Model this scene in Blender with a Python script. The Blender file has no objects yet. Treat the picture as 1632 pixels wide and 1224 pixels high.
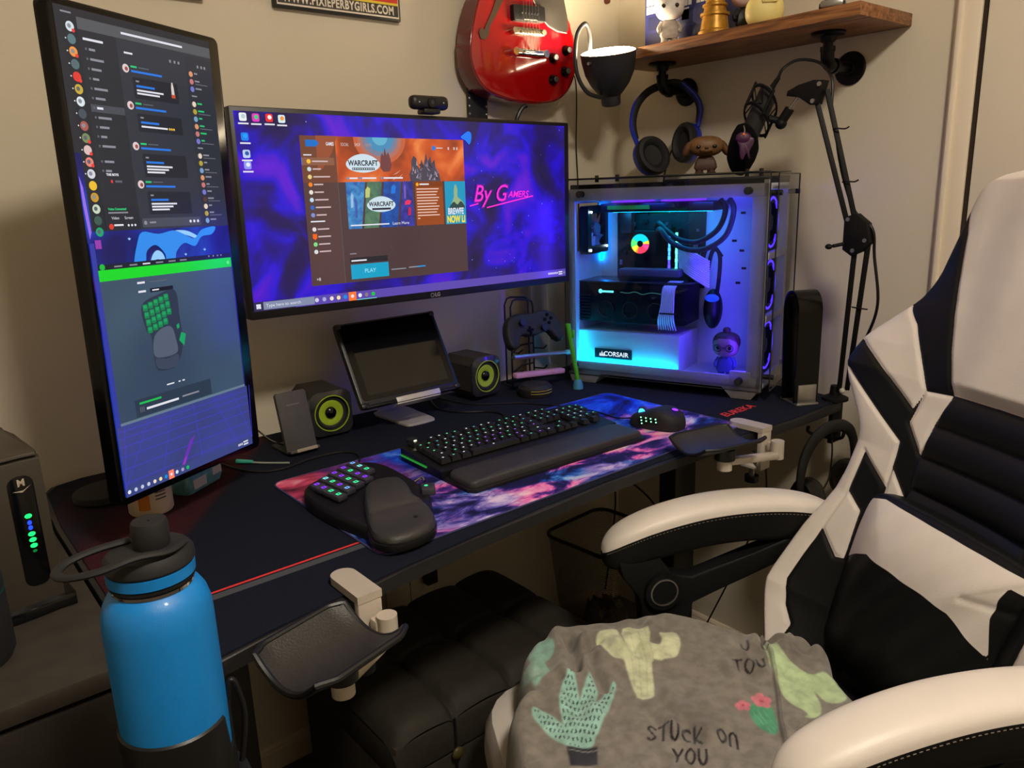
import bpy, bmesh, math, random
import numpy as np
from mathutils import Matrix, Vector, Euler, noise as mnoise

random.seed(7)
SC = bpy.context.scene
COL = SC.collection
PI = math.pi

# ------------------------------------------------------------------ camera
cam_data = bpy.data.cameras.new('camera')
cam = bpy.data.objects.new('camera', cam_data)
COL.objects.link(cam)
cam_data.sensor_width = 36.0
cam_data.lens = 36.0 * 1228.0 / 1632.0
cam_data.clip_start = 0.02
cam.matrix_world = Matrix(((0.76795757, 0.1810573, -0.61437727, 0.0),
                           (-0.63961293, 0.16629936, -0.75049306, 0.0),
                           (-0.0337117, 0.96931046, 0.24351744, 1.355),
                           (0, 0, 0, 1)))
SC.camera = cam

# ------------------------------------------------------------------ view and light
SC.view_settings.view_transform = 'Standard'
SC.view_settings.look = 'None'
SC.view_settings.gamma = 1.0
SC.view_settings.use_curve_mapping = False
SC.view_settings.exposure = 0.0

world = bpy.data.worlds.new('night')
SC.world = world
world.use_nodes = True
world.node_tree.nodes['Background'].inputs[0].default_value = (0.10, 0.085, 0.06, 1)
world.node_tree.nodes['Background'].inputs[1].default_value = 0.05


def lamp(name, kind, loc, power, color, size=0.1, rot=(0, 0, 0), spot=None, size_y=None):
    d = bpy.data.lights.new(name, kind)
    d.energy = power
    d.color = color
    if kind == 'AREA':
        d.size = size
        if size_y:
            d.shape = 'RECTANGLE'
            d.size_y = size_y
    else:
        d.shadow_soft_size = size
    if kind == 'SPOT' and spot:
        d.spot_size = spot
        d.spot_blend = 0.5
    o = bpy.data.objects.new(name, d)
    o.location = loc
    o.rotation_euler = rot
    COL.objects.link(o)
    return o



CEIL_LIGHT = (0.45, -0.35)   # ceiling fixture, behind and to the right of the camera
CEIL_POWER = 138.0
GOOSE_POWER = 110.0
LED = 4.0

# ------------------------------------------------------------------ materials
def lin(c):
    c = c / 255.0
    return c / 12.92 if c <= 0.04045 else ((c + 0.055) / 1.055) ** 2.4


def rgb(r, g, b):
    return (lin(r), lin(g), lin(b), 1.0)


_M = {}


def mat(name, col, rough=0.6, metal=0.0, var=0.08, scale=30.0, bump=0.0, bscale=None, emis=None, es=0.0,
        coat=0.0, sheen=0.0, spec=0.5, aniso=None):
    """procedural surface: a noise varies the colour a little and can bump it"""
    if name in _M:
        return _M[name]
    m = bpy.data.materials.new(name)
    m.use_nodes = True
    nt = m.node_tree
    bs = nt.nodes['Principled BSDF']
    c = rgb(*col)
    tc = nt.nodes.new('ShaderNodeTexCoord')
    nz = nt.nodes.new('ShaderNodeTexNoise')
    nz.inputs['Scale'].default_value = scale
    nz.inputs['Detail'].default_value = 4.0
    nt.links.new(tc.outputs['Object'], nz.inputs['Vector'])
    rp = nt.nodes.new('ShaderNodeValToRGB')
    rp.color_ramp.elements[0].position = 0.3
    rp.color_ramp.elements[1].position = 0.7
    rp.color_ramp.elements[0].color = (c[0] * (1 - var), c[1] * (1 - var), c[2] * (1 - var), 1)
    rp.color_ramp.elements[1].color = (min(1, c[0] * (1 + var)), min(1, c[1] * (1 + var)), min(1, c[2] * (1 + var)), 1)
    nt.links.new(nz.outputs[0], rp.inputs[0])
    nt.links.new(rp.outputs[0], bs.inputs['Base Color'])
    bs.inputs['Roughness'].default_value = rough
    bs.inputs['Metallic'].default_value = metal
    bs.inputs['Specular IOR Level'].default_value = spec
    bs.inputs['Coat Weight'].default_value = coat
    bs.inputs['Sheen Weight'].default_value = sheen
    if bump:
        n2 = nt.nodes.new('ShaderNodeTexNoise')
        n2.inputs['Scale'].default_value = bscale or scale * 8
        n2.inputs['Detail'].default_value = 3.0
        nt.links.new(tc.outputs['Object'], n2.inputs['Vector'])
        bp = nt.nodes.new('ShaderNodeBump')
        bp.inputs['Strength'].default_value = bump
        bp.inputs['Distance'].default_value = 0.002
        nt.links.new(n2.outputs[0], bp.inputs['Height'])
        nt.links.new(bp.outputs[0], bs.inputs['Normal'])
    if emis:
        bs.inputs['Emission Color'].default_value = rgb(*emis)
        bs.inputs['Emission Strength'].default_value = es
    _M[name] = m
    return m


def emit(name, col, s=1.0, base=(5, 5, 6), rough=0.25):
    """a lit pixel area, LED or lamp: dark glass that gives off light"""
    if name in _M:
        return _M[name]
    return mat(name, base, rough=rough, var=0.02, emis=col, es=s)


def thin_glass(name, tint=(255, 255, 255), rough=0.02, refl=1.0, density=0.0):
    """thin pane: transparent with a Fresnel reflection"""
    if name in _M:
        return _M[name]
    m = bpy.data.materials.new(name)
    m.use_nodes = True
    nt = m.node_tree
    nt.nodes.remove(nt.nodes['Principled BSDF'])
    out = nt.nodes['Material Output']
    tr = nt.nodes.new('ShaderNodeBsdfTransparent')
    tr.inputs[0].default_value = rgb(*tint)
    gl = nt.nodes.new('ShaderNodeBsdfGlossy')
    gl.inputs['Roughness'].default_value = rough
    fr = nt.nodes.new('ShaderNodeFresnel')
    fr.inputs['IOR'].default_value = 1.5
    ml = nt.nodes.new('ShaderNodeMath')
    ml.operation = 'MULTIPLY'
    ml.inputs[1].default_value = refl
    nt.links.new(fr.outputs[0], ml.inputs[0])
    mx = nt.nodes.new('ShaderNodeMixShader')
    nt.links.new(ml.outputs[0], mx.inputs[0])
    nt.links.new(tr.outputs[0], mx.inputs[1])
    nt.links.new(gl.outputs[0], mx.inputs[2])
    nt.links.new(mx.outputs[0], out.inputs[0])
    _M[name] = m
    return m


# ------------------------------------------------------------------ mesh builder
def T(x=0, y=0, z=0):
    return Matrix.Translation((x, y, z))


def RX(d):
    return Matrix.Rotation(math.radians(d), 4, 'X')


def RY(d):
    return Matrix.Rotation(math.radians(d), 4, 'Y')


def RZ(d):
    return Matrix.Rotation(math.radians(d), 4, 'Z')


def frame(o, x, y, z):
    x, y, z = Vector(x), Vector(y), Vector(z)
    return Matrix(((x.x, y.x, z.x, o[0]), (x.y, y.y, z.y, o[1]), (x.z, y.z, z.z, o[2]), (0, 0, 0, 1)))


def smooth_path(pts, n=8, closed=False):
    P = [Vector(p) for p in pts]
    out = []
    N = len(P)
    rng = range(N) if closed else range(N - 1)
    for i in rng:
        if closed:
            a, b, c, d = P[(i - 1) % N], P[i], P[(i + 1) % N], P[(i + 2) % N]
        else:
            a, b, c, d = P[max(i - 1, 0)], P[i], P[i + 1], P[min(i + 2, N - 1)]
        for k in range(n):
            t = k / n
            out.append(0.5 * ((2 * b) + (c - a) * t + (2 * a - 5 * b + 4 * c - d) * t * t + (3 * b - a - 3 * c + d) * t ** 3))
    if not closed:
        out.append(P[-1])
    return out


def smooth2(pts, n=6, closed=True):
    return [(p.x, p.y) for p in smooth_path([(x, y, 0) for x, y in pts], n, closed)]


def rrect(w, h, r, n=5, cx=0, cy=0):
    pts = []
    for sx, sy, a0 in ((1, 1, 0), (-1, 1, 90), (-1, -1, 180), (1, -1, 270)):
        for k in range(n + 1):
            a = math.radians(a0 + 90 * k / n)
            pts.append((cx + sx * (w / 2 - r) + r * math.cos(a), cy + sy * (h / 2 - r) + r * math.sin(a)))
    return pts


ROOTM = {}


class MB:
    def __init__(s, M=None):
        s.v, s.f, s.fm, s.mats = [], [], [], []
        s.M = M or Matrix.Identity(4)

    def mi(s, m):
        if m not in s.mats:
            s.mats.append(m)
        return s.mats.index(m)

    def add(s, vs, fs, m, M=None):
        X = s.M @ M if M else s.M
        b = len(s.v)
        s.v += [X @ Vector(p) for p in vs]
        k = s.mi(m)
        for f in fs:
            s.f.append([b + i for i in f])
            s.fm.append(k)
        return b

    def box(s, c, d, m, bev=0.0, seg=2, M=None):
        if bev <= 0:
            x, y, z = d[0] / 2, d[1] / 2, d[2] / 2
            vs = [(c[0] + a * x, c[1] + b * y, c[2] + e * z) for a in (-1, 1) for b in (-1, 1) for e in (-1, 1)]
            s.add(vs, [(0, 1, 3, 2), (4, 6, 7, 5), (0, 4, 5, 1), (2, 3, 7, 6), (0, 2, 6, 4), (1, 5, 7, 3)], m, M)
            return
        bm = bmesh.new()
        bmesh.ops.create_cube(bm, size=1.0)
        for v in bm.verts:
            v.co = Vector((c[0] + v.co.x * d[0], c[1] + v.co.y * d[1], c[2] + v.co.z * d[2]))
        bev = min(bev, min(d) * 0.49)
        bmesh.ops.bevel(bm, geom=bm.edges[:], offset=bev, segments=seg, profile=0.5, affect='EDGES')
        s.add_bm(bm, m, M)

    def add_bm(s, bm, m, M=None):
        bm.verts.index_update()
        s.add([v.co.copy() for v in bm.verts], [[v.index for v in f.verts] for f in bm.faces], m, M)
        bm.free()

    def cyl(s, p0, p1, r0, m, r1=None, seg=20, cap=True, M=None):
        r1 = r0 if r1 is None else r1
        p0, p1 = Vector(p0), Vector(p1)
        d = (p1 - p0).normalized()
        a = d.orthogonal().normalized()
        b = d.cross(a)
        vs, fs = [], []
        for k in range(seg):
            t = 2 * PI * k / seg
            q = a * math.cos(t) + b * math.sin(t)
            vs += [p0 + q * r0, p1 + q * r1]
        for k in range(seg):
            j = (k + 1) % seg
            fs.append((2 * k, 2 * j, 2 * j + 1, 2 * k + 1))
        if cap:
            fs.append([2 * k for k in range(seg)][::-1])
            fs.append([2 * k + 1 for k in range(seg)])
        s.add(vs, fs, m, M)

    def lathe(s, prof, m, seg=32, M=None, a0=0.0, a1=360.0):
        full = abs(a1 - a0) >= 359.9
        n = seg if full else seg + 1
        vs, fs = [], []
        for k in range(n):
            t = math.radians(a0 + (a1 - a0) * k / seg)
            for r, z in prof:
                vs.append((r * math.cos(t), r * math.sin(t), z))
        L = len(prof)
        for k in range(seg):
            j = (k + 1) % n
            for i in range(L - 1):
                fs.append((k * L + i, j * L + i, j * L + i + 1, k * L + i + 1))
        s.add(vs, fs, m, M)

    def tube(s, pts, r, m, seg=10, closed=False, sm=0, M=None, flat=1.0, up=None):
        P = smooth_path(pts, sm, closed) if sm else [Vector(p) for p in pts]
        N = len(P)
        rs = r if isinstance(r, (list, tuple)) else None
        vs, fs = [], []
        prev = None
        for i in range(N):
            if closed:
                t = (P[(i + 1) % N] - P[(i - 1) % N]).normalized()
            else:
                t = (P[min(i + 1, N - 1)] - P[max(i - 1, 0)]).normalized()
            if up is not None:
                a = Vector(up)
                a = (a - t * a.dot(t)).normalized()
            elif prev is None:
                a = t.orthogonal().normalized()
            else:
                a = (prev - t * prev.dot(t)).normalized()
            prev = a
            b = t.cross(a)
            if rs:
                q = i / (N - 1) * (len(rs) - 1)
                k = min(int(q), len(rs) - 2)
                rr = rs[k] + (rs[k + 1] - rs[k]) * (q - k)
            else:
                rr = r
            for k in range(seg):
                w = 2 * PI * k / seg
                vs.append(P[i] + a * (rr * flat * math.cos(w)) + b * (rr * math.sin(w)))
        M2 = N if closed else N - 1
        for i in range(M2):
            j = (i + 1) % N
            for k in range(seg):
                l = (k + 1) % seg
                fs.append((i * seg + k, i * seg + l, j * seg + l, j * seg + k))
        if not closed:
            fs.append([k for k in range(seg)][::-1])
            fs.append([(N - 1) * seg + k for k in range(seg)])
        s.add(vs, fs, m, M)

    def prism(s, poly, z0, z1, m, bev=0.0, seg=2, M=None, bot=False):
        """extrude a 2D outline in z; the top (and bottom) rim can be rounded"""
        bm = bmesh.new()
        vb = [bm.verts.new((x, y, z0)) for x, y in poly]
        f = bm.faces.new(vb)
        bm.normal_update()
        r = bmesh.ops.extrude_face_region(bm, geom=[f])
        nv = [g for g in r['geom'] if isinstance(g, bmesh.types.BMVert)]
        for v in nv:
            v.co.z = z1
        if bev > 0:
            bm.edges.ensure_lookup_table()
            zt = z1
            es = [e for e in bm.edges if all(abs(v.co.z - zt) < 1e-7 for v in e.verts)]
            if bot:
                es += [e for e in bm.edges if all(abs(v.co.z - z0) < 1e-7 for v in e.verts)]
            bmesh.ops.bevel(bm, geom=es, offset=bev, segments=seg, profile=0.5, affect='EDGES')
        bmesh.ops.recalc_face_normals(bm, faces=bm.faces[:])
        s.add_bm(bm, m, M)

    def flat(s, poly, z, m, M=None):
        s.add([(x, y, z) for x, y in poly], [list(range(len(poly)))], m, M)

    def rect(s, x0, y0, x1, y1, z, m, M=None):
        s.flat([(x0, y0), (x1, y0), (x1, y1), (x0, y1)], z, m, M)

    def disc(s, x, y, r, z, m, seg=14, M=None, ry=None):
        s.flat([(x + r * math.cos(2 * PI * k / seg), y + (ry or r) * math.sin(2 * PI * k / seg)) for k in range(seg)], z, m, M)

    def ring(s, r0, r1, z0, z1, m, seg=36, M=None, cx=0, cy=0):
        MM = (M or Matrix.Identity(4)) @ T(cx, cy, 0)
        s.lathe([(r0, z0), (r1, z0), (r1, z1), (r0, z1), (r0, z0)], m, seg, MM)

    def ball(s, c, r, m, nu=20, nv=12, M=None, pw=1.0):
        rx, ry, rz = r if isinstance(r, (tuple, list)) else (r, r, r)
        vs, fs = [], []

        def p(x):
            return math.copysign(abs(x) ** pw, x)
        for j in range(1, nv):
            ph = PI * j / nv
            for i in range(nu):
                th = 2 * PI * i / nu
                vs.append((c[0] + rx * p(math.sin(ph)) * p(math.cos(th)), c[1] + ry * p(math.sin(ph)) * p(math.sin(th)), c[2] + rz * p(math.cos(ph))))
        top, bot = len(vs), len(vs) + 1
        vs += [(c[0], c[1], c[2] + rz), (c[0], c[1], c[2] - rz)]
        for j in range(nv - 2):
            for i in range(nu):
                k = (i + 1) % nu
                fs.append((j * nu + i, (j + 1) * nu + i, (j + 1) * nu + k, j * nu + k))
        for i in range(nu):
            k = (i + 1) % nu
            fs.append((top, i, k))
            fs.append((bot, (nv - 2) * nu + k, (nv - 2) * nu + i))
        s.add(vs, fs, m, M)

    def grid(s, fn, nu, nv, m, M=None, cu=False, cv=False):
        vs, fs = [], []
        for j in range(nv + (0 if cv else 1)):
            for i in range(nu + (0 if cu else 1)):
                vs.append(fn(i / nu, j / nv))
        W = nu if cu else nu + 1
        H = nv if cv else nv + 1
        for j in range(nv):
            for i in range(nu):
                a, b = i, (i + 1) % W
                c, d = j, (j + 1) % H
                fs.append((c * W + a, c * W + b, d * W + b, d * W + a))
        s.add(vs, fs, m, M)

    def text(s, txt, size, m, M=None, ext=0.0, bold=0.0, shear=0.0, sx=1.0, align='CENTER', spacing=1.0):
        vs, fs = text_geo(txt, size, ext, bold, shear, align, spacing)
        MM = (M or Matrix.Identity(4)) @ Matrix.Diagonal((sx, 1, 1, 1))
        s.add(vs, fs, m, MM)

    def build(s, name, parent=None, world=False, smooth=35, subsurf=0, kind=None):
        me = bpy.data.meshes.new(name)
        v = s.v
        if world and parent is not None:
            I = ROOTM[parent.name].inverted()
            v = [I @ p for p in v]
        me.from_pydata([tuple(p) for p in v], [], s.f)
        for m in s.mats:
            me.materials.append(m)
        me.polygons.foreach_set('material_index', s.fm)
        me.update()
        if smooth:
            me.shade_smooth()
            me.set_sharp_from_angle(angle=math.radians(smooth))
        o = bpy.data.objects.new(name, me)
        COL.objects.link(o)
        if parent is not None:
            o.parent = parent
            ROOTM[o.name] = ROOTM[parent.name]
        else:
            ROOTM[o.name] = Matrix.Identity(4)
        if subsurf:
            md = o.modifiers.new('subsurf', 'SUBSURF')
            md.levels = md.render_levels = subsurf
        if kind:
            o['kind'] = kind
        return o


_TX = {}


def text_geo(txt, size, ext=0.0, bold=0.0, shear=0.0, align='CENTER', spacing=1.0):
    key = (txt, size, ext, bold, shear, align, spacing)
    if key in _TX:
        return _TX[key]
    cu = bpy.data.curves.new('lettering', 'FONT')
    cu.body = txt
    cu.size = size
    cu.extrude = ext
    cu.offset = bold
    cu.shear = shear
    cu.align_x = align
    cu.align_y = 'CENTER'
    cu.space_character = spacing
    cu.resolution_u = 3
    o = bpy.data.objects.new('lettering', cu)
    COL.objects.link(o)
    dg = bpy.context.evaluated_depsgraph_get()
    me = bpy.data.meshes.new_from_object(o.evaluated_get(dg))
    vs = [v.co.copy() for v in me.vertices]
    fs = [list(p.vertices) for p in me.polygons]
    bpy.data.objects.remove(o)
    bpy.data.curves.remove(cu)
    bpy.data.meshes.remove(me)
    _TX[key] = (vs, fs)
    return vs, fs


def tag(o, label, cat, group=None):
    o['label'] = label
    o['category'] = cat
    if group:
        o['group'] = group
    return o


def thing(name, label, cat, loc=(0, 0, 0), rz=0.0, group=None, rx=0.0, ry=0.0):
    o = bpy.data.objects.new(name, None)
    o.empty_display_size = 0.03
    COL.objects.link(o)
    o.location = loc
    o.rotation_euler = (math.radians(rx), math.radians(ry), math.radians(rz))
    ROOTM[o.name] = Matrix.Translation(loc) @ o.rotation_euler.to_matrix().to_4x4()
    return tag(o, label, cat, group)


def copy_thing(root, loc, rz, label, group=None):
    r = root.copy()
    COL.objects.link(r)
    r.location = loc
    r.rotation_euler = (root.rotation_euler[0], root.rotation_euler[1], math.radians(rz))
    ROOTM[r.name] = Matrix.Translation(loc) @ r.rotation_euler.to_matrix().to_4x4()
    r['label'] = label
    if group:
        r['group'] = group
    for ch in list(root.children):
        c = ch.copy()
        COL.objects.link(c)
        c.parent = r
        for g in list(ch.children):
            d = g.copy()
            COL.objects.link(d)
            d.parent = c
    return r


def struct(name, mb, smooth=35):
    return mb.build(name, smooth=smooth, kind='structure')


DK = 0.840     # top of the desk mat
WX, WY = 1.83, 1.681   # right wall and back wall planes
FL = -0.035    # floor level
# ------------------------------------------------------------------ room shell
m_wall = mat('wall_paint', (213, 203, 182), rough=0.75, var=0.025, scale=3.0, bump=0.12, bscale=220)
m_trim = mat('trim_paint', (226, 212, 190), rough=0.45, var=0.03, scale=5, bump=0.08, bscale=60)
m_door = mat('door_paint', (222, 212, 192), rough=0.5, var=0.02, scale=4, bump=0.05, bscale=90)
m_ceil = mat('ceiling_paint', (225, 220, 205), rough=0.9, var=0.03, scale=10, bump=0.3, bscale=120)
m_carpet = mat('carpet', (70, 60, 50), rough=1.0, var=0.35, scale=260, bump=0.8, bscale=500, sheen=0.3)

XL, YF, CZ = -1.7, -1.9, 2.62
b = MB(); b.box(((XL + WX) / 2, (YF + WY) / 2, FL - 0.05), (WX - XL + 0.2, WY - YF + 0.2, 0.1), m_carpet); struct('floor', b)
b = MB(); b.box(((XL + WX) / 2, (YF + WY) / 2, CZ + 0.05), (WX - XL + 0.2, WY - YF + 0.2, 0.1), m_ceil); struct('ceiling', b)
b = MB(); b.box(((XL + WX) / 2, WY + 0.05, (CZ + FL) / 2), (WX - XL, 0.1, CZ - FL), m_wall); struct('wall_back', b)
b = MB(); b.box((WX + 0.05, (YF + WY) / 2 + 0.05, (CZ + FL) / 2), (0.1, WY - YF + 0.1, CZ - FL), m_wall); struct('wall_right', b)
b = MB(); b.box((XL - 0.05, (YF + WY) / 2, (CZ + FL) / 2), (0.1, WY - YF, CZ - FL), m_wall); struct('wall_left', b)
b = MB(); b.box(((XL + WX) / 2, YF - 0.05, (CZ + FL) / 2), (WX - XL, 0.1, CZ - FL), m_wall); struct('wall_front', b)


def baseboard(name, p0, p1, n):
    # moulded profile swept along the wall
    prof = [(0, 0), (0.014, 0), (0.014, 0.052), (0.011, 0.058), (0.011, 0.062), (0.006, 0.068), (0, 0.070)]
    p0, p1, n = Vector(p0), Vector(p1), Vector(n)
    vs = []
    for p in (p0, p1):
        for d, h in prof:
            vs.append(p + n * d + Vector((0, 0, h)))
    L = len(prof)
    fs = [(i, i + 1, L + i + 1, L + i) for i in range(L - 1)] + [list(range(L)), list(range(L, 2 * L))]
    b = MB()
    b.add(vs, fs, m_trim)
    struct(name, b, smooth=20)


baseboard('baseboard_back', (XL, WY, FL), (WX, WY, FL), (0, -1, 0))
baseboard('baseboard_right', (WX, WY - 0.014, FL), (WX, 0.735, FL), (-1, 0, 0))

# door in the right wall with its casing
b = MB()
b.box((WX - 0.008, 0.708, 1.03), (0.016, 0.050, 2.13), m_trim, bev=0.003)
b.box((WX - 0.011, 0.722, 1.03), (0.022, 0.012, 2.13), m_trim, bev=0.003)
struct('trim_1', b)
b = MB()
b.box((WX - 0.004, 0.24, 0.99), (0.012, 0.868, 2.03), m_door, bev=0.004)
d1 = struct('door_1', b)
m_dark = mat('dark_gap', (45, 33, 22), rough=0.9)
b = MB()
b.box((WX - 0.0045, 0.6785, 1.0), (0.011, 0.007, 2.05), m_dark)
struct('trim_2', b)
b = MB()
b.cyl((WX - 0.01, -0.12, 0.95), (WX - 0.05, -0.12, 0.95), 0.012, mat('knob_brass', (150, 130, 90), rough=0.3, metal=1))
b.ball((WX - 0.065, -0.12, 0.95), 0.027, _M['knob_brass'])
h = b.build('door_handle', d1)

# ceiling fixture
cl = thing('ceiling_light', 'round white ceiling light fixture above and behind the camera', 'light', (CEIL_LIGHT[0], CEIL_LIGHT[1], CZ))
b = MB(); b.lathe([(0, 0), (0.10, 0), (0.12, -0.02), (0.16, -0.035), (0.165, -0.05), (0, -0.05)], mat('fixture_white', (230, 225, 215), rough=0.4)); b.build('base', cl)
b = MB(); b.lathe([(0.155, -0.05), (0.15, -0.085), (0.11, -0.12), (0.05, -0.14), (0.001, -0.145)], emit('fixture_glow', (255, 241, 222), CEIL_POWER)); b.build('lamp_shade', cl)
# ------------------------------------------------------------------ monitors
m_blk = mat('black_plastic', (16, 16, 18), rough=0.42, var=0.15, scale=40, bump=0.05, bscale=900)
m_gloss = mat('gloss_black', (6, 6, 8), rough=0.16, var=0.05, spec=0.35)
m_soft = mat('soft_black', (22, 22, 24), rough=0.7, var=0.15, scale=60)
m_silver = mat('silver_metal', (170, 168, 165), rough=0.32, metal=0.9, var=0.04)
m_satin = mat('satin_metal', (186, 184, 182), rough=0.35, metal=0.35, var=0.04)
m_chrome = mat('chrome', (225, 225, 225), rough=0.08, metal=1.0, var=0.02)


def screen_mat(name, stops, scale, gain=1.0, grad=None, stretch=(1, 1, 1), rough=0.18, detail=3.0, dist=0.6, seed=0.0):
    """lit wallpaper: a colour ramp over noise, all of it emission"""
    m = bpy.data.materials.new(name)
    m.use_nodes = True
    nt = m.node_tree
    bs = nt.nodes['Principled BSDF']
    bs.inputs['Base Color'].default_value = (0.01, 0.01, 0.012, 1)
    bs.inputs['Roughness'].default_value = rough
    tc = nt.nodes.new('ShaderNodeTexCoord')
    mp = nt.nodes.new('ShaderNodeMapping')
    mp.inputs['Scale'].default_value = stretch
    mp.inputs['Location'].default_value = (seed, seed * 0.7, seed * 0.3)
    nt.links.new(tc.outputs['Object'], mp.inputs['Vector'])
    nz = nt.nodes.new('ShaderNodeTexNoise')
    nz.inputs['Scale'].default_value = scale
    nz.inputs['Detail'].default_value = detail
    nz.inputs['Distortion'].default_value = dist
    nt.links.new(mp.outputs[0], nz.inputs['Vector'])
    rp = nt.nodes.new('ShaderNodeValToRGB')
    el = rp.color_ramp.elements
    el[0].position, el[0].color = stops[0][0], rgb(*stops[0][1])
    el[1].position, el[1].color = stops[-1][0], rgb(*stops[-1][1])
    for p, c in stops[1:-1]:
        e = el.new(p)
        e.color = rgb(*c)
    nt.links.new(nz.outputs[0], rp.inputs[0])
    nt.links.new(rp.outputs[0], bs.inputs['Emission Color'])
    bs.inputs['Emission Strength'].default_value = gain
    _M[name] = m
    return m


E = lambda n, c, s=1.0: emit(n, c, s, rough=0.18)
e_white = E('px_white', (225, 225, 235), 1.0)
e_grey = E('px_grey', (140, 140, 150), 1.0)
e_dim = E('px_dim', (95, 98, 108), 1.0)

# ---- ultrawide monitor
mon = thing('ultrawide_monitor', 'wide black monitor showing a purple space desktop with a brown game launcher window', 'monitor', (1.12, 1.46, DK))
SM = frame((0.9415, 1.40, 1.32), (1, 0, 0), (0, 0, 1), (0, -1, 0)) @ RZ(-0.55) @ T(-0.9415, -1.32, 0)
e_neb = screen_mat('px_nebula', [(0.30, (24, 14, 66)), (0.42, (30, 12, 92)), (0.49, (28, 6, 150)), (0.55, (34, 6, 205)), (0.62, (74, 12, 200)), (0.74, (104, 20, 215))], 9.0, seed=3.1)
b = MB(SM)
b.box((0.9415, 1.322, -0.020), (0.822, 0.380, 0.030), m_blk, bev=0.004)
b.build('bezel', mon, world=True)
b = MB(SM)
b.prism(rrect(0.70, 0.28, 0.06, cx=0.94, cy=1.32), -0.075, -0.034, m_soft, bev=0.02)
b.build('back_housing', mon, world=True)
b = MB(SM)
X0, X1, Z0, Z1 = 0.5385, 1.3365, 1.148, 1.5035
b.rect(X0, Z0, X1, Z1, -0.0045, e_neb)
z = -0.0043


def lay():
    global z
    z += 0.000008
    return z


# taskbar
b.rect(X0, Z0, X1, Z0 + 0.0175, lay(), E('px_taskbar', (92, 72, 172)))
b.rect(X0, Z0, 0.62, Z0 + 0.0175, lay(), E('px_taskbar2', (44, 40, 84)))
b.rect(0.557, Z0 + 0.002, 0.660, Z0 + 0.0165, lay(), E('px_search', (130, 140, 172)))
b.text('Type here to search', 0.0085, e_white, T(0.597, Z0 + 0.009, lay()))
b.text('\u25A0', 0.010, e_white, T(0.5475, Z0 + 0.009, lay()))
for k in range(2):
    b.rect(0.5432 + k * 0.0048, Z0 + 0.0045, 0.5472 + k * 0.0048, Z0 + 0.0085, lay(), e_white)
    b.rect(0.5432 + k * 0.0048, Z0 + 0.0093, 0.5472 + k * 0.0048, Z0 + 0.0133, lay(), e_white)
e_or = E('px_orange', (255, 120, 50))
cols = [(210, 200, 230), (170, 170, 220), (240, 225, 205), (245, 225, 170), (20, 140, 230), None, (235, 240, 240), (140, 120, 130), (20, 200, 60)]
for k, (x, c) in enumerate(zip((0.665, 0.681, 0.697, 0.712, 0.727, 0.743, 0.760, 0.775, 0.7905), cols)):
    if c is None:
        b.rect(x - 0.0085, Z0, x + 0.0085, Z0 + 0.0175, lay(), e_or)
        b.disc(x, Z0 + 0.009, 0.0035, lay(), e_white)
    else:
        b.disc(x, Z0 + 0.009, 0.0042, lay(), E('px_tb%d' % k, c))
b.rect(0.752, Z0, 0.798, Z0 + 0.0012, lay(), E('px_cyan', (120, 235, 220)))
for k in range(7):
    b.rect(1.278 + k * 0.0048, Z0 + 0.007, 1.2810 + k * 0.0048, Z0 + 0.0115, lay(), e_white)
b.rect(1.3125, Z0 + 0.0045, 1.325, Z0 + 0.0075, lay(), e_white)
b.rect(1.3125, Z0 + 0.0095, 1.325, Z0 + 0.0125, lay(), e_white)
b.rect(1.3285, Z0 + 0.006, 1.3335, Z0 + 0.011, lay(), e_grey)
# desktop icons
for k, (x, v, c, c2) in enumerate([(0.5545, 1.4935, (235, 240, 240), (190, 205, 220)), (0.578, 1.493, (225, 60, 190), (60, 210, 120)), (0.603, 1.4935, (235, 45, 50), (255, 240, 240)), (0.6265, 1.4925, (210, 235, 240), (245, 150, 60)),
                                (0.5545, 1.460, (10, 130, 235), (30, 160, 255)), (0.5545, 1.4305, (190, 210, 240), (30, 90, 170)), (0.5545, 1.411, (140, 150, 240), (230, 235, 250))]):
    b.flat(rrect(0.0135, 0.014, 0.003, cx=x, cy=v), lay(), E('px_ic%d' % k, c))
    b.disc(x + 0.001, v + 0.001, 0.0038, lay(), E('px_icb%d' % k, c2))
    b.rect(x - 0.0095, v - 0.0125, x + 0.0095, v - 0.0098, lay(), e_white)
# launcher window
WL, WR, WB, WT = 0.6575, 1.0350, 1.1845, 1.4650
b.rect(WL, WB, WR, WT, lay(), E('px_win', (76, 56, 58)))
e_ban = screen_mat('px_banner', [(0.30, (120, 50, 26)), (0.45, (176, 70, 30)), (0.55, (208, 86, 34)), (0.7, (236, 132, 70))], 14, seed=1.0, detail=2)
b.rect(WL, 1.3795, WR, WT, lay(), e_ban)
b.rect(WL, 1.3795, 0.7300, WT, lay(), E('px_side2', (112, 66, 50)))
b.rect(WL, WB, 0.7300, 1.3795, lay(), E('px_side', (84, 60, 60)))
b.rect(0.7295, WB, 0.7302, 1.43, lay(), e_dim)
b.flat([(0.69, 1.4655), (0.735, 1.4655), (0.722, 1.435), (0.70, 1.405), (0.690, 1.40)], lay(), E('px_bluff', (150, 78, 52)))
for r_, c in ((0.052, (196, 96, 62)), (0.044, (176, 112, 100)), (0.036, (120, 126, 150)), (0.027, (70, 140, 185)), (0.015, (96, 176, 205))):
    pts = [(0.829 + r_ * 1.15 * math.cos(math.radians(a)), 1.465 + r_ * math.sin(math.radians(a))) for a in range(180, 361, 10)]
    b.flat(pts, lay(), E('px_orb%d' % int(r_ * 1000), c))
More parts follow.
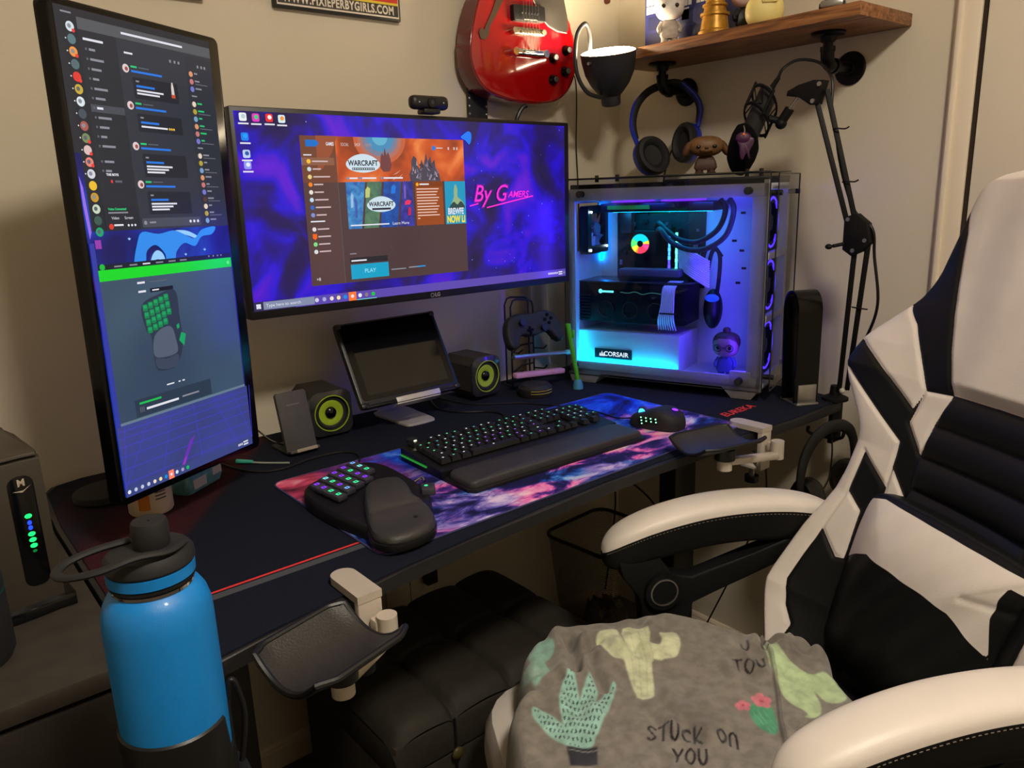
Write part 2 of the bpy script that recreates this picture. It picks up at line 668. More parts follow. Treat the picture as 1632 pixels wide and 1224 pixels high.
# tower silhouette, rocks and a horned shape of grey stone
b.flat([(0.826, 1.407), (0.828, 1.428), (0.832, 1.436), (0.835, 1.430), (0.8385, 1.447), (0.842, 1.431), (0.846, 1.438), (0.850, 1.427), (0.853, 1.412), (0.848, 1.400), (0.833, 1.399)], lay(), E('px_tower', (112, 62, 66)))
for k, (x, v, w) in enumerate([(0.864, 1.399, 0.02), (0.872, 1.392, 0.014), (0.858, 1.388, 0.012)]):
    b.flat([(x - w / 2, v - 0.006), (x, v - 0.004), (x + w / 2, v + 0.004), (x + w * 0.2, v + 0.001)], lay(), E('px_rock', (196, 140, 120)))
e_st = [E('px_stone%d' % i, c) for i, c in enumerate([(72, 66, 82), (112, 106, 128), (158, 146, 164), (50, 44, 56)])]
b.flat([(0.896, 1.376), (0.894, 1.394), (0.900, 1.405), (0.900, 1.420), (0.906, 1.431), (0.913, 1.426), (0.914, 1.412), (0.920, 1.404), (0.925, 1.424), (0.930, 1.412), (0.937, 1.437), (0.941, 1.420),
        (0.948, 1.431), (0.950, 1.416), (0.958, 1.424), (0.960, 1.404), (0.968, 1.395), (0.972, 1.378)], lay(), e_st[0])
random.seed(3)
for k in range(34):
    x = random.uniform(0.900, 0.964)
    v = random.uniform(1.381, 1.413)
    a = random.uniform(-0.9, 0.9)
    L_ = random.uniform(0.006, 0.012)
    b.flat([(x - 0.0022, v), (x + L_ * math.sin(a), v + L_ * math.cos(a)), (x + 0.0024, v - 0.001)], lay(), e_st[random.choice((1, 1, 2, 3))])
# header
b.flat([(0.6685, 1.4575), (0.6895, 1.4575), (0.6965, 1.4520), (0.6895, 1.4455), (0.6685, 1.4455)], lay(), E('px_logo', (10, 110, 200)))
b.text('GAMES', 0.0088, e_white, T(0.7185, 1.4505, lay()), bold=0.0002, sx=0.60)
b.text('SOCIAL', 0.0085, E('px_beige', (210, 195, 190)), T(0.7500, 1.4500, lay()), sx=0.60)
b.text('SHOP', 0.0085, _M['px_beige'], T(0.7775, 1.4500, lay()), sx=0.60)
b.text('NEWS', 0.0085, E('px_beige2', (190, 140, 120)), T(0.8020, 1.4500, lay()), sx=0.60)
b.disc(0.9575, 1.4470, 0.0048, lay(), E('px_av', (30, 120, 220)))
b.rect(0.964, 1.4462, 0.980, 1.4482, lay(), _M['px_beige'])
for x in (0.993, 1.008, 1.0155):
    b.rect(x, 1.444, x + 0.0035, 1.4495, lay(), _M['px_beige'])
# side list
b.rect(WL, 1.4115, 0.7250, 1.4255, lay(), E('px_sel', (140, 92, 70)))
b.rect(WL, 1.4115, WL + 0.0012, 1.4255, lay(), E('px_selb', (40, 130, 210)))
b.rect(0.6625, 1.4290, 0.6790, 1.4312, lay(), e_white)
icc = [(245, 190, 60), (200, 215, 220), (230, 205, 130), (250, 130, 30), (235, 225, 215), (190, 220, 235), (50, 100, 190), (130, 140, 210), None, (225, 220, 220), (245, 100, 20), (130, 220, 130), (215, 220, 225)]
v = 1.4185
for k, c in enumerate(icc):
    if c is None:
        b.rect(0.6660, v + 0.001, 0.6960, v + 0.0035, lay(), e_white)
        v -= 0.0125
        continue
    if k == 10:
        b.flat([(0.6675, v + 0.0055), (0.6765, v + 0.0055), (0.6765, v - 0.002), (0.672, v - 0.006), (0.6675, v - 0.002)], lay(), E('px_l%d' % k, c))
    else:
        b.disc(0.6720, v, 0.0042, lay(), E('px_l%d' % k, c))
    random.seed(k)
    b.rect(0.6790, v - 0.0012, 0.6790 + random.uniform(0.014, 0.036), v + 0.0014, lay(), E('px_beige3', (205, 180, 180)))
    v -= 0.0142
# logos
e_steel = E('px_steel', (205, 225, 235))
e_ink = E('px_ink', (38, 40, 60))
for cx, cy, w in ((0.7875, 1.4150, 0.076), (0.8225, 1.3355, 0.066)):
    b.flat(smooth2([(cx - w / 2, cy), (cx - w * 0.3, cy + w * 0.17), (cx, cy + w * 0.24), (cx + w * 0.3, cy + w * 0.17), (cx + w / 2, cy), (cx + w * 0.38, cy - w * 0.16), (cx, cy - w * 0.23), (cx - w * 0.38, cy - w * 0.16)], 4), lay(), e_steel)
    b.text('WARCRAFT', w * 0.185, e_ink, T(cx, cy + w * 0.005, lay()), bold=w * 0.006, sx=0.88)
    b.rect(cx - w * 0.33, cy - w * 0.165, cx + w * 0.33, cy - w * 0.105, lay(), e_ink)
    for k in range(10):
        b.rect(cx - w * 0.31 + k * w * 0.064, cy - w * 0.15, cx - w * 0.31 + k * w * 0.064 + w * 0.035, cy - w * 0.12, lay(), e_steel)
for x, w in ((0.755, 0.018), (0.783, 0.032), (0.832, 0.045)):
    b.rect(x, 1.3855, x + w, 1.3885, lay(), e_white)
    b.rect(x - 0.006, 1.3850, x - 0.002, 1.3895, lay(), E('px_teal', (90, 150, 190)))
# left card : four slanted panels
px0, px1, pz0, pz1 = 0.7455, 0.8995, 1.2895, 1.3800
pc = [((70, 150, 205), (30, 90, 170)), ((90, 130, 95), (60, 100, 90)), ((10, 90, 180), (20, 60, 140)), ((60, 60, 170), (40, 40, 120))]
xs = [0, 0.25, 0.5, 0.79, 1]
for k in range(4):
    s0 = 0.06 if 0 < k else 0
    s1 = 0.06 if k < 3 else 0
    W = px1 - px0
    e = screen_mat('px_panel%d' % k, [(0.35, pc[k][1]), (0.65, pc[k][0])], 60, seed=k + 2.0, detail=4)
    b.flat([(px0 + W * (xs[k] - s0 / 2), pz0), (px0 + W * (xs[k + 1] - s1), pz0), (px0 + W * (xs[k + 1] + s1 / 2), pz1), (px0 + W * (xs[k] + s0), pz1)], lay(), e)
for k, (x, v, w, h, c) in enumerate([(0.757, 1.345, 0.007, 0.03, (150, 190, 225)), (0.765, 1.33, 0.006, 0.04, (60, 90, 170)), (0.793, 1.36, 0.012, 0.022, (190, 200, 120)), (0.800, 1.335, 0.010, 0.02, (40, 70, 60)),
                                   (0.853, 1.365, 0.012, 0.018, (20, 120, 220)), (0.886, 1.338, 0.016, 0.010, (235, 50, 90)), (0.889, 1.320, 0.008, 0.018, (200, 30, 80)), (0.880, 1.36, 0.006, 0.03, (110, 90, 190))]):
    b.flat([(x - w / 2, v - h / 2), (x + w * 0.3, v - h * 0.45), (x + w / 2, v + h * 0.3), (x, v + h / 2), (x - w * 0.4, v + h * 0.2)], lay(), E('px_fig%d' % k, c))
# text lies above the panels again
cx, cy, w = 0.8225, 1.3355, 0.066
b.flat(smooth2([(cx - w / 2, cy), (cx - w * 0.3, cy + w * 0.17), (cx, cy + w * 0.24), (cx + w * 0.3, cy + w * 0.17), (cx + w / 2, cy), (cx + w * 0.38, cy - w * 0.16), (cx, cy - w * 0.23), (cx - w * 0.38, cy - w * 0.16)], 4), lay(), e_steel)
b.text('WARCRAFT', w * 0.185, e_ink, T(cx, cy + w * 0.005, lay()), bold=w * 0.006, sx=0.88)
b.rect(cx - w * 0.33, cy - w * 0.165, cx + w * 0.33, cy - w * 0.105, lay(), e_ink)
b.text('Learn More', 0.0085, e_white, T(0.8660, 1.2965, lay()))
b.rect(0.7500, 1.2950, 0.8380, 1.2975, lay(), e_white)
# middle card
b.flat(rrect(0.0700, 0.0900, 0.002, cx=0.9400, cy=1.3345), lay(), E('px_card', (150, 70, 28)))
b.rect(0.9052, 1.3680, 0.9748, 1.3790, lay(), E('px_card2', (128, 56, 22)))
b.disc(0.9110, 1.3735, 0.0036, lay(), E('px_gold', (250, 170, 30)))
b.rect(0.9165, 1.3722, 0.9400, 1.3752, lay(), e_white)
for k in range(11):
    b.rect(0.9085, 1.3630 - k * 0.0060, 0.9085 + (0.056 if k < 10 else 0.006) * (1 - 0.12 * ((k * 7) % 3) / 2), 1.3652 - k * 0.0060, lay(), E('px_cream', (235, 195, 180)))
# right card
b.rect(0.9800, 1.2890, 1.0345, 1.3790, lay(), E('px_sky', (20, 150, 190)))
b.flat(smooth2([(0.995, 1.325), (1.003, 1.345), (1.004, 1.362), (1.0085, 1.373), (1.0135, 1.362), (1.013, 1.347), (1.024, 1.338), (1.030, 1.325)], 4), lay(), E('px_person', (150, 175, 130)))
b.flat(smooth2([(0.992, 1.322), (1.002, 1.336), (1.012, 1.330), (1.022, 1.337), (1.031, 1.322)], 4), lay(), E('px_coat', (40, 70, 70)))
b.text('BREWFE', 0.0185, e_white, T(1.0072, 1.3155, lay()), bold=0.0006, sx=0.62)
b.text('NOW LI', 0.0200, E('px_yellow', (245, 225, 20)), T(1.0075, 1.2985, lay()), bold=0.0009, sx=0.66)
# play row
b.rect(0.7435, 1.2400, 0.7580, 1.2420, lay(), e_grey)
b.rect(0.7435, 1.2220, 0.8290, 1.2330, lay(), E('px_drop', (36, 34, 42)))
b.rect(0.7455, 1.2255, 0.7800, 1.2285, lay(), e_white)
b.rect(0.7435, 1.1905, 0.8300, 1.2195, lay(), E('px_play', (10, 160, 200)))
b.text('PLAY', 0.0115, E('px_playt', (160, 235, 250)), T(0.7868, 1.2050, lay()))
b.rect(0.8360, 1.2020, 0.8720, 1.2042, lay(), e_grey)
b.rect(0.8790, 1.2030, 0.9080, 1.2055, lay(), e_grey)
b.rect(0.9000, 1.2032, 0.9210, 1.2058, lay(), E('px_link', (30, 150, 220)))
b.text('+8', 0.0085, e_white, T(0.6720, 1.1965, lay()))
# neon lettering on the wallpaper
e_neon = E('px_neon', (255, 40, 190), 1.3)
e_neon2 = E('px_neon_glow', (130, 10, 170), 0.9)
b.text('By G', 0.054, e_neon2, T(1.1030, 1.3500, lay()), shear=0.3, bold=0.0016, sx=0.9)
b.text('By G', 0.052, e_neon, T(1.1030, 1.3500, lay()), shear=0.3, bold=-0.0003, sx=0.9)
b.text('AMERS', 0.0200, e_neon, T(1.1860, 1.3480, lay()), shear=0.3, bold=0.0001)
b.flat([(1.0930, 1.3195), (1.2315, 1.3425), (1.2318, 1.3452), (1.0935, 1.3222)], lay(), e_neon)
b.flat([(1.045, 1.3245), (1.070, 1.3290), (1.069, 1.3315), (1.0455, 1.3268)], lay(), e_neon)
# blue blob peeping out behind the window, small stars
e_blob = E('px_blob', (20, 120, 245))
b.flat(smooth2([(1.028, 1.4700), (1.036, 1.4770), (1.048, 1.4830), (1.056, 1.4790), (1.056, 1.4660), (1.050, 1.4560), (1.040, 1.4640)], 4), lay(), e_blob)
random.seed(11)
for k in range(36):
    x, v = random.uniform(0.645, 1.32), random.uniform(1.175, 1.495)
    if WL - 0.003 < x < WR + 0.003 and WB < v < WT:
        x = random.uniform(1.04, 1.2)
    b.disc(x, v, random.uniform(0.0006, 0.0014), lay(), E('px_star', (120, 150, 250)), seg=6)
b.build('display', mon, world=True, smooth=0)
b = MB(SM)
b.text('LG', 0.0115, mat('logo_grey', (150, 150, 155), rough=0.4), T(0.9500, 1.1395, -0.0046), bold=0.0003)
b.ring(0.0036, 0.0046, -0.0048, -0.0045, _M['logo_grey'], cx=0.9365, cy=1.1395)
b.build('brand_mark', mon, world=True, smooth=0)
m_stand = mat('stand_silver', (150, 146, 148), rough=0.4, metal=0.3, var=0.05)
b = MB()
b.box((1.440, 1.632, 1.04), (0.066, 0.020, 0.36), m_stand, bev=0.008)
b.tube([(1.440, 1.628, 1.20), (1.36, 1.56, 1.20), (1.22, 1.475, 1.20)], 0.018, m_blk, sm=4)
b.build('stand_column', mon, world=True)
b = MB()
b.prism([(1.375, 1.612), (1.500, 1.612), (1.515, 1.642), (1.360, 1.642)], DK, DK + 0.012, m_stand, bev=0.004)
b.prism([(1.408, 1.618), (1.472, 1.618), (1.480, 1.641), (1.400, 1.641)], DK + 0.01, DK + 0.05, m_stand, bev=0.01)
b.build('stand_foot', mon, world=True)

# ---- portrait monitor
a_ = Vector((0.87404691, 0.48584154, 0))
n_ = Vector((0.48584154, -0.87404691, 0))
VM = frame((0.2132, 1.1809, 0.9211), a_, (0, 0, 1), n_) @ T(0.166, 0.346, 0) @ RZ(-1.1) @ T(-0.166, -0.346, 0)
vm = thing('portrait_monitor', 'tall black monitor turned upright showing a dark chat window above a green keypad app', 'monitor', (0.40, 1.33, DK))
b = MB(VM)
b.prism(rrect(0.3120, 0.697, 0.012, cx=0.1725, cy=0.3455), -0.022, 0.0, m_gloss, bev=0.005)
b.build('bezel', vm, world=True)
b = MB(VM)
b.prism(rrect(0.24, 0.58, 0.05, cx=0.1900, cy=0.3455), -0.065, -0.020, m_soft, bev=0.015)
b.build('back_housing', vm, world=True)
e_v0 = screen_mat('px_vwall', [(0.35, (10, 14, 90)), (0.5, (16, 34, 140)), (0.65, (20, 60, 170))], 9, seed=5)
b = MB(VM)
U0, U1, V0, V1 = 0.026, 0.3045, 0.0105, 0.6840
z = 0.0002
b.rect(U0, V0, U1, V1, z, e_v0)
# chat program
b.rect(U0, 0.5, U1, V1, lay(), E('ch_servers2', (40, 42, 50)))
b.rect(0.0520, 0.3955, U1, 0.668, lay(), E('ch_bg', (50, 54, 64)))
b.rect(0.036, 0.3955, 0.0590, 0.668, lay(), E('ch_servers', (36, 40, 48)))
b.rect(0.026, 0.5, 0.036, V1, lay(), E('ch_servers2', (40, 42, 50)))
b.rect(0.0590, 0.3955, 0.1200, 0.664, lay(), E('ch_channels', (40, 44, 52)))
b.rect(0.2480, 0.3955, U1, 0.655, lay(), E('ch_members', (46, 50, 60)))
b.rect(0.0590, 0.6590, U1, 0.674, lay(), E('ch_banner', (84, 86, 92)))
b.rect(0.130, 0.6650, 0.245, 0.6680, lay(), e_white)
b.rect(0.036, 0.676, 0.052, 0.678, lay(), e_grey)
b.rect(0.065, 0.6465, 0.097, 0.6495, lay(), e_white)
b.rect(0.131, 0.6400, 0.146, 0.6425, lay(), e_white)
for u in (0.2150, 0.224, 0.232, 0.272, 0.280, 0.287):
    b.rect(u, 0.6400, u + 0.0035, 0.644, lay(), e_grey)
srv = [(210, 225, 230), (90, 120, 125), (235, 150, 70), (80, 110, 115), (220, 60, 50), (200, 170, 60), (220, 230, 235), (70, 80, 90), (170, 90, 80), (120, 140, 90), (220, 190, 190), (230, 130, 120), (210, 215, 225), (235, 190, 50), (200, 150, 40), (200, 215, 190), (60, 90, 80), (20, 160, 110)]
for k, c in enumerate(srv):
    v = 0.6600 - k * 0.0156
    b.disc(0.0475, v, 0.0064, lay(), E('sv%d' % k, c), seg=16)
    if k % 3 != 1:
        b.disc(0.0475 - 0.001, v + 0.0005, 0.0030, lay(), e_dim if k % 2 else e_grey, seg=8)
    if k in (0, 2, 4, 9, 10, 11):
        b.disc(0.0520, v - 0.0045, 0.0026, lay(), E('badge', (235, 60, 60)), seg=8)
    if k < 13 and k not in (0,):
        b.disc(0.0385, v, 0.0011, lay(), e_white, seg=6)
for k in range(14):
    v = 0.634 - k * 0.0125 - (0.008 if k > 10 else 0)
    if v < 0.475:
        break
    w = 0.010 + 0.006 * ((k * 5) % 3)
    if k == 6:
        b.rect(0.0620, v - 0.004, 0.1185, v + 0.006, lay(), E('ch_sel', (72, 76, 84)))
    b.rect(0.0660, v, 0.0690, v + 0.003, lay(), e_dim)
    b.rect(0.0720, v, 0.0720 + w, v + 0.003, lay(), e_white if k == 6 else e_grey)
b.text('THE BOYS', 0.0045, e_white, T(0.0820, 0.4725, lay()), bold=0.0002)
b.rect(0.078, 0.4615, 0.081, 0.4655, lay(), E('badge', (235, 60, 60)))
b.rect(0.085, 0.462, 0.097, 0.465, lay(), e_dim)
# voice panel
b.rect(0.0590, 0.3955, 0.1200, 0.4310, lay(), E('ch_voice', (38, 42, 50)))
b.text('Voice Connected', 0.0044, E('ch_green', (40, 200, 120)), T(0.082, 0.4255, lay()), bold=0.0002)
b.rect(0.066, 0.4195, 0.100, 0.4215, lay(), e_grey)
b.text('Video      Screen', 0.0056, e_white, T(0.089, 0.4130, lay()))
b.disc(0.0680, 0.4015, 0.0040, lay(), E('sv4', (220, 60, 50)))
b.rect(0.073, 0.4020, 0.089, 0.4045, lay(), e_white)
for u in (0.098, 0.104, 0.110):
    b.disc(u, 0.4025, 0.0018, lay(), e_white, seg=8)
e_lk = E('ch_link', (40, 120, 225))
for k, (v, n, em) in enumerate(((0.6200, 2, 0), (0.5700, 1, 1), (0.5140, 3, 0), (0.4600, 3, 0))):
    b.disc(0.1300, v, 0.0058, lay(), E('ch_av', (225, 205, 205)), seg=16)
    b.disc(0.1310, v - 0.0005, 0.0030, lay(), E('ch_av2', (150, 80, 80)), seg=8)
    b.rect(0.1390, v + 0.0025, 0.1500, v + 0.0050, lay(), E('ch_green', (40, 200, 120)))
    b.rect(0.1530, v + 0.0030, 0.1720, v + 0.0045, lay(), e_dim)
    b.rect(0.1390, v - 0.0040, 0.1960, v - 0.0010, lay(), e_lk)
    hh = 0.021 + 0.004 * n
    b.flat(rrect(0.084, hh, 0.002, cx=0.1830, cy=v - 0.010 - hh / 2), lay(), E('ch_card', (36, 39, 48)))
    b.rect(0.1450, v - 0.0165, 0.1510, v - 0.0143, lay(), e_grey)
    b.rect(0.1450, v - 0.0235, 0.1790, v - 0.0205, lay(), e_lk)
    for j in range(n):
        b.rect(0.1450, v - 0.0290 - j * 0.0042, 0.1450 + 0.050 - 0.008 * j, v - 0.0265 - j * 0.0042, lay(), e_white)
    if em:
        for j in range(3):
            b.disc(0.199 + j * 0.0042, v - 0.0277, 0.0018, lay(), E('ch_yel', (240, 190, 60)), seg=8)
b.flat([(0.2110, 0.592), (0.2170, 0.592), (0.2165, 0.604), (0.2150, 0.611), (0.2130, 0.611), (0.2115, 0.604)], lay(), E('ch_pic', (215, 205, 200)))
b.rect(0.2105, 0.5885, 0.2180, 0.5935, lay(), E('ch_pic2', (200, 80, 50)))
b.flat(rrect(0.118, 0.013, 0.002, cx=0.1820, cy=0.4050), lay(), E('ch_entry', (72, 76, 86)))
b.disc(0.1290, 0.4050, 0.0030, lay(), e_grey)
b.rect(0.137, 0.404, 0.149, 0.4065, lay(), e_grey)
for u in (0.219, 0.227, 0.235):
    b.disc(u, 0.4050, 0.0024, lay(), e_white, seg=8)
for k in range(21):
    v = 0.6290 - k * 0.0112
    if k in (3, 10):
        b.rect(0.2530, v, 0.2640, v + 0.002, lay(), e_grey)
        continue
    c = [(220, 150, 110), (200, 120, 120), (120, 120, 200), (90, 60, 50), (230, 210, 190), (180, 160, 60), (120, 160, 200)][k % 7]
    b.disc(0.2560, v, 0.0042, lay(), E('mb%d' % (k % 7), c), seg=12)
    b.rect(0.2630, v + 0.0005, 0.2630 + 0.007 + 0.003 * (k % 3), v + 0.0028, lay(), E('ch_green', (40, 200, 120)) if 3 < k < 10 else e_grey)
    if k % 2:
        b.rect(0.2630, v - 0.0035, 0.2900, v - 0.0020, lay(), e_dim)
# wallpaper band between the two windows: pale blue swirls and a magenta edge
e_sw = E('wp_sw', (50, 140, 235))
e_sw2 = E('wp_sw2', (150, 205, 250))
b.prism(smooth2([(0.098, 0.345), (0.118, 0.347), (0.124, 0.364), (0.142, 0.372), (0.158, 0.358), (0.160, 0.345), (0.176, 0.346), (0.182, 0.360), (0.200, 0.372), (0.222, 0.366), (0.238, 0.380), (0.262, 0.383), (0.272, 0.394), (0.258, 0.3945), (0.238, 0.390), (0.222, 0.378), (0.200, 0.386), (0.180, 0.392), (0.150, 0.388), (0.120, 0.392), (0.108, 0.376)], 4), lay(), z + 0.00005, e_sw)
lay()
b.flat(smooth2([(0.128, 0.345), (0.134, 0.358), (0.144, 0.364), (0.154, 0.358), (0.157, 0.345), (0.146, 0.350), (0.138, 0.350)], 4), lay(), e_sw2)
b.flat(smooth2([(0.186, 0.392), (0.210, 0.390), (0.232, 0.380), (0.228, 0.377), (0.206, 0.384), (0.184, 0.388)], 4), lay(), e_sw2)
for k, (u, v) in enumerate(((0.095, 0.384), (0.20, 0.355), (0.172, 0.351), (0.242, 0.36))):
    b.flat([(u - 0.003, v), (u, v + 0.0006), (u, v + 0.003), (u + 0.0006, v), (u + 0.003, v), (u, v - 0.003)], lay(), e_sw2)
e_mag = E('wp_mag', (250, 60, 210))
b.flat([(0.0262, 0.470), (0.0300, 0.455), (0.0330, 0.395), (0.0290, 0.385), (0.0262, 0.43)], lay(), E('wp_lav', (150, 110, 230)))
b.flat([(0.0265, 0.330), (0.030, 0.342), (0.032, 0.318), (0.028, 0.312)], lay(), e_mag)
b.flat([(0.0265, 0.300), (0.036, 0.304), (0.034, 0.298), (0.028, 0.294)], lay(), e_mag)
b.flat([(0.0275, 0.292), (0.033, 0.298), (0.034, 0.275), (0.030, 0.27)], lay(), E('wp_mint', (150, 230, 220)))
b.rect(0.036, 0.372, 0.046, 0.384, lay(), E('ic_purple', (150, 60, 170)))
# keypad program
b.rect(0.0340, 0.1200, 0.3000, 0.3500, lay(), screen_mat('ap_bg', [(0.3, (48, 66, 88)), (0.7, (66, 92, 112))], 4, seed=2, detail=1))
b.rect(0.0340, 0.3420, 0.3000, 0.3500, lay(), E('ap_top', (24, 30, 44)))
b.rect(0.0340, 0.3270, 0.3000, 0.3425, lay(), E('ap_green', (20, 215, 40)))
b.disc(0.0420, 0.3465, 0.0045, lay(), E('ap_g2', (20, 190, 60)))
for k, u in enumerate((0.062, 0.089, 0.113, 0.138, 0.163, 0.186)):
    b.rect(u, 0.3450, u + 0.014, 0.3470, lay(), e_white if k == 2 else e_grey)
for u in (0.248, 0.258, 0.268, 0.276):
    b.rect(u, 0.3465, u + 0.003, 0.3490, lay(), e_grey)
b.disc(0.2920, 0.3345, 0.0030, lay(), E('ap_g3', (120, 230, 120)))
b.rect(0.098, 0.3175, 0.112, 0.3205, lay(), e_white)
b.rect(0.120, 0.3180, 0.155, 0.3192, lay(), e_dim)
b.rect(0.098, 0.3045, 0.112, 0.3075, lay(), e_white)
b.rect(0.120, 0.3030, 0.165, 0.3090, lay(), E('ap_dd', (16, 22, 34)))
b.rect(0.124, 0.3050, 0.137, 0.3070, lay(), e_white)
b.flat(smooth2([(0.100, 0.285), (0.132, 0.298), (0.168, 0.301), (0.171, 0.260), (0.172, 0.225), (0.165, 0.200), (0.150, 0.184), (0.124, 0.182), (0.112, 0.190), (0.111, 0.222), (0.110, 0.240), (0.103, 0.248)], 5), lay(), E('kp_body', (44, 54, 72)))
b.flat(smooth2([(0.112, 0.222), (0.118, 0.238), (0.134, 0.247), (0.152, 0.246), (0.158, 0.225), (0.158, 0.206), (0.136, 0.202), (0.114, 0.206)], 5), lay(), E('kp_palm', (84, 94, 112)))
b.flat(smooth2([(0.114, 0.203), (0.136, 0.199), (0.158, 0.202), (0.156, 0.187), (0.136, 0.183), (0.116, 0.188)], 5), lay(), E('kp_palm2', (60, 70, 90)))
e_key = E('kp_key', (14, 130, 74))
for j in range(4):
    for i in range(5):
        if j == 3 and i == 4:
            continue
        u = 0.1065 + i * 0.0105 + j * 0.0012
        v = 0.2815 - j * 0.0112 + i * 0.0028
        b.flat(rrect(0.0092, 0.0100, 0.0015, n=2, cx=u, cy=v), lay(), e_key)
        b.rect(u - 0.003, v - 0.001, u + 0.003, v + 0.0035, lay(), E('kp_key2', (24, 160, 96)))
b.flat([(0.1640, 0.2230), (0.1700, 0.2350), (0.1790, 0.2310), (0.1730, 0.2130)], lay(), _M['kp_key2'])
b.flat([(0.162, 0.247), (0.167, 0.250), (0.168, 0.243), (0.163, 0.241)], lay(), _M['kp_key2'])
for u, w in ((0.128, 0.015), (0.152, 0.004), (0.160, 0.005)):
    b.rect(u, 0.1580, u + w, 0.1600, lay(), e_white)
b.rect(0.0640, 0.1230, 0.2200, 0.1490, lay(), E('ap_pan', (44, 58, 76)))
b.rect(0.0720, 0.1410, 0.1140, 0.1440, lay(), E('ap_gt', (30, 190, 80)))
b.rect(0.0840, 0.1305, 0.1480, 0.1340, lay(), e_white)
b.rect(0.1560, 0.1325, 0.1920, 0.1350, lay(), e_grey)
for k in range(3):
    b.rect(0.0720 + 0.003 * k, 0.129, 0.0735 + 0.003 * k, 0.137, lay(), e_dim)
b.rect(0.0340, 0.1175, 0.3000, 0.1215, lay(), E('ap_edge', (100, 122, 138)))
# violet grid wallpaper below
b.rect(U0, V0, U1, 0.1175, lay(), screen_mat('wp_violet', [(0.3, (54, 62, 118)), (0.55, (58, 66, 136)), (0.8, (70, 66, 160))], 5, seed=7, detail=2))
b.rect(U0, 0.118, 0.034, 0.38, lay(), E('wp_vio2', (50, 60, 160)))
e_gl = E('wp_grid', (66, 62, 196))
for k in range(7):
    x0, x1 = 0.04 + k * 0.045, 0.165 + (k - 2.8) * 0.085
    x1 = max(U0, min(U1, x1))
    b.flat([(x1, V0 + 0.012), (x1 + 0.0012, V0 + 0.012), (x0 + 0.001, 0.1170), (x0, 0.1170)], lay(), e_gl)
for k, v in enumerate((0.1090, 0.0985, 0.086, 0.071, 0.052, 0.031)):
    b.rect(U0, v, U1, v + 0.0010, lay(), e_gl)
b.flat([(0.132, 0.018), (0.140, 0.018), (0.172, 0.066), (0.160, 0.060)], lay(), E('wp_streak', (104, 50, 176)))
b.flat([(0.134, 0.018), (0.139, 0.018), (0.150, 0.036), (0.145, 0.034)], lay(), E('wp_streak2', (150, 60, 190)))
b.rect(U0, V0, U1, V0 + 0.0140, lay(), E('wp_task', (60, 70, 128)))
for k, (u, c) in enumerate([(0.0320, (225, 230, 240)), (0.0440, (190, 200, 220)), (0.0560, (190, 200, 220)), (0.0680, (200, 205, 225)), (0.0800, (240, 220, 200)), (0.0915, (245, 225, 160)), (0.1025, (30, 140, 220)), (0.1135, (255, 130, 100)), (0.1250, (210, 230, 235)), (0.1370, (170, 160, 190)), (0.1480, (20, 190, 90))]):
    if k == 7:
        b.rect(u - 0.0055, V0, u + 0.0055, V0 + 0.014, lay(), E('vt%d' % k, c))
        b.disc(u, V0 + 0.007, 0.0024, lay(), e_white, seg=8)
    else:
        b.disc(u, V0 + 0.007, 0.0031, lay(), E('vt%d' % k, c), seg=10)
for k in range(3):
    b.rect(0.2680 + k * 0.004, V0 + 0.005, 0.2705 + k * 0.004, V0 + 0.009, lay(), e_white)
b.rect(0.2810, V0 + 0.0035, 0.2930, V0 + 0.0060, lay(), e_white)
b.rect(0.2810, V0 + 0.0080, 0.2930, V0 + 0.0105, lay(), e_white)
b.build('display', vm, world=True, smooth=0)
b = MB(VM)
b.box((0.200, 0.30, -0.085), (0.050, 0.30, 0.03), m_soft, bev=0.008)
b.tube([(0.200, 0.18, -0.085), (0.200, 0.05, -0.16), (0.200, -0.075, -0.235)], 0.014, m_soft, sm=4)
b.build('stand_column', vm, world=True)
b = MB(VM)
b.prism([(0.200 + 0.060 * math.cos(t / 24 * 2 * PI), 0.245 + 0.055 * math.sin(t / 24 * 2 * PI)) for t in range(24)], 0, 0.012, m_soft, bev=0.003, M=T(0, -0.0765, 0) @ RX(-90))
b.build('stand_foot', vm, world=True)
# webcam on the ultrawide monitor
wc = thing('webcam', 'small black webcam clipped on top of the wide monitor', 'webcam', (0.953, 1.405, 1.5125))
b = MB(); b.box((0, 0, 0.024), (0.092, 0.024, 0.028), m_blk, bev=0.010, seg=3); b.build('body', wc)
b = MB(); b.cyl((0, -0.0115, 0.024), (0, -0.0145, 0.024), 0.010, m_gloss); b.cyl((0, -0.0140, 0.024), (0, -0.0150, 0.024), 0.0045, mat('lens_blue', (30, 34, 60), rough=0.05)); b.build('lens', wc)
b = MB(); b.box((0, 0.0005, 0.0065), (0.040, 0.030, 0.010), m_blk, bev=0.003); b.build('clip', wc)
for sx in (-0.030, 0.030):
    b = MB(); b.disc(sx, 0.024, 0.0015, 0.0122, e_grey, M=RX(90)); b.build('indicator', wc)
# ------------------------------------------------------------------ desk
m_top = mat('desk_laminate', (24, 24, 26), rough=0.5, var=0.3, scale=300, bump=0.1, bscale=700)
m_steel = mat('desk_steel', (17, 17, 18), rough=0.5, var=0.1, scale=20)


def node_mix(nt, fac, a, b_):
    mx = nt.nodes.new('ShaderNodeMix')
    mx.data_type = 'RGBA'
    if isinstance(fac, float):
        mx.inputs[0].default_value = fac
    else:
        nt.links.new(fac, mx.inputs[0])
    for i, s_ in ((6, a), (7, b_)):
        if isinstance(s_, tuple):
            mx.inputs[i].default_value = s_
        else:
            nt.links.new(s_, mx.inputs[i])
    return mx.outputs[2]


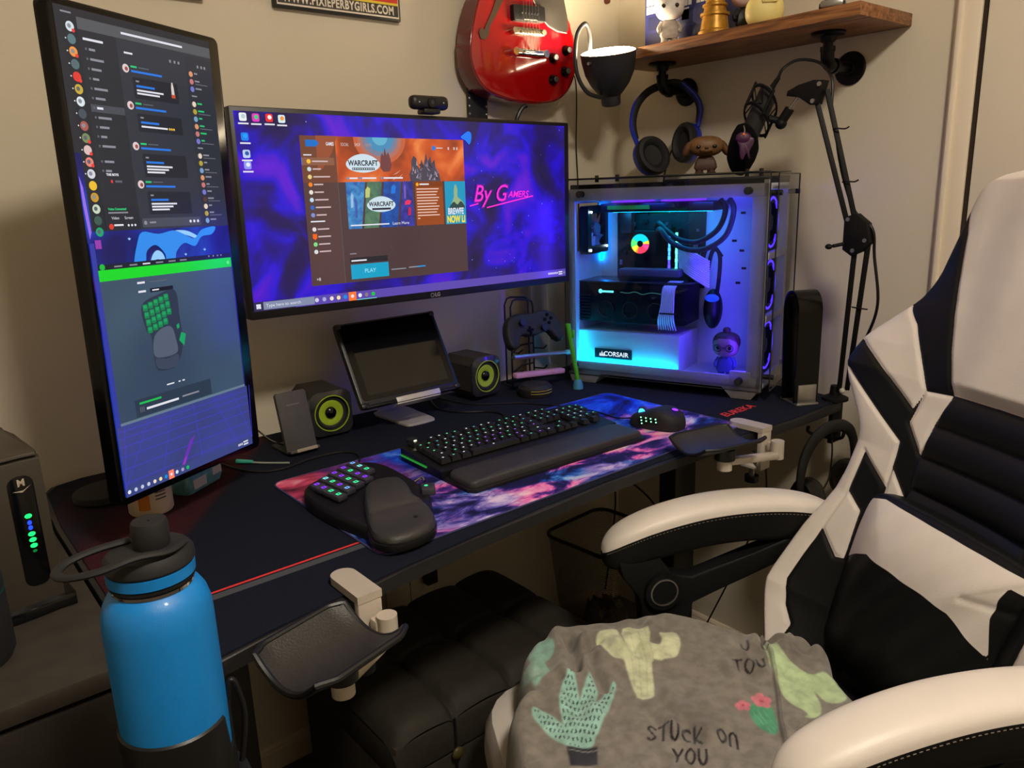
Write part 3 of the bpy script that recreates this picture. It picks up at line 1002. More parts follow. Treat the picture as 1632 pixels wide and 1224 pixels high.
def node_math(nt, op, a, b_=None, c=None, clamp=False):
    n = nt.nodes.new('ShaderNodeMath')
    n.operation = op
    n.use_clamp = clamp
    for i, s_ in enumerate((a, b_, c)):
        if s_ is None:
            continue
        if isinstance(s_, (int, float)):
            n.inputs[i].default_value = s_
        else:
            nt.links.new(s_, n.inputs[i])
    return n.outputs[0]


def desk_mat_material():
    """black woven mat; a red hex pattern is printed on its left end"""
    m = bpy.data.materials.new('desk_mat_cloth')
    m.use_nodes = True
    nt = m.node_tree
    bs = nt.nodes['Principled BSDF']
    tc = nt.nodes.new('ShaderNodeTexCoord')
    sp = nt.nodes.new('ShaderNodeSeparateXYZ')
    nt.links.new(tc.outputs['Object'], sp.inputs[0])
    # diagonal band coordinate along the mat's left end
    d = node_math(nt, 'ADD', node_math(nt, 'MULTIPLY', sp.outputs[0], 1.0), node_math(nt, 'MULTIPLY', sp.outputs[1], -0.75))
    band = nt.nodes.new('ShaderNodeValToRGB')
    band.color_ramp.elements[0].position = 0.30
    band.color_ramp.elements[0].color = (0, 0, 0, 1)
    band.color_ramp.elements[1].position = 1.0
    band.color_ramp.elements[1].color = (0, 0, 0, 1)
    for p, v in ((0.34, 0.30), (0.44, 0.15), (0.52, 0.8), (0.655, 0.75), (0.675, 0.0)):
        e = band.color_ramp.elements.new(p)
        e.color = (v, v, v, 1)
    nt.links.new(node_math(nt, 'MULTIPLY_ADD', d, 1.0, 1.30), band.inputs[0])
    vo = nt.nodes.new('ShaderNodeTexVoronoi')
    vo.feature = 'DISTANCE_TO_EDGE'
    vo.inputs['Scale'].default_value = 170
    nt.links.new(tc.outputs['Object'], vo.inputs['Vector'])
    hexm = node_math(nt, 'GREATER_THAN', vo.outputs['Distance'], 0.055)
    n1 = nt.nodes.new('ShaderNodeTexNoise')
    n1.inputs['Scale'].default_value = 380
    nt.links.new(tc.outputs['Object'], n1.inputs['Vector'])
    red = node_mix(nt, n1.outputs[0], rgb(30, 9, 10), rgb(104, 32, 26))
    base = node_mix(nt, n1.outputs[0], rgb(10, 13, 22), rgb(28, 33, 50))
    col = node_mix(nt, node_math(nt, 'MULTIPLY', band.outputs[0], node_math(nt, 'MULTIPLY_ADD', hexm, 0.75, 0.1)), base, red)
    nt.links.new(col, bs.inputs['Base Color'])
    bs.inputs['Roughness'].default_value = 0.95
    bs.inputs['Specular IOR Level'].default_value = 0.15
    bp = nt.nodes.new('ShaderNodeBump')
    bp.inputs['Strength'].default_value = 0.4
    bp.inputs['Distance'].default_value = 0.001
    nt.links.new(n1.outputs[0], bp.inputs['Height'])
    nt.links.new(bp.outputs[0], bs.inputs['Normal'])
    return m


desk = thing('gaming_desk', 'long black gaming desk with rounded corners along the back wall', 'desk', (0.95, 1.22, FL))
front = [(0.20, 0.828), (0.30, 0.846), (0.40, 0.862), (0.50, 0.874), (0.65, 0.887), (0.80, 0.898), (0.95, 0.902), (1.10, 0.902), (1.25, 0.894), (1.40, 0.882), (1.55, 0.874), (1.66, 0.872)]
outline = front + [(1.735, 0.875), (1.765, 0.90), (1.772, 0.95), (1.772, 1.45), (1.770, 1.60), (1.755, 1.638), (1.72, 1.645), (0.24, 1.645), (0.19, 1.63), (0.168, 1.59), (0.160, 1.40), (0.160, 0.86), (0.172, 0.835)]
b = MB()
b.prism(outline, DK - 0.024, DK - 0.003, m_top, bev=0.004)
b.build('tabletop', desk, world=True)
b = MB()
b.prism([(0.30, 0.945), (1.66, 0.975), (1.66, 1.58), (0.30, 1.58)], DK - 0.050, DK - 0.024, m_steel)
b.build('under_frame', desk, world=True)
for x in (1.405, 0.30):
    b = MB()
    b.box((x, 1.10, (DK - 0.05 + FL + 0.03) / 2), (0.078, 0.050, DK - 0.05 - FL - 0.03), m_steel, bev=0.004)
    b.box((x, 1.20, FL + 0.016), (0.070, 0.620, 0.030), m_steel, bev=0.006)
    b.build('leg', desk, world=True)

dm = thing('desk_mat', 'full-size black desk mat with red stripe near the front edge and red hexagons at left', 'desk mat', (0.95, 1.22, DK - 0.003))
mo = [(0.2, 0.834)] + [(x, y + 0.006) for x, y in front[1:-1]] + [(1.65, 0.88), (1.72, 0.884), (1.755, 0.91), (1.762, 0.95), (1.762, 1.45), (1.760, 1.60), (1.745, 1.628), (1.715, 1.636), (0.245, 1.636), (0.20, 1.622), (0.178, 1.585), (0.168, 1.40), (0.168, 0.865), (0.178, 0.842)]
b = MB()
b.prism(mo, DK - 0.003, DK, desk_mat_material(), bev=0.0012)
b.build('cloth', dm, world=True)
m_redp = mat('red_print', (214, 48, 48), rough=0.9, var=0.12, scale=300)
m_greyp = mat('grey_print', (66, 70, 78), rough=0.9, var=0.15, scale=300)
b = MB()
for x0, x1 in ((0.172, 0.56),):
    b.add([(x0, 0.9935, DK + 0.0001), (x1, 0.9935, DK + 0.0001), (x1, 0.9985, DK + 0.0001), (x0, 0.9985, DK + 0.0001)], [(0, 1, 2, 3)], m_redp)
    b.add([(x0, 0.9750, DK + 0.0001), (x1, 0.9750, DK + 0.0001), (x1, 0.9900, DK + 0.0001), (x0, 0.9900, DK + 0.0001)], [(0, 1, 2, 3)], m_greyp)
b.build('stripe', dm, world=True)
b = MB()
b.text('EUREKA', 0.034, m_redp, T(1.495, 1.000, DK + 0.0002) @ RZ(0), bold=0.0008, shear=0.25, sx=0.92, spacing=1.05)
b.build('lettering', dm, world=True)


# ------------------------------------------------------------------ nebula mouse mat
def galaxy_material():
    m = bpy.data.materials.new('nebula_print')
    m.use_nodes = True
    nt = m.node_tree
    bs = nt.nodes['Principled BSDF']
    tc = nt.nodes.new('ShaderNodeTexCoord')
    mp = nt.nodes.new('ShaderNodeMapping')
    mp.inputs['Rotation'].default_value = (0, 0, math.radians(-18))
    mp.inputs['Scale'].default_value = (1.0, 1.7, 1.0)
    nt.links.new(tc.outputs['Object'], mp.inputs[0])
    sp = nt.nodes.new('ShaderNodeSeparateXYZ')
    nt.links.new(tc.outputs['Object'], sp.inputs[0])

    def noise(scale, det, dist, off, vec=None, rough=0.6):
        m2 = nt.nodes.new('ShaderNodeMapping')
        m2.inputs['Location'].default_value = (off, off * 1.3, 0)
        nt.links.new(vec or mp.outputs[0], m2.inputs[0])
        n = nt.nodes.new('ShaderNodeTexNoise')
        n.inputs['Scale'].default_value = scale
        n.inputs['Detail'].default_value = det
        n.inputs['Distortion'].default_value = dist
        n.inputs['Roughness'].default_value = rough
        nt.links.new(m2.outputs[0], n.inputs['Vector'])
        return n.outputs[0]

    def ramp(f, stops):
        r = nt.nodes.new('ShaderNodeValToRGB')
        el = r.color_ramp.elements
        el[0].position, el[0].color = stops[0][0], stops[0][1]
        el[1].position, el[1].color = stops[-1][0], stops[-1][1]
        for p, c in stops[1:-1]:
            e = el.new(p)
            e.color = c
        nt.links.new(f, r.inputs[0])
        return r.outputs[0]
    # billowing cloud: one height field, coloured by a pink ramp or a blue ramp
    billow = noise(10.0, 12, 0.45, 0.4, rough=0.64)
    pinkr = ramp(billow, [(0.42, rgb(22, 22, 84)), (0.48, rgb(84, 44, 150)), (0.53, rgb(232, 104, 186)), (0.60, rgb(246, 180, 214)), (0.68, rgb(252, 230, 236))])
    bluer = ramp(billow, [(0.42, rgb(8, 14, 60)), (0.48, rgb(26, 66, 165)), (0.54, rgb(70, 140, 225)), (0.60, rgb(170, 205, 235)), (0.68, rgb(250, 238, 205))])
    violr = ramp(billow, [(0.42, rgb(16, 18, 70)), (0.49, rgb(66, 60, 160)), (0.56, rgb(150, 134, 214)), (0.64, rgb(228, 208, 244))])
    pick = ramp(noise(4.2, 2, 0.3, 2.2), [(0.44, (0, 0, 0, 1)), (0.52, (1, 1, 1, 1))])
    pick2 = ramp(noise(3.6, 2, 0.3, 8.1), [(0.50, (0, 0, 0, 1)), (0.58, (1, 1, 1, 1))])
    c1 = node_mix(nt, pick, bluer, pinkr)
    c2 = node_mix(nt, pick2, c1, violr)
    # far half of the mat is deep blue sky with thin veils
    sky = ramp(noise(5.5, 8, 1.2, 3.3), [(0.34, rgb(5, 12, 60)), (0.47, rgb(10, 44, 190)), (0.57, rgb(24, 96, 245)), (0.66, rgb(110, 160, 250)), (0.78, rgb(160, 110, 235))])
    wob = node_math(nt, 'MULTIPLY_ADD', noise(7.0, 4, 0.3, 9.0), 0.12, -0.06)
    yy = node_math(nt, 'ADD', node_math(nt, 'SUBTRACT', sp.outputs[1], node_math(nt, 'MULTIPLY', sp.outputs[0], -0.10)), wob)
    fy = node_math(nt, 'MULTIPLY_ADD', yy, 9.0, 0.15, clamp=True)
    c3 = node_mix(nt, fy, c2, sky)
    # rose veil at the left end
    rose = ramp(noise(7.0, 7, 1.4, 5.5), [(0.35, rgb(24, 20, 40)), (0.48, rgb(150, 46, 80)), (0.58, rgb(240, 90, 130)), (0.70, rgb(250, 180, 200))])
    fx = node_math(nt, 'MULTIPLY', node_math(nt, 'MULTIPLY_ADD', sp.outputs[0], -6.0, -1.30, clamp=True), node_math(nt, 'MULTIPLY_ADD', sp.outputs[1], 7.0, 0.30, clamp=True))
    c4 = node_mix(nt, fx, c3, rose)
    nt.links.new(c4, bs.inputs['Base Color'])
    bs.inputs['Roughness'].default_value = 0.8
    bs.inputs['Specular IOR Level'].default_value = 0.25
    return m


gm = thing('mouse_mat', 'long nebula-printed mouse mat in blue, pink and violet under the keyboard', 'mouse mat', (0.9535, 1.127, DK))
b = MB()
b.prism(rrect(0.900, 0.404, 0.022), 0.0, 0.003, galaxy_material(), bev=0.001)
b.build('printed_cloth', gm)
b = MB()
pr_ = rrect(0.902, 0.406, 0.023)
b.tube([(x, y, 0.0016) for x, y in pr_], 0.0016, mat('stitch', (60, 62, 110), rough=0.9, var=0.3, scale=900), seg=6, closed=True)
b.build('stitched_edge', gm)
# ------------------------------------------------------------------ things on the desk
def dome(b, poly, prof, m, M=None, hf=None, base=None):
    """stack of shrinking outlines: prof = [(scale, z), ...]; hf(x, y, z) may lift each point"""
    cx = sum(p[0] for p in poly) / len(poly)
    cy = sum(p[1] for p in poly) / len(poly)
    N = len(poly)
    vs, fs = [], []
    for s_, z_ in prof:
        for x, y in poly:
            px, py = cx + (x - cx) * s_, cy + (y - cy) * s_
            vs.append((px, py, hf(px, py, z_, s_) if hf else z_))
    for j in range(len(prof) - 1):
        for i in range(N):
            k = (i + 1) % N
            fs.append((j * N + i, j * N + k, (j + 1) * N + k, (j + 1) * N + i))
    vs.append((cx, cy, hf(cx, cy, prof[-1][1], 0) if hf else prof[-1][1]))
    c = len(vs) - 1
    L = len(prof) - 1
    for i in range(N):
        fs.append((L * N + i, L * N + (i + 1) % N, c))
    fs.append([i for i in range(N)][::-1])
    b.add(vs, fs, m, M)


PILLOW = [(1.0, 0.0), (1.0, 0.35), (0.985, 0.55), (0.95, 0.75), (0.88, 0.9), (0.75, 0.97), (0.5, 1.0), (0.25, 1.0)]
m_key = mat('keycap', (26, 26, 29), rough=0.45, var=0.1, scale=80)
m_leather = mat('leatherette', (50, 49, 49), rough=0.5, var=0.12, scale=20, bump=0.25, bscale=600)

# ---- full-size keyboard: x right, y back
KB = thing('mechanical_keyboard', 'full-size black mechanical keyboard with small green, white and violet backlit letters', 'keyboard', (0.7385, 1.113, DK + 0.003), -2.0)
b = MB()
b.add([(0, 0, 0), (0.448, 0, 0), (0.448, 0.150, 0), (0, 0.150, 0), (0, 0, 0.016), (0.448, 0, 0.016), (0.448, 0.150, 0.028), (0, 0.150, 0.028)],
      [(3, 2, 1, 0), (4, 5, 6, 7), (0, 1, 5, 4), (1, 2, 6, 5), (2, 3, 7, 6), (3, 0, 4, 7)], m_blk)
b.build('case', KB)
b = MB()
b.cyl((0.026, 0.148, 0.030), (0.026, 0.148, 0.040), 0.011, m_soft, seg=24)
b.build('volume_dial', KB)
b = MB(); b.box((0.026, 0.1355, 0.0375), (0.005, 0.002, 0.004), emit('led_warm', (255, 240, 190), 6)); b.build('status_light', KB)
b = MB()
b.box((-0.0010, 0.100, 0.012), (0.003, 0.095, 0.003), emit('led_strip_green', (60, 210, 70), 0.35))
b.build('side_light', KB)
rows = [(0.136, [0, 2, 3, 4, 5, 6.5, 7.5, 8.5, 9.5, 11, 12, 13, 14, 15.25, 16.25, 17.25], {}),
        (0.1135, list(range(13)) + [13] + [15.25, 16.25, 17.25, 18.5, 19.5, 20.5, 21.5], {13: 2}),
        (0.0945, [0] + [1.5 + i for i in range(12)] + [13.5] + [15.25, 16.25, 17.25, 18.5, 19.5, 20.5, 21.5], {0: 1.5, 13: 1.5}),
        (0.0755, [0] + [1.75 + i for i in range(11)] + [12.75] + [18.5, 19.5, 20.5], {0: 1.75, 12: 2.25}),
        (0.0565, [0] + [2.25 + i for i in range(10)] + [12.25] + [16.25, 18.5, 19.5, 20.5, 21.5], {0: 2.25, 11: 2.75}),
        (0.0375, [0, 1.25, 2.5, 3.75, 10, 11.25, 12.5, 13.75, 15.25, 16.25, 17.25, 18.5, 20.5], {0: 1.25, 1: 1.25, 2: 1.25, 3: 6.25, 4: 1.25, 5: 1.25, 6: 1.25, 7: 1.25, 11: 2})]
leg_cols = {'g': emit('key_green', (90, 230, 150), 2.6), 'w': emit('key_white', (215, 235, 225), 2.4), 'v': emit('key_violet', (170, 90, 240), 2.6), 'b': emit('key_teal', (90, 190, 210), 2.2)}
keymesh = {}


def keycap(wd, c):
    if (wd, c) in keymesh:
        return keymesh[(wd, c)]
    b = MB()
    w = 0.019 * wd - 0.0022
    b.add([(-w / 2, -0.0084, 0), (w / 2, -0.0084, 0), (w / 2, 0.0084, 0), (-w / 2, 0.0084, 0),
           (-w / 2 + 0.002, -0.0062, 0.0085), (w / 2 - 0.002, -0.0062, 0.0085), (w / 2 - 0.002, 0.0070, 0.0085), (-w / 2 + 0.002, 0.0070, 0.0085)],
          [(4, 5, 6, 7), (0, 1, 5, 4), (1, 2, 6, 5), (2, 3, 7, 6), (3, 0, 4, 7)], m_key)
    e = leg_cols[c]
    z_ = 0.00865
    b.rect(-0.0018, 0.0020, 0.0016, 0.0027, z_, e)
    b.rect(-0.0018, 0.0020, -0.0011, 0.0048, z_, e)
    b.rect(0.0002, 0.0026, 0.0009, 0.0048, z_, e)
    o = b.build('key', KB)
    keymesh[(wd, c)] = o.data
    return o


nk = 0
random.seed(21)
rest = MB()
for y, xs, ws in rows:
    for i, x in enumerate(xs):
        wd = ws.get(i, 1)
        t = random.random()
        c = ('g' if t < 0.5 else 'w' if t < 0.8 else 'b') if y > 0.09 else ('v' if 5 < x < 13 and t < 0.6 else 'w' if t < 0.7 else 'g')
        px = 0.014 + (x + wd / 2) * 0.019
        pz = 0.0185 + y / 0.15 * 0.012
        if nk >= 100:
            k_ = keymesh.get((1, 'g'))
            rest.add([v.co + Vector((px, y - 0.005, pz)) for v in k_.vertices], [list(p.vertices) for p in k_.polygons], m_key)
            continue
        r = keycap(wd, c)
        if isinstance(r, bpy.types.Object):
            o = r
        else:
            o = bpy.data.objects.new('key', r)
            COL.objects.link(o)
            o.parent = KB
        o.location = (px, y - 0.005, pz)
        o.rotation_euler[0] = math.radians(4.5)
        nk += 1
rest.build('small_keys', KB, kind='stuff')

wr = thing('wrist_rest', 'long black padded wrist rest in front of the full-size keyboard', 'wrist rest', (0.7350, 1.020, DK + 0.003), -2.0)
b = MB()
b.prism([(0.012, 0), (0.436, 0), (0.448, 0.012), (0.448, 0.090), (0, 0.090), (0, 0.012)], 0, 0.007, m_blk, bev=0.002)
b.build('base', wr)
b = MB()
def wr_h(x, y, z_, s_):
    return z_ * (0.65 + 0.35 * min(1, max(0, y / 0.05)))
dome(b, rrect(0.436, 0.080, 0.014, cx=0.224, cy=0.047), [(1, 0.006), (1.0, 0.012), (0.992, 0.016), (0.975, 0.0185), (0.93, 0.020), (0.5, 0.0205), (0.2, 0.0205)], m_leather)
b.build('cushion', wr)

# ---- one-hand keypad
KP = thing('one_hand_keypad', 'black one-hand gaming keypad with big palm rest and coloured lit keys', 'keypad', (0.585, 1.10, DK + 0.003))
b = MB()
body = smooth2([(0.500, 1.175), (0.520, 1.215), (0.58, 1.243), (0.640, 1.258), (0.672, 1.235), (0.678, 1.16), (0.662, 1.04), (0.620, 0.985), (0.560, 0.960), (0.515, 0.985), (0.500, 1.06), (0.496, 1.12)], 5)
dome(b, body, [(1.0, DK + 0.003), (1.0, DK + 0.014), (0.985, DK + 0.022), (0.95, DK + 0.026), (0.6, DK + 0.027), (0.2, DK + 0.027)], m_blk)
b.build('case', KP, world=True)
b = MB()
palm = smooth2([(0.601, 1.118), (0.619, 1.110), (0.629, 1.083), (0.624, 1.045), (0.614, 1.012), (0.620, 0.990), (0.614, 0.958), (0.601, 0.933), (0.582, 0.917), (0.552, 0.910), (0.524, 0.913), (0.509, 0.925), (0.503, 0.949), (0.513, 0.984), (0.528, 1.018), (0.546, 1.052), (0.574, 1.097)], 4)


def palm_h(x, y, z_, s_):
    t = (y - 0.91) / 0.21
    hump = 0.022 / (1 + math.exp(-(t - 0.42) / 0.07)) - 0.010 * max(0.0, (t - 0.8) / 0.2)
    crease = 0.0022 * math.exp(-((t + 0.35 * (x - 0.56) - 0.40) / 0.022) ** 2) * (1 if s_ < 0.97 else 0)
    return DK + 0.018 + z_ * (0.014 + hump) - crease


dome(b, palm, [(1.03, -0.9), (1.04, -0.5), (1.035, -0.05), (1.0, 0.0)], m_blk, hf=lambda x, y, z_, s_: DK + 0.018 + z_ * 0.012)
b.build('palm_base', KP, world=True)
b = MB()
dome(b, palm, [(0.99, -0.05), (1.005, 0.2), (0.995, 0.5), (0.96, 0.80), (0.90, 0.93), (0.82, 0.98)] + [(0.76 - 0.06 * q_, 1.0) for q_ in range(13)], m_leather, hf=palm_h)
b.build('palm_rest', KP, world=True)
pc_ = ['vwvvb', 'vgvgw', 'gvgvg', 'gbgvb']
kcols = {'v': emit('tk_violet', (130, 50, 235), 1.6), 'g': emit('tk_green', (50, 220, 140), 1.6), 'b': emit('tk_blue', (110, 160, 230), 1.6), 'w': emit('tk_aqua', (120, 215, 215), 1.6)}
m_kc2 = mat('keycap_grey', (58, 58, 66), rough=0.4, var=0.1, scale=60)
for j in range(4):
    for i in range(5):
        if j == 3 and i > 3:
            continue
        x = 0.524 + 0.0242 * i + 0.002 * j
        y = 1.176 + 0.0165 * i - 0.00085 * i * i - 0.0225 * j
        b = MB(T(x, y, DK + 0.0295) @ RZ(16) @ RX(5))
        b.box((0, 0, 0.004), (0.0205, 0.0195, 0.009), m_kc2, bev=0.002)
        c = pc_[j][i]
        b.rect(-0.0045, -0.0015, 0.0045, 0.0055, 0.00865, kcols[c])
        b.rect(-0.0020, 0.0005, 0.0020, 0.0035, 0.0087, m_key)
        b.build('key', KP, world=True)
b = MB(T(0.660, 1.040, DK + 0.024) @ RZ(-30))
b.box((0, 0, 0.005), (0.024, 0.030, 0.014), m_kc2, bev=0.003)
b.disc(-0.003, 0.002, 0.0035, 0.01215, kcols['g'])
b.build('thumb_key', KP, world=True)
b = MB()
b.tube([(0.663, 1.085, DK + 0.03), (0.672, 1.075, DK + 0.038), (0.668, 1.062, DK + 0.036)], 0.0022, m_chrome, sm=5)
b.build('thumb_lever', KP, world=True)
b = MB()
b.flat([(0.574, 0.951), (0.578, 0.957), (0.582, 0.952), (0.580, 0.947)], DK + 0.0345, m_soft)
b.build('brand_mark', KP, world=True)

# ---- mouse (x right, y front)
MS = thing('gaming_mouse', 'black gaming mouse with a grid of twelve green-lit side buttons', 'mouse', (1.268, 1.050, DK + 0.003), 14)
mo_ = smooth2([(-0.030, -0.045), (-0.036, -0.012), (-0.034, 0.025), (-0.030, 0.050), (-0.012, 0.060), (0.012, 0.060), (0.030, 0.050), (0.034, 0.020), (0.040, -0.020), (0.034, -0.048), (0.012, -0.060), (-0.014, -0.058)], 4)


def mouse_h(x, y, z_, s_):
    return z_ * (0.024 + 0.020 * math.exp(-((y + 0.015) / 0.042) ** 2))


b = MB()
dome(b, mo_, [(0.98, 0.0), (1.0, 0.25), (0.98, 0.6), (0.92, 0.82), (0.8, 0.93), (0.62, 0.98), (0.45, 1.0), (0.28, 1.01), (0.12, 1.01)], m_soft, hf=mouse_h)
b.build('shell', MS)
b = MB(); b.cyl((-0.004, 0.036, 0.028), (0.004, 0.036, 0.028), 0.011, m_kc2, seg=20); b.cyl((-0.0042, 0.036, 0.028), (-0.0047, 0.036, 0.028), 0.008, emit('wheel_blue', (60, 190, 240), 3)); b.build('scroll_wheel', MS)
b = MB(T(0, -0.030, 0.0445)); b.text('\u25CF', 0.018, emit('logo_violet', (120, 40, 255), 3.0), T(0, -0.012, -0.0015) @ RX(12)); b.build('lit_logo', MS)
e_mg = emit('mouse_green', (130, 255, 170), 3.5)
for j in range(3):
    for i in range(4):
        b = MB(T(-0.0345 + 0.0022 * (j - 1) - 0.0005, -0.014 + i * 0.0115, 0.0265 - j * 0.0075) @ RY(-72))
        b.box((0, 0, 0.0005), (0.0064, 0.0100, 0.003), m_key, bev=0.0008)
        b.rect(-0.0012, -0.0015, 0.0012, 0.0015, 0.00215, e_mg)
        b.build('side_button', MS)
b = MB()
b.tube([(1.255, 1.110, DK + 0.012), (1.245, 1.150, DK + 0.006), (1.250, 1.215, DK + 0.0056), (1.235, 1.29, DK + 0.0056), (1.215, 1.36, DK + 0.0025), (1.18, 1.42, DK + 0.0022), (1.09, 1.50, DK + 0.0022), (1.07, 1.61, DK + 0.0022)], 0.0016, m_blk, sm=8)
b.build('cable', MS, world=True)

# ---- desktop speakers
m_green = mat('lime_cone', (150, 178, 40), rough=0.45, var=0.06)
m_smoke = mat('smoked_plastic', (44, 44, 46), rough=0.18, var=0.1, coat=0.5)
SPK = thing('desktop_speaker', 'small black cube speaker with lime cone behind the phone stand', 'speaker', (0.722, 1.515, DK), -3, group='pair of desktop speakers')
s = 0.049
oct_ = [(-s, 0.022), (-s + 0.014, 0.006), (s - 0.014, 0.006), (s, 0.022), (s, 0.088), (s - 0.018, 0.106), (-s + 0.018, 0.106), (-s, 0.088)]
FR = frame((0, 0, 0), (1, 0, 0), (0, 0, 1), (0, -1, 0))
b = MB(FR)
b.prism(oct_, -0.105, 0.0, mat('speaker_vinyl', (44, 40, 36), rough=0.55, var=0.12, scale=30, bump=0.2, bscale=500), bev=0.002)
b.build('cabinet', SPK)
b = MB(FR)
N_ = 36
vs, fs = [], []
for k in range(N_):
    a = 2 * PI * k / N_
    # outer octagon point in this direction, inner circle point
    dx, dy = math.cos(a), math.sin(a)
    r_ = min(s / max(abs(dx), 1e-6), 0.050 / max(abs(dy), 1e-6), 0.0615)
    vs += [(dx * r_, 0.056 + dy * r_, 0.0005), (dx * r_ * 0.985, 0.056 + dy * r_ * 0.985, 0.007), (dx * 0.041, 0.056 + dy * 0.041, 0.010), (dx * 0.039, 0.056 + dy * 0.039, 0.004), (dx * 0.036, 0.056 + dy * 0.036, 0.001)]
for k in range(N_):
    j = (k + 1) % N_
    for i in range(4):
        fs.append((5 * k + i, 5 * j + i, 5 * j + i + 1, 5 * k + i + 1))
b.add(vs, fs, m_smoke)
b.build('front_bezel', SPK)
b = MB(FR @ T(0, 0.056, 0)); b.ring(0.0385, 0.0405, 0.009, 0.0112, m_green, seg=40); b.build('trim_ring', SPK)
b = MB(FR @ T(0, 0.056, 0)); b.lathe([(0.037, 0.001), (0.034, 0.005), (0.030, 0.0045), (0.028, 0.003)], m_soft, 32); b.build('surround', SPK)
b = MB(FR @ T(0, 0.056, 0)); b.lathe([(0.0285, 0.0042), (0.024, 0.0046), (0.013, 0.0012)], m_green, 32); b.build('cone', SPK)
b = MB(FR @ T(0, 0.056, 0)); b.lathe([(0.0132, 0.0008), (0.012, 0.006), (0.008, 0.0095), (0.0005, 0.011)], m_gloss, 24); b.build('dust_cap', SPK)
SPK2 = copy_thing(SPK, (1.152, 1.515, DK + 0.006), 3, 'small black cube speaker with lime cone to the right of the tablet')
SPK2.scale = (0.96, 1, 1)

# ---- phone charging stand
ch = thing('phone_charging_stand', 'dark grey upright phone charging stand in front of the left speaker', 'charging stand', (0.625, 1.455, DK), 2)
m_chg = mat('rubber_grey', (62, 60, 58), rough=0.6, var=0.06, scale=40)
CF = T(0, 0, 0.004) @ RX(-15) @ FR
b = MB(CF)
b.prism(rrect(0.068, 0.128, 0.006, cx=0, cy=0.064), -0.009, 0, m_chg, bev=0.002, bot=False)
b.build('back_plate', ch)
b = MB(CF)
b.prism(rrect(0.066, 0.006, 0.002, cx=0, cy=0.004), 0, 0.014, m_chg, bev=0.001)
b.box((0.004, 0.0045, 0.0146), (0.046, 0.007, 0.002), mat('ledge_pad', (150, 138, 118), rough=0.6), bev=0.001)
b.build('ledge', ch)
b = MB(CF); b.rect(-0.014, 0.099, 0.014, 0.1018, 0.0002, mat('print_grey', (96, 94, 92), rough=0.5)); b.build('faded_print', ch)
b = MB(); b.box((0, 0.050, 0.004), (0.062, 0.070, 0.008), m_chg, bev=0.003); b.build('foot', ch)

# ---- tablet on metal stand
tb = thing('tablet', 'black tablet with dark screen in a rugged case, leaning back on a silver stand', 'tablet', (0.898, 1.45, 0.9065), 0)
tilt = 30
TF = RX(-tilt) @ FR @ RZ(0)
b = MB(TF)
pts = rrect(0.262, 0.202, 0.012, cx=0, cy=0.100)
b.prism(pts, -0.014, -0.001, m_blk, bev=0.003)
for sx in (-1, 1):
    for v in (0.006, 0.194):
        b.box((sx * 0.124, v, -0.006), (0.016, 0.014, 0.018), m_blk, bev=0.005)
b.build('rugged_case', tb)
b = MB(TF)
b.prism(rrect(0.246, 0.180, 0.008, cx=0, cy=0.106), -0.0012, 0.0, m_gloss)
b.build('glass', tb)
b = MB(TF)
b.prism(rrect(0.214, 0.155, 0.002, cx=0, cy=0.105), 0.0, 0.0002, mat('screen_off', (12, 12, 14), rough=0.06, var=0.02))
b.build('display', tb)
b = MB(TF)
b.box((0, 0.008, 0.000), (0.230, 0.008, 0.004), m_soft, bev=0.002)
b.box((0.0, 0.0085, 0.0022), (0.030, 0.004, 0.002), m_gloss)
b.build('lower_rim', tb)
ts = thing('tablet_stand', 'silver metal tablet stand with a rounded plate foot', 'stand', (0.918, 1.53, DK))
b = MB()
b.prism(smooth2([(-0.040, 0.075), (-0.042, 0.0), (-0.040, -0.060), (-0.028, -0.078), (0.028, -0.078), (0.040, -0.060), (0.042, 0.0), (0.040, 0.075)], 3), 0, 0.005, m_satin, bev=0.0015)
b.build('foot', ts)
b = MB()
prof = [(0.070, 0.005), (0.052, 0.050), (0.018, 0.085), (0.0, 0.115), (0.020, 0.150), (0.040, 0.190)]
for (y0, z0), (y1, z1) in zip(prof, prof[1:]):
    b.add([(-0.032, y0, z0), (0.032, y0, z0), (0.032, y1, z1), (-0.032, y1, z1), (-0.032, y0 + 0.004, z0), (0.032, y0 + 0.004, z0), (0.032, y1 + 0.004, z1), (-0.032, y1 + 0.004, z1)],
          [(0, 1, 2, 3), (7, 6, 5, 4), (0, 3, 7, 4), (1, 5, 6, 2)], m_satin)
b.build('neck', ts)
b = MB(T(-0.02, -0.080, 0.0665) @ RX(-tilt))
b.box((0, -0.008, -0.0105), (0.115, 0.030, 0.0035), m_satin, bev=0.0015)
b.box((0, -0.0235, -0.002), (0.115, 0.003, 0.012), m_satin, bev=0.001)
b.build('front_lip', ts)

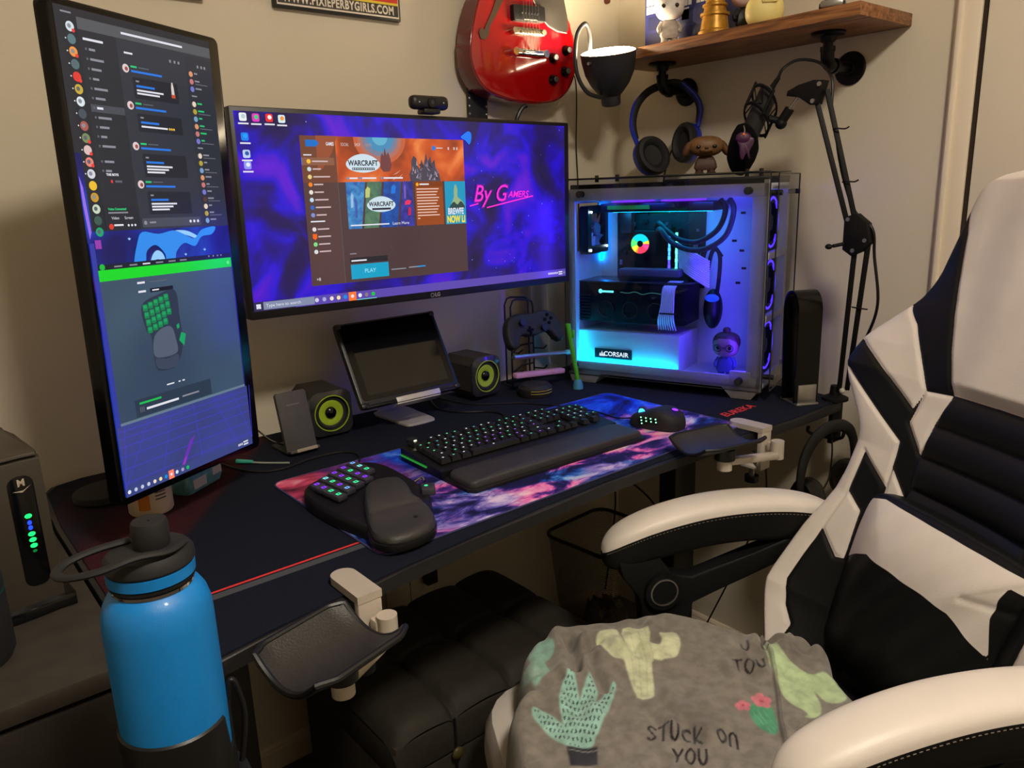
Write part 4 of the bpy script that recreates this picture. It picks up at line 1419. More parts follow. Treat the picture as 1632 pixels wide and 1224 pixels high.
# ---- game controllers on a wire rack
rk = thing('wire_controller_rack', 'black wire rack holding a game controller between speaker and computer', 'rack', (1.31, 1.56, DK))
m_wire = mat('black_wire', (10, 10, 11), rough=0.4)
b = MB()
for dy, x0, x1 in ((0.0, 1.268, 1.345), (0.045, 1.285, 1.368)):
    y = 1.545 + dy
    b.tube([(x0, y, 0.845), (x0, y, 0.95), (x0, y, 1.06), (x0 + 0.008, y, 1.075), (x0 + 0.02, y, 1.078), (x1 - 0.015, y, 1.073), (x1 - 0.004, y, 1.068), (x1, y, 1.055), (x1, y, 0.95), (x1, y, 0.845)], 0.0026, m_wire, seg=6)
b.build('frame', rk, world=True)
for zz_ in (0.885, 0.940, 0.985):
    b = MB()
    b.tube([(1.268, 1.545, zz_), (1.262, 1.512, zz_ + 0.002), (1.268, 1.500, zz_ + 0.012)], 0.0023, m_wire, seg=6)
    b.tube([(1.345, 1.545, zz_), (1.352, 1.512, zz_ + 0.002), (1.352, 1.500, zz_ + 0.012)], 0.0023, m_wire, seg=6)
    b.tube([(1.268, 1.545, zz_ - 0.003), (1.300, 1.545, zz_ + 0.014), (1.345, 1.545, zz_ + 0.014)], 0.0023, m_wire, seg=6)
    b.build('arm', rk, world=True)
b = MB()
b.tube([(1.268, 1.545, 0.843), (1.345, 1.545, 0.843), (1.368, 1.60, 0.843), (1.285, 1.60, 0.843)], 0.0028, m_wire, seg=6, closed=True)
b.build('foot', rk, world=True)
gp = thing('game_controller', 'black game controller resting on the wire rack', 'controller', (1.31, 1.525, 0.988), 0)
GF = T(0, -0.016, 0.012) @ RX(68)
b = MB(GF)
go = smooth2([(-0.080, -0.045), (-0.094, -0.030), (-0.092, 0.005), (-0.075, 0.035), (-0.040, 0.045), (0.0, 0.040), (0.040, 0.045), (0.075, 0.035), (0.092, 0.005), (0.094, -0.030), (0.080, -0.045), (0.062, -0.030), (0.045, -0.012), (0.0, -0.018), (-0.045, -0.012), (-0.062, -0.030)], 5)
b.prism(go, -0.014, 0.014, m_soft, bev=0.007, seg=3, bot=True)
b.build('shell', gp)
for sx, sy in ((-0.045, 0.018), (0.022, -0.004)):
    b = MB(GF); b.cyl((sx, sy, 0.012), (sx, sy, 0.024), 0.006, m_blk); b.cyl((sx, sy, 0.024), (sx, sy, 0.028), 0.010, m_blk); b.build('thumbstick', gp)
b = MB(GF)
for a in range(4):
    b.cyl((0.050 + 0.011 * math.cos(a * PI / 2), 0.018 + 0.011 * math.sin(a * PI / 2), 0.013), (0.050 + 0.011 * math.cos(a * PI / 2), 0.018 + 0.011 * math.sin(a * PI / 2), 0.0175), 0.0045, m_gloss, seg=10)
b.build('face_buttons', gp)
b = MB(GF); b.box((-0.020, -0.004, 0.0155), (0.020, 0.006, 0.005), m_gloss); b.box((-0.020, -0.004, 0.0155), (0.006, 0.020, 0.005), m_gloss); b.build('direction_pad', gp)
rb = thing('silver_tube', 'thin silver tube lying across the lower arms of the wire rack', 'tube', (1.33, 1.49, 0.935))
b = MB(); b.cyl((1.226, 1.488, 0.9405), (1.405, 1.488, 0.925), 0.0065, m_silver); b.build('barrel', rb, world=True)
b = MB(); b.cyl((1.405, 1.488, 0.925), (1.425, 1.488, 0.9235), 0.0072, mat('teal_cap', (90, 170, 175), rough=0.4)); b.build('cap', rb, world=True)
pk = thing('pink_bar', 'flat pinkish bar across the foot of the wire rack', 'bar', (1.315, 1.49, 0.88))
b = MB(T(1.312, 1.487, 0.885) @ RY(5)); b.box((0, 0, 0), (0.172, 0.020, 0.014), mat('pink_metal', (190, 140, 175), rough=0.4, var=0.05), bev=0.004); b.build('plate', pk, world=True)
pu = thing('cable_puck', 'small black round box with yellow lines on the desk below the wire rack', 'box', (1.268, 1.455, DK))
b = MB(); b.lathe([(0.001, 0), (0.042, 0), (0.045, 0.006), (0.044, 0.022), (0.036, 0.030), (0.001, 0.032)], m_soft, 28); b.build('case', pu)
m_yl = mat('yellow_line', (150, 135, 60), rough=0.6)
for zz_ in (0.012, 0.019):
    b = MB(); b.tube([(0.0455 * math.cos(math.radians(a)), 0.0455 * math.sin(math.radians(a)), zz_) for a in range(215, 300, 8)], 0.0010, m_yl, seg=5); b.build('yellow_line', pu)

# ---- green stick with a blue tip
gs = thing('green_stick', 'translucent green stick standing on a blue tip against the computer case', 'stick', (1.388, 1.42, DK))
b = MB(); b.cyl((0.0, 0.0, 0.022), (-0.020, 0.014, 0.175), 0.0055, mat('lime_plastic', (70, 165, 40), rough=0.3, var=0.08, emis=(40, 120, 20), es=0.0), r1=0.0070, seg=12); b.build('shaft', gs)
b = MB(); b.lathe([(0.001, 0), (0.014, 0), (0.013, 0.012), (0.009, 0.024), (0.001, 0.026)], mat('blue_tip', (60, 130, 165), rough=0.4), 18); b.build('tip', gs)
b = MB(); b.box((-0.012, 0.004, 0.148), (0.006, 0.010, 0.022), _M['lime_plastic'], bev=0.002); b.build('clip', gs)

# ---- headphone stand right of the case : a bent glossy strip
hs = thing('headphone_stand', 'glossy black arched headphone stand with a brushed silver foot', 'stand', (1.656, 0.940, DK), -28)
b = MB()
path = [(0.026, 0.006), (0.026, 0.05), (0.026, 0.12), (0.026, 0.20), (0.024, 0.235), (0.012, 0.258), (-0.006, 0.266), (-0.024, 0.258), (-0.034, 0.235), (-0.034, 0.18), (-0.030, 0.10), (-0.026, 0.04), (-0.024, 0.006)]
P3 = smooth_path([(-q[0], q[1], 0) for q in path], 5)


def strip(b, P3, w, t, m):
    vs, fs = [], []
    for i, p in enumerate(P3):
        a = P3[max(i - 1, 0)]
        c = P3[min(i + 1, len(P3) - 1)]
        d = (c - a).normalized()
        n = Vector((-d.y, d.x, 0))
        for sx, sn in ((-w / 2, -t / 2), (w / 2, -t / 2), (w / 2, t / 2), (-w / 2, t / 2)):
            q = p + n * sn
            vs.append((sx, q.x, q.y))
    for i in range(len(P3) - 1):
        for k in range(4):
            fs.append((i * 4 + k, i * 4 + (k + 1) % 4, (i + 1) * 4 + (k + 1) % 4, (i + 1) * 4 + k))
    fs += [(0, 1, 2, 3), [len(P3) * 4 - 4 + k for k in range(4)][::-1]]
    b.add(vs, fs, m)


strip(b, P3, 0.060, 0.005, mat('arch_black', (5, 5, 6), rough=0.22, spec=0.3))
b.build('arch', hs)
b = MB(); b.box((0, -0.030, 0.025), (0.048, 0.006, 0.050), m_silver, bev=0.002); b.box((0, 0.0, 0.003), (0.058, 0.075, 0.006), m_silver, bev=0.002); b.build('foot', hs)

# ---- small things beside the portrait monitor
jr = thing('supplement_jar', 'short white plastic jar with an orange mark under the portrait monitor', 'jar', (0.302, 1.365, DK))
b = MB(); b.lathe([(0.001, 0), (0.034, 0), (0.036, 0.003), (0.036, 0.050), (0.034, 0.054), (0.001, 0.054)], mat('jar_white', (222, 205, 180), rough=0.4, var=0.04), 32); b.build('body', jr)
b = MB(); b.lathe([(0.0375, 0.052), (0.0375, 0.070), (0.036, 0.072), (0.001, 0.072), ], mat('jar_lid', (60, 60, 62), rough=0.5), 32); b.build('lid', jr)
b = MB()
vs = [(0.0362 * math.cos(a), 0.0362 * math.sin(a), z_) for a in [math.radians(t) for t in range(225, 256, 5)] for z_ in (0.012, 0.040)]
b.add(vs, [(2 * i, 2 * i + 2, 2 * i + 3, 2 * i + 1) for i in range(6)], mat('orange_mark', (214, 130, 40), rough=0.5))
b.build('orange_mark', jr)
for k in range(3):
    b = MB()
    vs = [(0.0362 * math.cos(a), 0.0362 * math.sin(a), z_ + 0.040 - k * 0.006) for a in [math.radians(t) for t in range(270, 301, 5)] for z_ in (0.0, 0.0025)]
    b.add(vs, [(2 * i, 2 * i + 2, 2 * i + 3, 2 * i + 1) for i in range(6)], mat('label_ink', (90, 80, 75), rough=0.6))
    b.build('label_line', jr)
tx = thing('tissue_pack', 'small teal and white plastic packet lying under the portrait monitor', 'packet', (0.395, 1.43, DK), 35)
b = MB()
dome(b, rrect(0.105, 0.055, 0.008), [(0.9, 0), (1.0, 0.012), (1.0, 0.024), (0.92, 0.034), (0.6, 0.037), (0.2, 0.037)], mat('teal_film', (96, 150, 150), rough=0.3, var=0.25, scale=70, bump=0.6, bscale=90))
b.build('wrapper', tx)
b = MB(); b.box((-0.018, -0.0282, 0.016), (0.036, 0.001, 0.018), mat('label_white', (200, 195, 180), rough=0.5)); b.box((0.032, -0.0282, 0.022), (0.026, 0.001, 0.014), _M['label_white']); b.build('label', tx)
pn = thing('white_cable', 'pale thin cable with a teal plug end beside the phone stand', 'cable', (0.53, 1.46, DK))
b = MB(); b.tube([(0.520, 1.468, DK + 0.004), (0.535, 1.452, DK + 0.003), (0.552, 1.434, DK + 0.003), (0.575, 1.412, DK + 0.003)], 0.0020, mat('cable_pale', (140, 150, 140), rough=0.5), sm=6); b.build('cord', pn, world=True)
b = MB(); b.cyl((0.498, 1.490, DK + 0.006), (0.522, 1.466, DK + 0.005), 0.0048, mat('teal_plug', (60, 170, 150), rough=0.4), r1=0.0035); b.build('plug', pn, world=True)


def cable(name, label, pts, r=0.0022, m=None, sm=8):
    b = MB()
    b.tube(pts, r, m or m_wire, seg=8, sm=sm)
    o = b.build(name)
    tag(o, label, 'cable')
    return o


Z2 = DK + 0.0026
cable('keyboard_cable', 'black keyboard cable curving from the tablet foot to the back of the keyboard', [(1.04, 1.60, Z2), (1.01, 1.52, Z2), (1.03, 1.46, Z2), (1.08, 1.415, Z2), (1.09, 1.37, Z2), (1.065, 1.33, Z2 + 0.003), (1.05, 1.285, Z2 + 0.004), (1.045, 1.262, Z2 + 0.012)])
cable('keypad_cable', 'black braided cable looping from the keypad past the charging stand', [(0.655, 1.262, Z2 + 0.012), (0.67, 1.30, Z2 + 0.004), (0.70, 1.36, Z2), (0.68, 1.40, Z2), (0.62, 1.405, Z2), (0.55, 1.39, Z2), (0.50, 1.42, Z2), (0.47, 1.52, Z2), (0.46, 1.62, Z2)])
cable('charger_cable', 'thin black cable arching out from behind the portrait monitor', [(0.53, 1.60, Z2), (0.54, 1.58, Z2 + 0.045), (0.56, 1.55, Z2 + 0.048), (0.585, 1.52, Z2 + 0.02), (0.62, 1.505, Z2)], r=0.0018)
# ------------------------------------------------------------------ computer case
PC = thing('computer_case', 'white glass-sided computer tower glowing cyan, blue and violet inside', 'computer', (1.433, 1.493, DK), math.degrees(math.atan2(-0.9485, 0.3168)))
m_wht = mat('case_white', (214, 212, 208), rough=0.45, var=0.03, scale=20)
m_blkm = mat('case_black', (14, 14, 15), rough=0.45, var=0.1)
LC, WCD, HC = 0.512, 0.205, 0.532
b = MB()
b.box((LC / 2, WCD / 2, 0.034), (LC, WCD, 0.014), m_wht, bev=0.002)           # floor
b.box((LC / 2, WCD / 2 + 0.02, HC - 0.030), (LC, WCD - 0.05, 0.006), m_wht)    # roof
b.box((LC / 2, 0.185, 0.27), (LC, 0.004, 0.46), m_wht)                         # board tray
b.build('chassis', PC)
b = MB()
y0, y1 = 0.0, 0.008
b.box((LC / 2, (y0 + y1) / 2, 0.044), (LC, 0.008, 0.030), m_wht, bev=0.001)
b.box((LC / 2, (y0 + y1) / 2, 0.497), (LC, 0.008, 0.030), m_wht, bev=0.001)
b.box((0.009, (y0 + y1) / 2, 0.27), (0.018, 0.008, 0.43), m_wht, bev=0.001)
b.box((0.4940, (y0 + y1) / 2, 0.27), (0.036, 0.008, 0.43), m_wht, bev=0.001)
b.box((0.462, 0.003, 0.056), (0.050, 0.010, 0.028), m_wht, bev=0.001)
b.build('side_frame', PC)
b = MB()
b.box((0.004, WCD / 2, 0.20), (0.006, WCD, 0.30), m_wht)
b.box((0.004, WCD / 2, 0.49), (0.006, WCD, 0.03), m_wht)
b.box((0.004, 0.018, 0.41), (0.006, 0.03, 0.16), m_wht)
b.box((0.004, 0.187, 0.41), (0.006, 0.03, 0.16), m_wht)
b.build('rear_panel', PC)
b = MB()
b.box((0.385, WCD / 2, 0.519), (0.254, WCD - 0.01, 0.018), m_blkm, bev=0.002)
b.box((0.130, WCD / 2, 0.517), (0.254, WCD - 0.01, 0.012), m_soft, bev=0.002)
b.build('top_filter', PC)
g_side = thin_glass('smoked_glass', (212, 216, 222), rough=0.015, refl=0.8)
m_edge = mat('glass_edge', (20, 26, 28), rough=0.15)


def pane(name, c, d):
    b = MB()
    b.box(c, d, g_side)
    o = b.build(name, PC)
    return o


def pane1(name, corners, edge):
    b = MB()
    b.add(corners, [(0, 1, 2, 3)], g_side)
    o = b.build(name, PC, smooth=0)
    b = MB()
    b.tube(corners, 0.0016, m_edge, seg=4, closed=True)
    return o


def rimmed(name, cs):
    b = MB()
    b.add(cs, [(0, 1, 2, 3)], g_side)
    for i in range(4):
        b.cyl(cs[i], cs[(i + 1) % 4], 0.0017, m_edge, seg=6)
    b.build(name, PC, smooth=0)


rimmed('side_glass', [(-0.006, -0.014, 0.026), (0.518, -0.014, 0.026), (0.518, -0.014, 0.536), (-0.006, -0.014, 0.536)])
rimmed('front_glass', [(0.534, -0.006, 0.030), (0.534, WCD, 0.030), (0.534, WCD, 0.532), (0.534, -0.006, 0.532)])
rimmed('top_glass', [(0.0, 0.0, 0.5375), (0.512, 0.0, 0.5375), (0.512, WCD, 0.5375), (0.0, WCD, 0.5375)])
for x, z_ in ((0.040, 0.499), (0.468, 0.496), (0.462, 0.048), (0.016, 0.048)):
    b = MB(); b.cyl((x, -0.0005, z_), (x, -0.019, z_), 0.0085, m_blkm, seg=18); b.cyl((x, -0.019, z_), (x, -0.021, z_), 0.0065, m_soft, seg=18); b.build('glass_knob', PC)
for x, z_ in ((0.519, 0.49), (0.519, 0.06)):
    for y in (0.012, 0.190):
        b = MB(); b.cyl((x - 0.007, y, z_), (x + 0.020, y, z_), 0.0060, m_blkm, seg=14); b.build('glass_knob', PC)
for x in (0.068, 0.125, 0.452, 0.485):
    b = MB(); b.cyl((x, 0.03, 0.528), (x, 0.03, 0.545), 0.005, m_blkm, seg=12); b.build('top_knob', PC)
for x0 in (0.0, 0.418):
    b = MB()
    sx = 0.090
    b.add([(x0 - (0.006 if x0 < 0.1 else 0), 0, 0.028), (x0 + sx, 0, 0.028), (x0 + sx, WCD, 0.028), (x0, WCD, 0.028), (x0 + (0.0 if x0 < 0.1 else 0.022), 0.008, 0.0), (x0 + sx - 0.020, 0.008, 0.0), (x0 + sx - 0.020, WCD - 0.008, 0.0), (x0 + 0.016, WCD - 0.008, 0.0)],
          [(0, 1, 2, 3), (7, 6, 5, 4), (0, 4, 5, 1), (1, 5, 6, 2), (2, 6, 7, 3), (3, 7, 4, 0)], m_wht)
    b.build('foot', PC)
# front (right-hand) end: frame and three fans behind the glass
b = MB()
for y in (0.008, WCD - 0.008):
    b.box((0.506, y, 0.27), (0.012, 0.016, 0.50), m_wht, bev=0.001)
for z_ in (0.045, 0.195, 0.345, 0.505):
    b.box((0.506, WCD / 2, z_), (0.012, WCD, 0.016), m_wht, bev=0.001)
b.build('front_frame', PC)
e_ring = emit('fan_ring_violet', (60, 34, 255), 0.6 * LED)


def fan(name, M, r, ring=None, hub=None, blades=None):
    hub = hub or m_blkm
    blades = blades or m_soft
    o = []
    b = MB(M)
    pts = rrect(2 * r + 0.006, 2 * r + 0.006, 0.008)
    inner = [(r * 0.96 * math.cos(math.radians(15 + 90 * (i // 6) + 12 * (i % 6) + 0)), r * 0.96 * math.sin(math.radians(15 + 90 * (i // 6) + 12 * (i % 6)))) for i in range(24)]
    N = len(pts)
    vs = [(x, y, z_) for z_ in (-0.0125, 0.0125) for x, y in pts] + [(r * 0.95 * x / math.hypot(x, y), r * 0.95 * y / math.hypot(x, y), z_) for z_ in (-0.0125, 0.0125) for x, y in pts]
    fs = []
    for i in range(N):
        j = (i + 1) % N
        fs += [(i, j, N + j, N + i), (2 * N + i, 3 * N + i, 3 * N + j, 2 * N + j), (i, 2 * N + i, 2 * N + j, j), (N + i, N + j, 3 * N + j, 3 * N + i)]
    b.add(vs, fs, m_blkm)
    o = b.build(name, PC)
    b = MB(M)
    b.lathe([(0.001, -0.010), (r * 0.32, -0.010), (r * 0.32, 0.008), (r * 0.28, 0.011), (0.001, 0.012)], hub, 24)
    nb = 9
    for k in range(nb):
        a = 2 * PI * k / nb
        vs, fs = [], []
        for i in range(6):
            rr = r * (0.30 + 0.62 * i / 5)
            tw = 0.5 + 0.25 * i / 5
            for j, off in enumerate((-0.26, 0.26)):
                aa = a + off * tw + 0.18 * i / 5
                vs.append((rr * math.cos(aa), rr * math.sin(aa), 0.007 if j else -0.007))
        for i in range(5):
            fs.append((2 * i, 2 * i + 1, 2 * i + 3, 2 * i + 2))
        b.add(vs, fs, blades)
    h = b.build('fan_rotor', o)
    h.parent = o
    if ring:
        b = MB(M)
        b.ring(r * 0.86, r * 0.95, 0.010, 0.0135, ring)
        h = b.build('light_ring', o)
        h.parent = o
    return o


YF_ = frame((0, 0, 0), (0, 1, 0), (0, 0, 1), (1, 0, 0))
for z_ in (0.120, 0.270, 0.420):
    fan('intake_fan', T(0.484, WCD / 2, z_) @ YF_, 0.064, e_ring)
m_pearl = mat('pearl_blade', (150, 160, 190), rough=0.3, var=0.1)
fan('rear_fan', T(0.026, 0.100, 0.405) @ YF_, 0.060, None, hub=mat('hub_grey', (110, 112, 130), rough=0.3), blades=m_pearl)
e_dot = emit('led_dot', (200, 235, 255), 10 * LED)
for y, z_ in ((0.052, 0.452), (0.148, 0.358), (0.048, 0.352)):
    b = MB(); b.ball((0.041, y, z_), 0.0028, e_dot, 8, 6); b.build('fan_light', PC)
# shroud with lit strip and name plate
b = MB()
b.box((0.150, 0.113, 0.089), (0.288, 0.150, 0.098), m_wht, bev=0.002)
b.build('power_supply_shroud', PC)
b = MB(); b.box((0.110, 0.0365, 0.078), (0.108, 0.003, 0.026), m_blkm); pl_ = b.build('name_plate', PC)
b = MB(frame((0, 0.0347, 0), (1, 0, 0), (0, 0, 1), (0, -1, 0)))
e_pl = emit('plate_letters', (235, 245, 255), 1.6)
b.text('CORSAIR', 0.0175, e_pl, T(0.119, 0.077, 0), bold=0.0003)
for k in range(3):
    x = 0.0700 + k * 0.0055
    hh = (0.010, 0.015, 0.010)[k]
    b.flat([(x, 0.0705), (x + 0.0052, 0.0705), (x + 0.0040, 0.0705 + hh * 0.6), (x + 0.0024, 0.0705 + hh), (x + 0.0006, 0.0705 + hh * 0.5)], 0, e_pl)
b.build('plate_lettering', PC, smooth=0)
e_cy = emit('strip_cyan', (0, 190, 255), 9.0 * LED)
b = MB(); b.box((0.150, 0.024, 0.0450), (0.285, 0.006, 0.005), e_cy); b.build('light_strip', PC)
b = MB(); b.box((0.0095, 0.014, 0.100), (0.003, 0.003, 0.11), e_cy); b.build('light_strip', PC)
e_bl = emit('strip_blue', (72, 40, 255), 22.0 * LED)
b = MB(); b.box((0.4800, 0.016, 0.27), (0.004, 0.010, 0.42), e_bl); b.build('light_strip', PC)
e_bl2 = emit('strip_sky', (50, 90, 255), 9.0 * LED)
b = MB(); b.box((0.270, 0.018, 0.4880), (0.42, 0.012, 0.004), e_bl2); b.build('light_strip', PC)
b = MB(); b.box((0.012, 0.176, 0.39), (0.004, 0.006, 0.15), emit('strip_cyan2', (0, 120, 255), 9 * LED)); b.build('light_strip', PC)
b = MB(); b.box((0.215, 0.105, 0.4499), (0.27, 0.006, 0.002), emit('board_fill_teal', (0, 190, 255), 16.0 * LED)); b.build('light_strip', PC)  # added glowing strip, hidden under the radiator to brighten the board
# main board, pump head, memory
m_pcb = mat('board_dark', (22, 26, 34), rough=0.5, var=0.5, scale=60)
m_hs = mat('heatsink', (60, 66, 80), rough=0.35, metal=0.6, var=0.2, scale=40)
b = MB(); b.box((0.185, 0.180, 0.355), (0.250, 0.005, 0.220), m_pcb)
random.seed(5)
b.build('main_board', PC)
b = MB()
for k in range(40):
    x, z_ = random.uniform(0.07, 0.30), random.uniform(0.27, 0.455)
    b.box((x, 0.174, z_), (random.uniform(0.004, 0.014), 0.008, random.uniform(0.004, 0.014)), random.choice((m_hs, m_pcb, m_blkm, m_silver)), bev=0.0005, seg=1)
b.build('board_components', PC, kind='stuff')
b = MB(); b.box((0.095, 0.165, 0.425), (0.035, 0.025, 0.07), m_hs, bev=0.004); b.build('heat_sink', PC)
b = MB(); b.box((0.150, 0.165, 0.455), (0.09, 0.025, 0.022), m_hs, bev=0.004); b.build('heat_sink', PC)
b = MB(); b.box((0.190, 0.1, 0.2925), (0.170, 0.04, 0.020), mat('shield_grey', (90, 92, 104), rough=0.4, var=0.1), bev=0.004); b.build('slot_cover', PC)
b = MB(); b.box((0.156, 0.155, 0.368), (0.066, 0.036, 0.066), m_blkm, bev=0.006); pump = b.build('pump_head', PC)
PF = frame((0.144, 0.1365, 0.364), (1, 0, 0), (0, 0, 1), (0, -1, 0))
b = MB(PF)
hues = [(255, 60, 90), (255, 140, 40), (235, 220, 60), (90, 235, 120), (20, 210, 220), (20, 170, 250), (60, 190, 255), (20, 220, 210), (190, 230, 120), (255, 140, 110), (255, 70, 150), (255, 60, 120)]
order = [4, 4, 4, 5, 4, 4, 3, 2, 1, 0, 10, 11]
NS = 48
for k in range(NS):
    a0, a1 = 2 * PI * k / NS, 2 * PI * (k + 0.62) / NS
    ang = (math.degrees(a0) + 360) % 360
    # cyan at the upper left, green left, orange and pink below and right
    if 20 < ang < 200:
        c = 4 if ang < 150 else 3
    elif ang < 235:
        c = 2
    elif ang < 255:
        c = 1
    elif ang < 350:
        c = 0 if ang < 320 else 10
    else:
        c = 11
    e = emit('pump_hue%d' % c, hues[c], 3.2)
    b.flat([(0.0085 * math.cos(a0), 0.0085 * math.sin(a0)), (0.026 * math.cos(a0), 0.026 * math.sin(a0)), (0.026 * math.cos(a1), 0.026 * math.sin(a1)), (0.0085 * math.cos(a1), 0.0085 * math.sin(a1))], 0.0, e)
b.build('light_ring', pump, smooth=0)
for k, x in enumerate((0.224, 0.244)):
    b = MB(); b.box((x, 0.160, 0.350), (0.008, 0.030, 0.112 - 0.008 * k), m_blkm); ram = b.build('memory_module', PC)
    cs = ((60, 150, 255), (90, 245, 200))[k]
    for q in range(9):
        cc = (cs[0], cs[1], cs[2]) if q < 7 else ((70, 60, 255), (80, 235, 220))[k]
        b = MB(); b.box((x, 0.1435, 0.394 - 0.006 * k - q * 0.0112), (0.0062 - 0.0015 * (q % 2), 0.003, 0.0100), emit('ram%d%d' % (k, q > 6), cc, 4.5)); b.build('light_segment', ram)
# graphics card
b = MB(); b.box((0.153, 0.105, 0.215), (0.300, 0.120, 0.105), mat('card_black', (8, 8, 10), rough=0.6, spec=0.2), bev=0.004); gpu = b.build('graphics_card', PC)
b = MB(); b.box((0.158, 0.105, 0.270), (0.318, 0.125, 0.004), mat('backplate', (26, 28, 38), rough=0.25), bev=0.001); b.build('back_plate', gpu)
GPF = frame((0, 0.0444, 0), (1, 0, 0), (0, 0, 1), (0, -1, 0))
b = MB(GPF)
e_gt = emit('gpu_teal', (90, 235, 245), 3.0)
b.disc(0.070, 0.2455, 0.0058, 0.0, e_gt)
b.rect(0.070, 0.2425, 0.108, 0.2475, 0.0001, e_gt)
b.build('lit_mark', gpu)
b = MB(GPF)
b.tube([(0.128, 0.245, 0.001), (0.150, 0.243, 0.001), (0.170, 0.247, 0.001), (0.190, 0.241, 0.001), (0.215, 0.246, 0.001), (0.245, 0.243, 0.001)], 0.0012, emit('gpu_line', (60, 120, 120), 0.7), seg=5, sm=4)
b.build('wavy_line', gpu)
for k in range(9):
    b = MB(); b.box((0.020 + k * 0.0001, 0.0435, 0.168 + k * 0.0082), (0.036, 0.003, 0.0022), m_soft); b.build('cooling_fin', gpu)
for x in (0.085, 0.155, 0.225):
    b = MB(GPF); b.ring(0.020, 0.0225, 0, 0.0012, m_soft, cx=x, cy=0.198); b.build('relief_ring', gpu)
# radiator and tubes
b = MB(); b.box((0.222, 0.105, 0.462), (0.300, 0.130, 0.022), m_blkm, bev=0.003); rad = b.build('radiator', PC)
for x in (0.150, 0.285):
    b = MB(T(x, 0.075, 0.4762)); b.ring(0.040, 0.056, 0, 0.003, emit('fan_magenta', (120, 40, 255), 0.45 * LED)); b.build('light_ring', rad)
b = MB(); b.box((0.152, 0.0375, 0.4630), (0.115, 0.004, 0.010), mat('green_strip', (40, 130, 40), rough=0.4, emis=(20, 110, 20), es=0.6)); b.build('green_bar', rad)
m_hose = mat('braided_hose', (24, 22, 26), rough=0.55, var=0.3, scale=300)
for pts in ([(0.185, 0.150, 0.405), (0.205, 0.12, 0.420), (0.235, 0.10, 0.400), (0.275, 0.085, 0.378), (0.325, 0.08, 0.375), (0.372, 0.08, 0.405), (0.388, 0.085, 0.450), (0.372, 0.10, 0.475)],
            [(0.185, 0.150, 0.390), (0.215, 0.10, 0.405), (0.255, 0.07, 0.375), (0.305, 0.055, 0.357), (0.355, 0.05, 0.360), (0.400, 0.055, 0.392), (0.416, 0.06, 0.450), (0.400, 0.08, 0.476)]):
    b = MB(); b.tube(pts, 0.0068, m_hose, seg=12, sm=8); b.build('coolant_tube', PC)
# sleeved cables
m_slv = mat('sleeve_white', (238, 228, 240), rough=0.6, var=0.08, scale=300)
b = MB()
for k in range(12):
    t = k / 11
    b.tube([(0.252 + 0.006 * t, 0.130, 0.366 - 0.060 * t), (0.300, 0.094, 0.349 - 0.062 * t), (0.348, 0.100, 0.322 - 0.064 * t)], 0.0031, m_slv, seg=6, sm=4)
b.build('sleeved_cable_bundle', PC)
b = MB()
for k in range(8):
    t = k / 7
    b.tube([(0.252 + 0.032 * t, 0.085, 0.2725), (0.250 + 0.030 * t, 0.044 - 0.006, 0.262), (0.246 + 0.032 * t, 0.034, 0.215), (0.238 + 0.040 * t, 0.035, 0.180), (0.232 + 0.046 * t, 0.055, 0.150)], 0.0021, m_slv, seg=6, sm=4)
b.build('sleeved_cable_bundle', PC)
b = MB(); b.box((0.2640, 0.0335, 0.196), (0.044, 0.006, 0.0035), m_blkm); b.box((0.313, 0.124, 0.318), (0.004, 0.012, 0.075), m_blkm); b.build('cable_comb', PC)
b = MB()
b.tube([(0.330, 0.13, 0.27), (0.345, 0.12, 0.34), (0.358, 0.12, 0.352), (0.368, 0.12, 0.33), (0.366, 0.12, 0.27), (0.356, 0.13, 0.22)], 0.0055, m_hose, seg=8, sm=6)
b.tube([(0.318, 0.13, 0.285), (0.330, 0.12, 0.345), (0.352, 0.12, 0.360), (0.374, 0.12, 0.335)], 0.0035, m_hose, seg=8, sm=6)
b.build('cable_loop', PC)
b = MB(); b.ball((0.352, 0.125, 0.200), (0.024, 0.03, 0.052), m_blkm); b.build('hanging_pump', PC)
b = MB(); b.ball((0.358, 0.094, 0.232), (0.019, 0.006, 0.010), mat('blue_cap', (60, 110, 230), rough=0.3, emis=(40, 90, 240), es=0.5)); b.build('blue_oval', PC)
b = MB()
for (x, z_) in ((0.405, 0.44), (0.405, 0.345), (0.412, 0.300), (0.398, 0.262), (0.385, 0.37)):
    b.box((x, 0.1825, z_), (0.012, 0.002, 0.006), m_blkm)
b.build('tray_slots', PC, kind='stuff')
b = MB(); b.box((0.4915, 0.05, 0.27), (0.010, 0.08, 0.40), m_blkm, bev=0.002); b.build('cable_cover', PC)


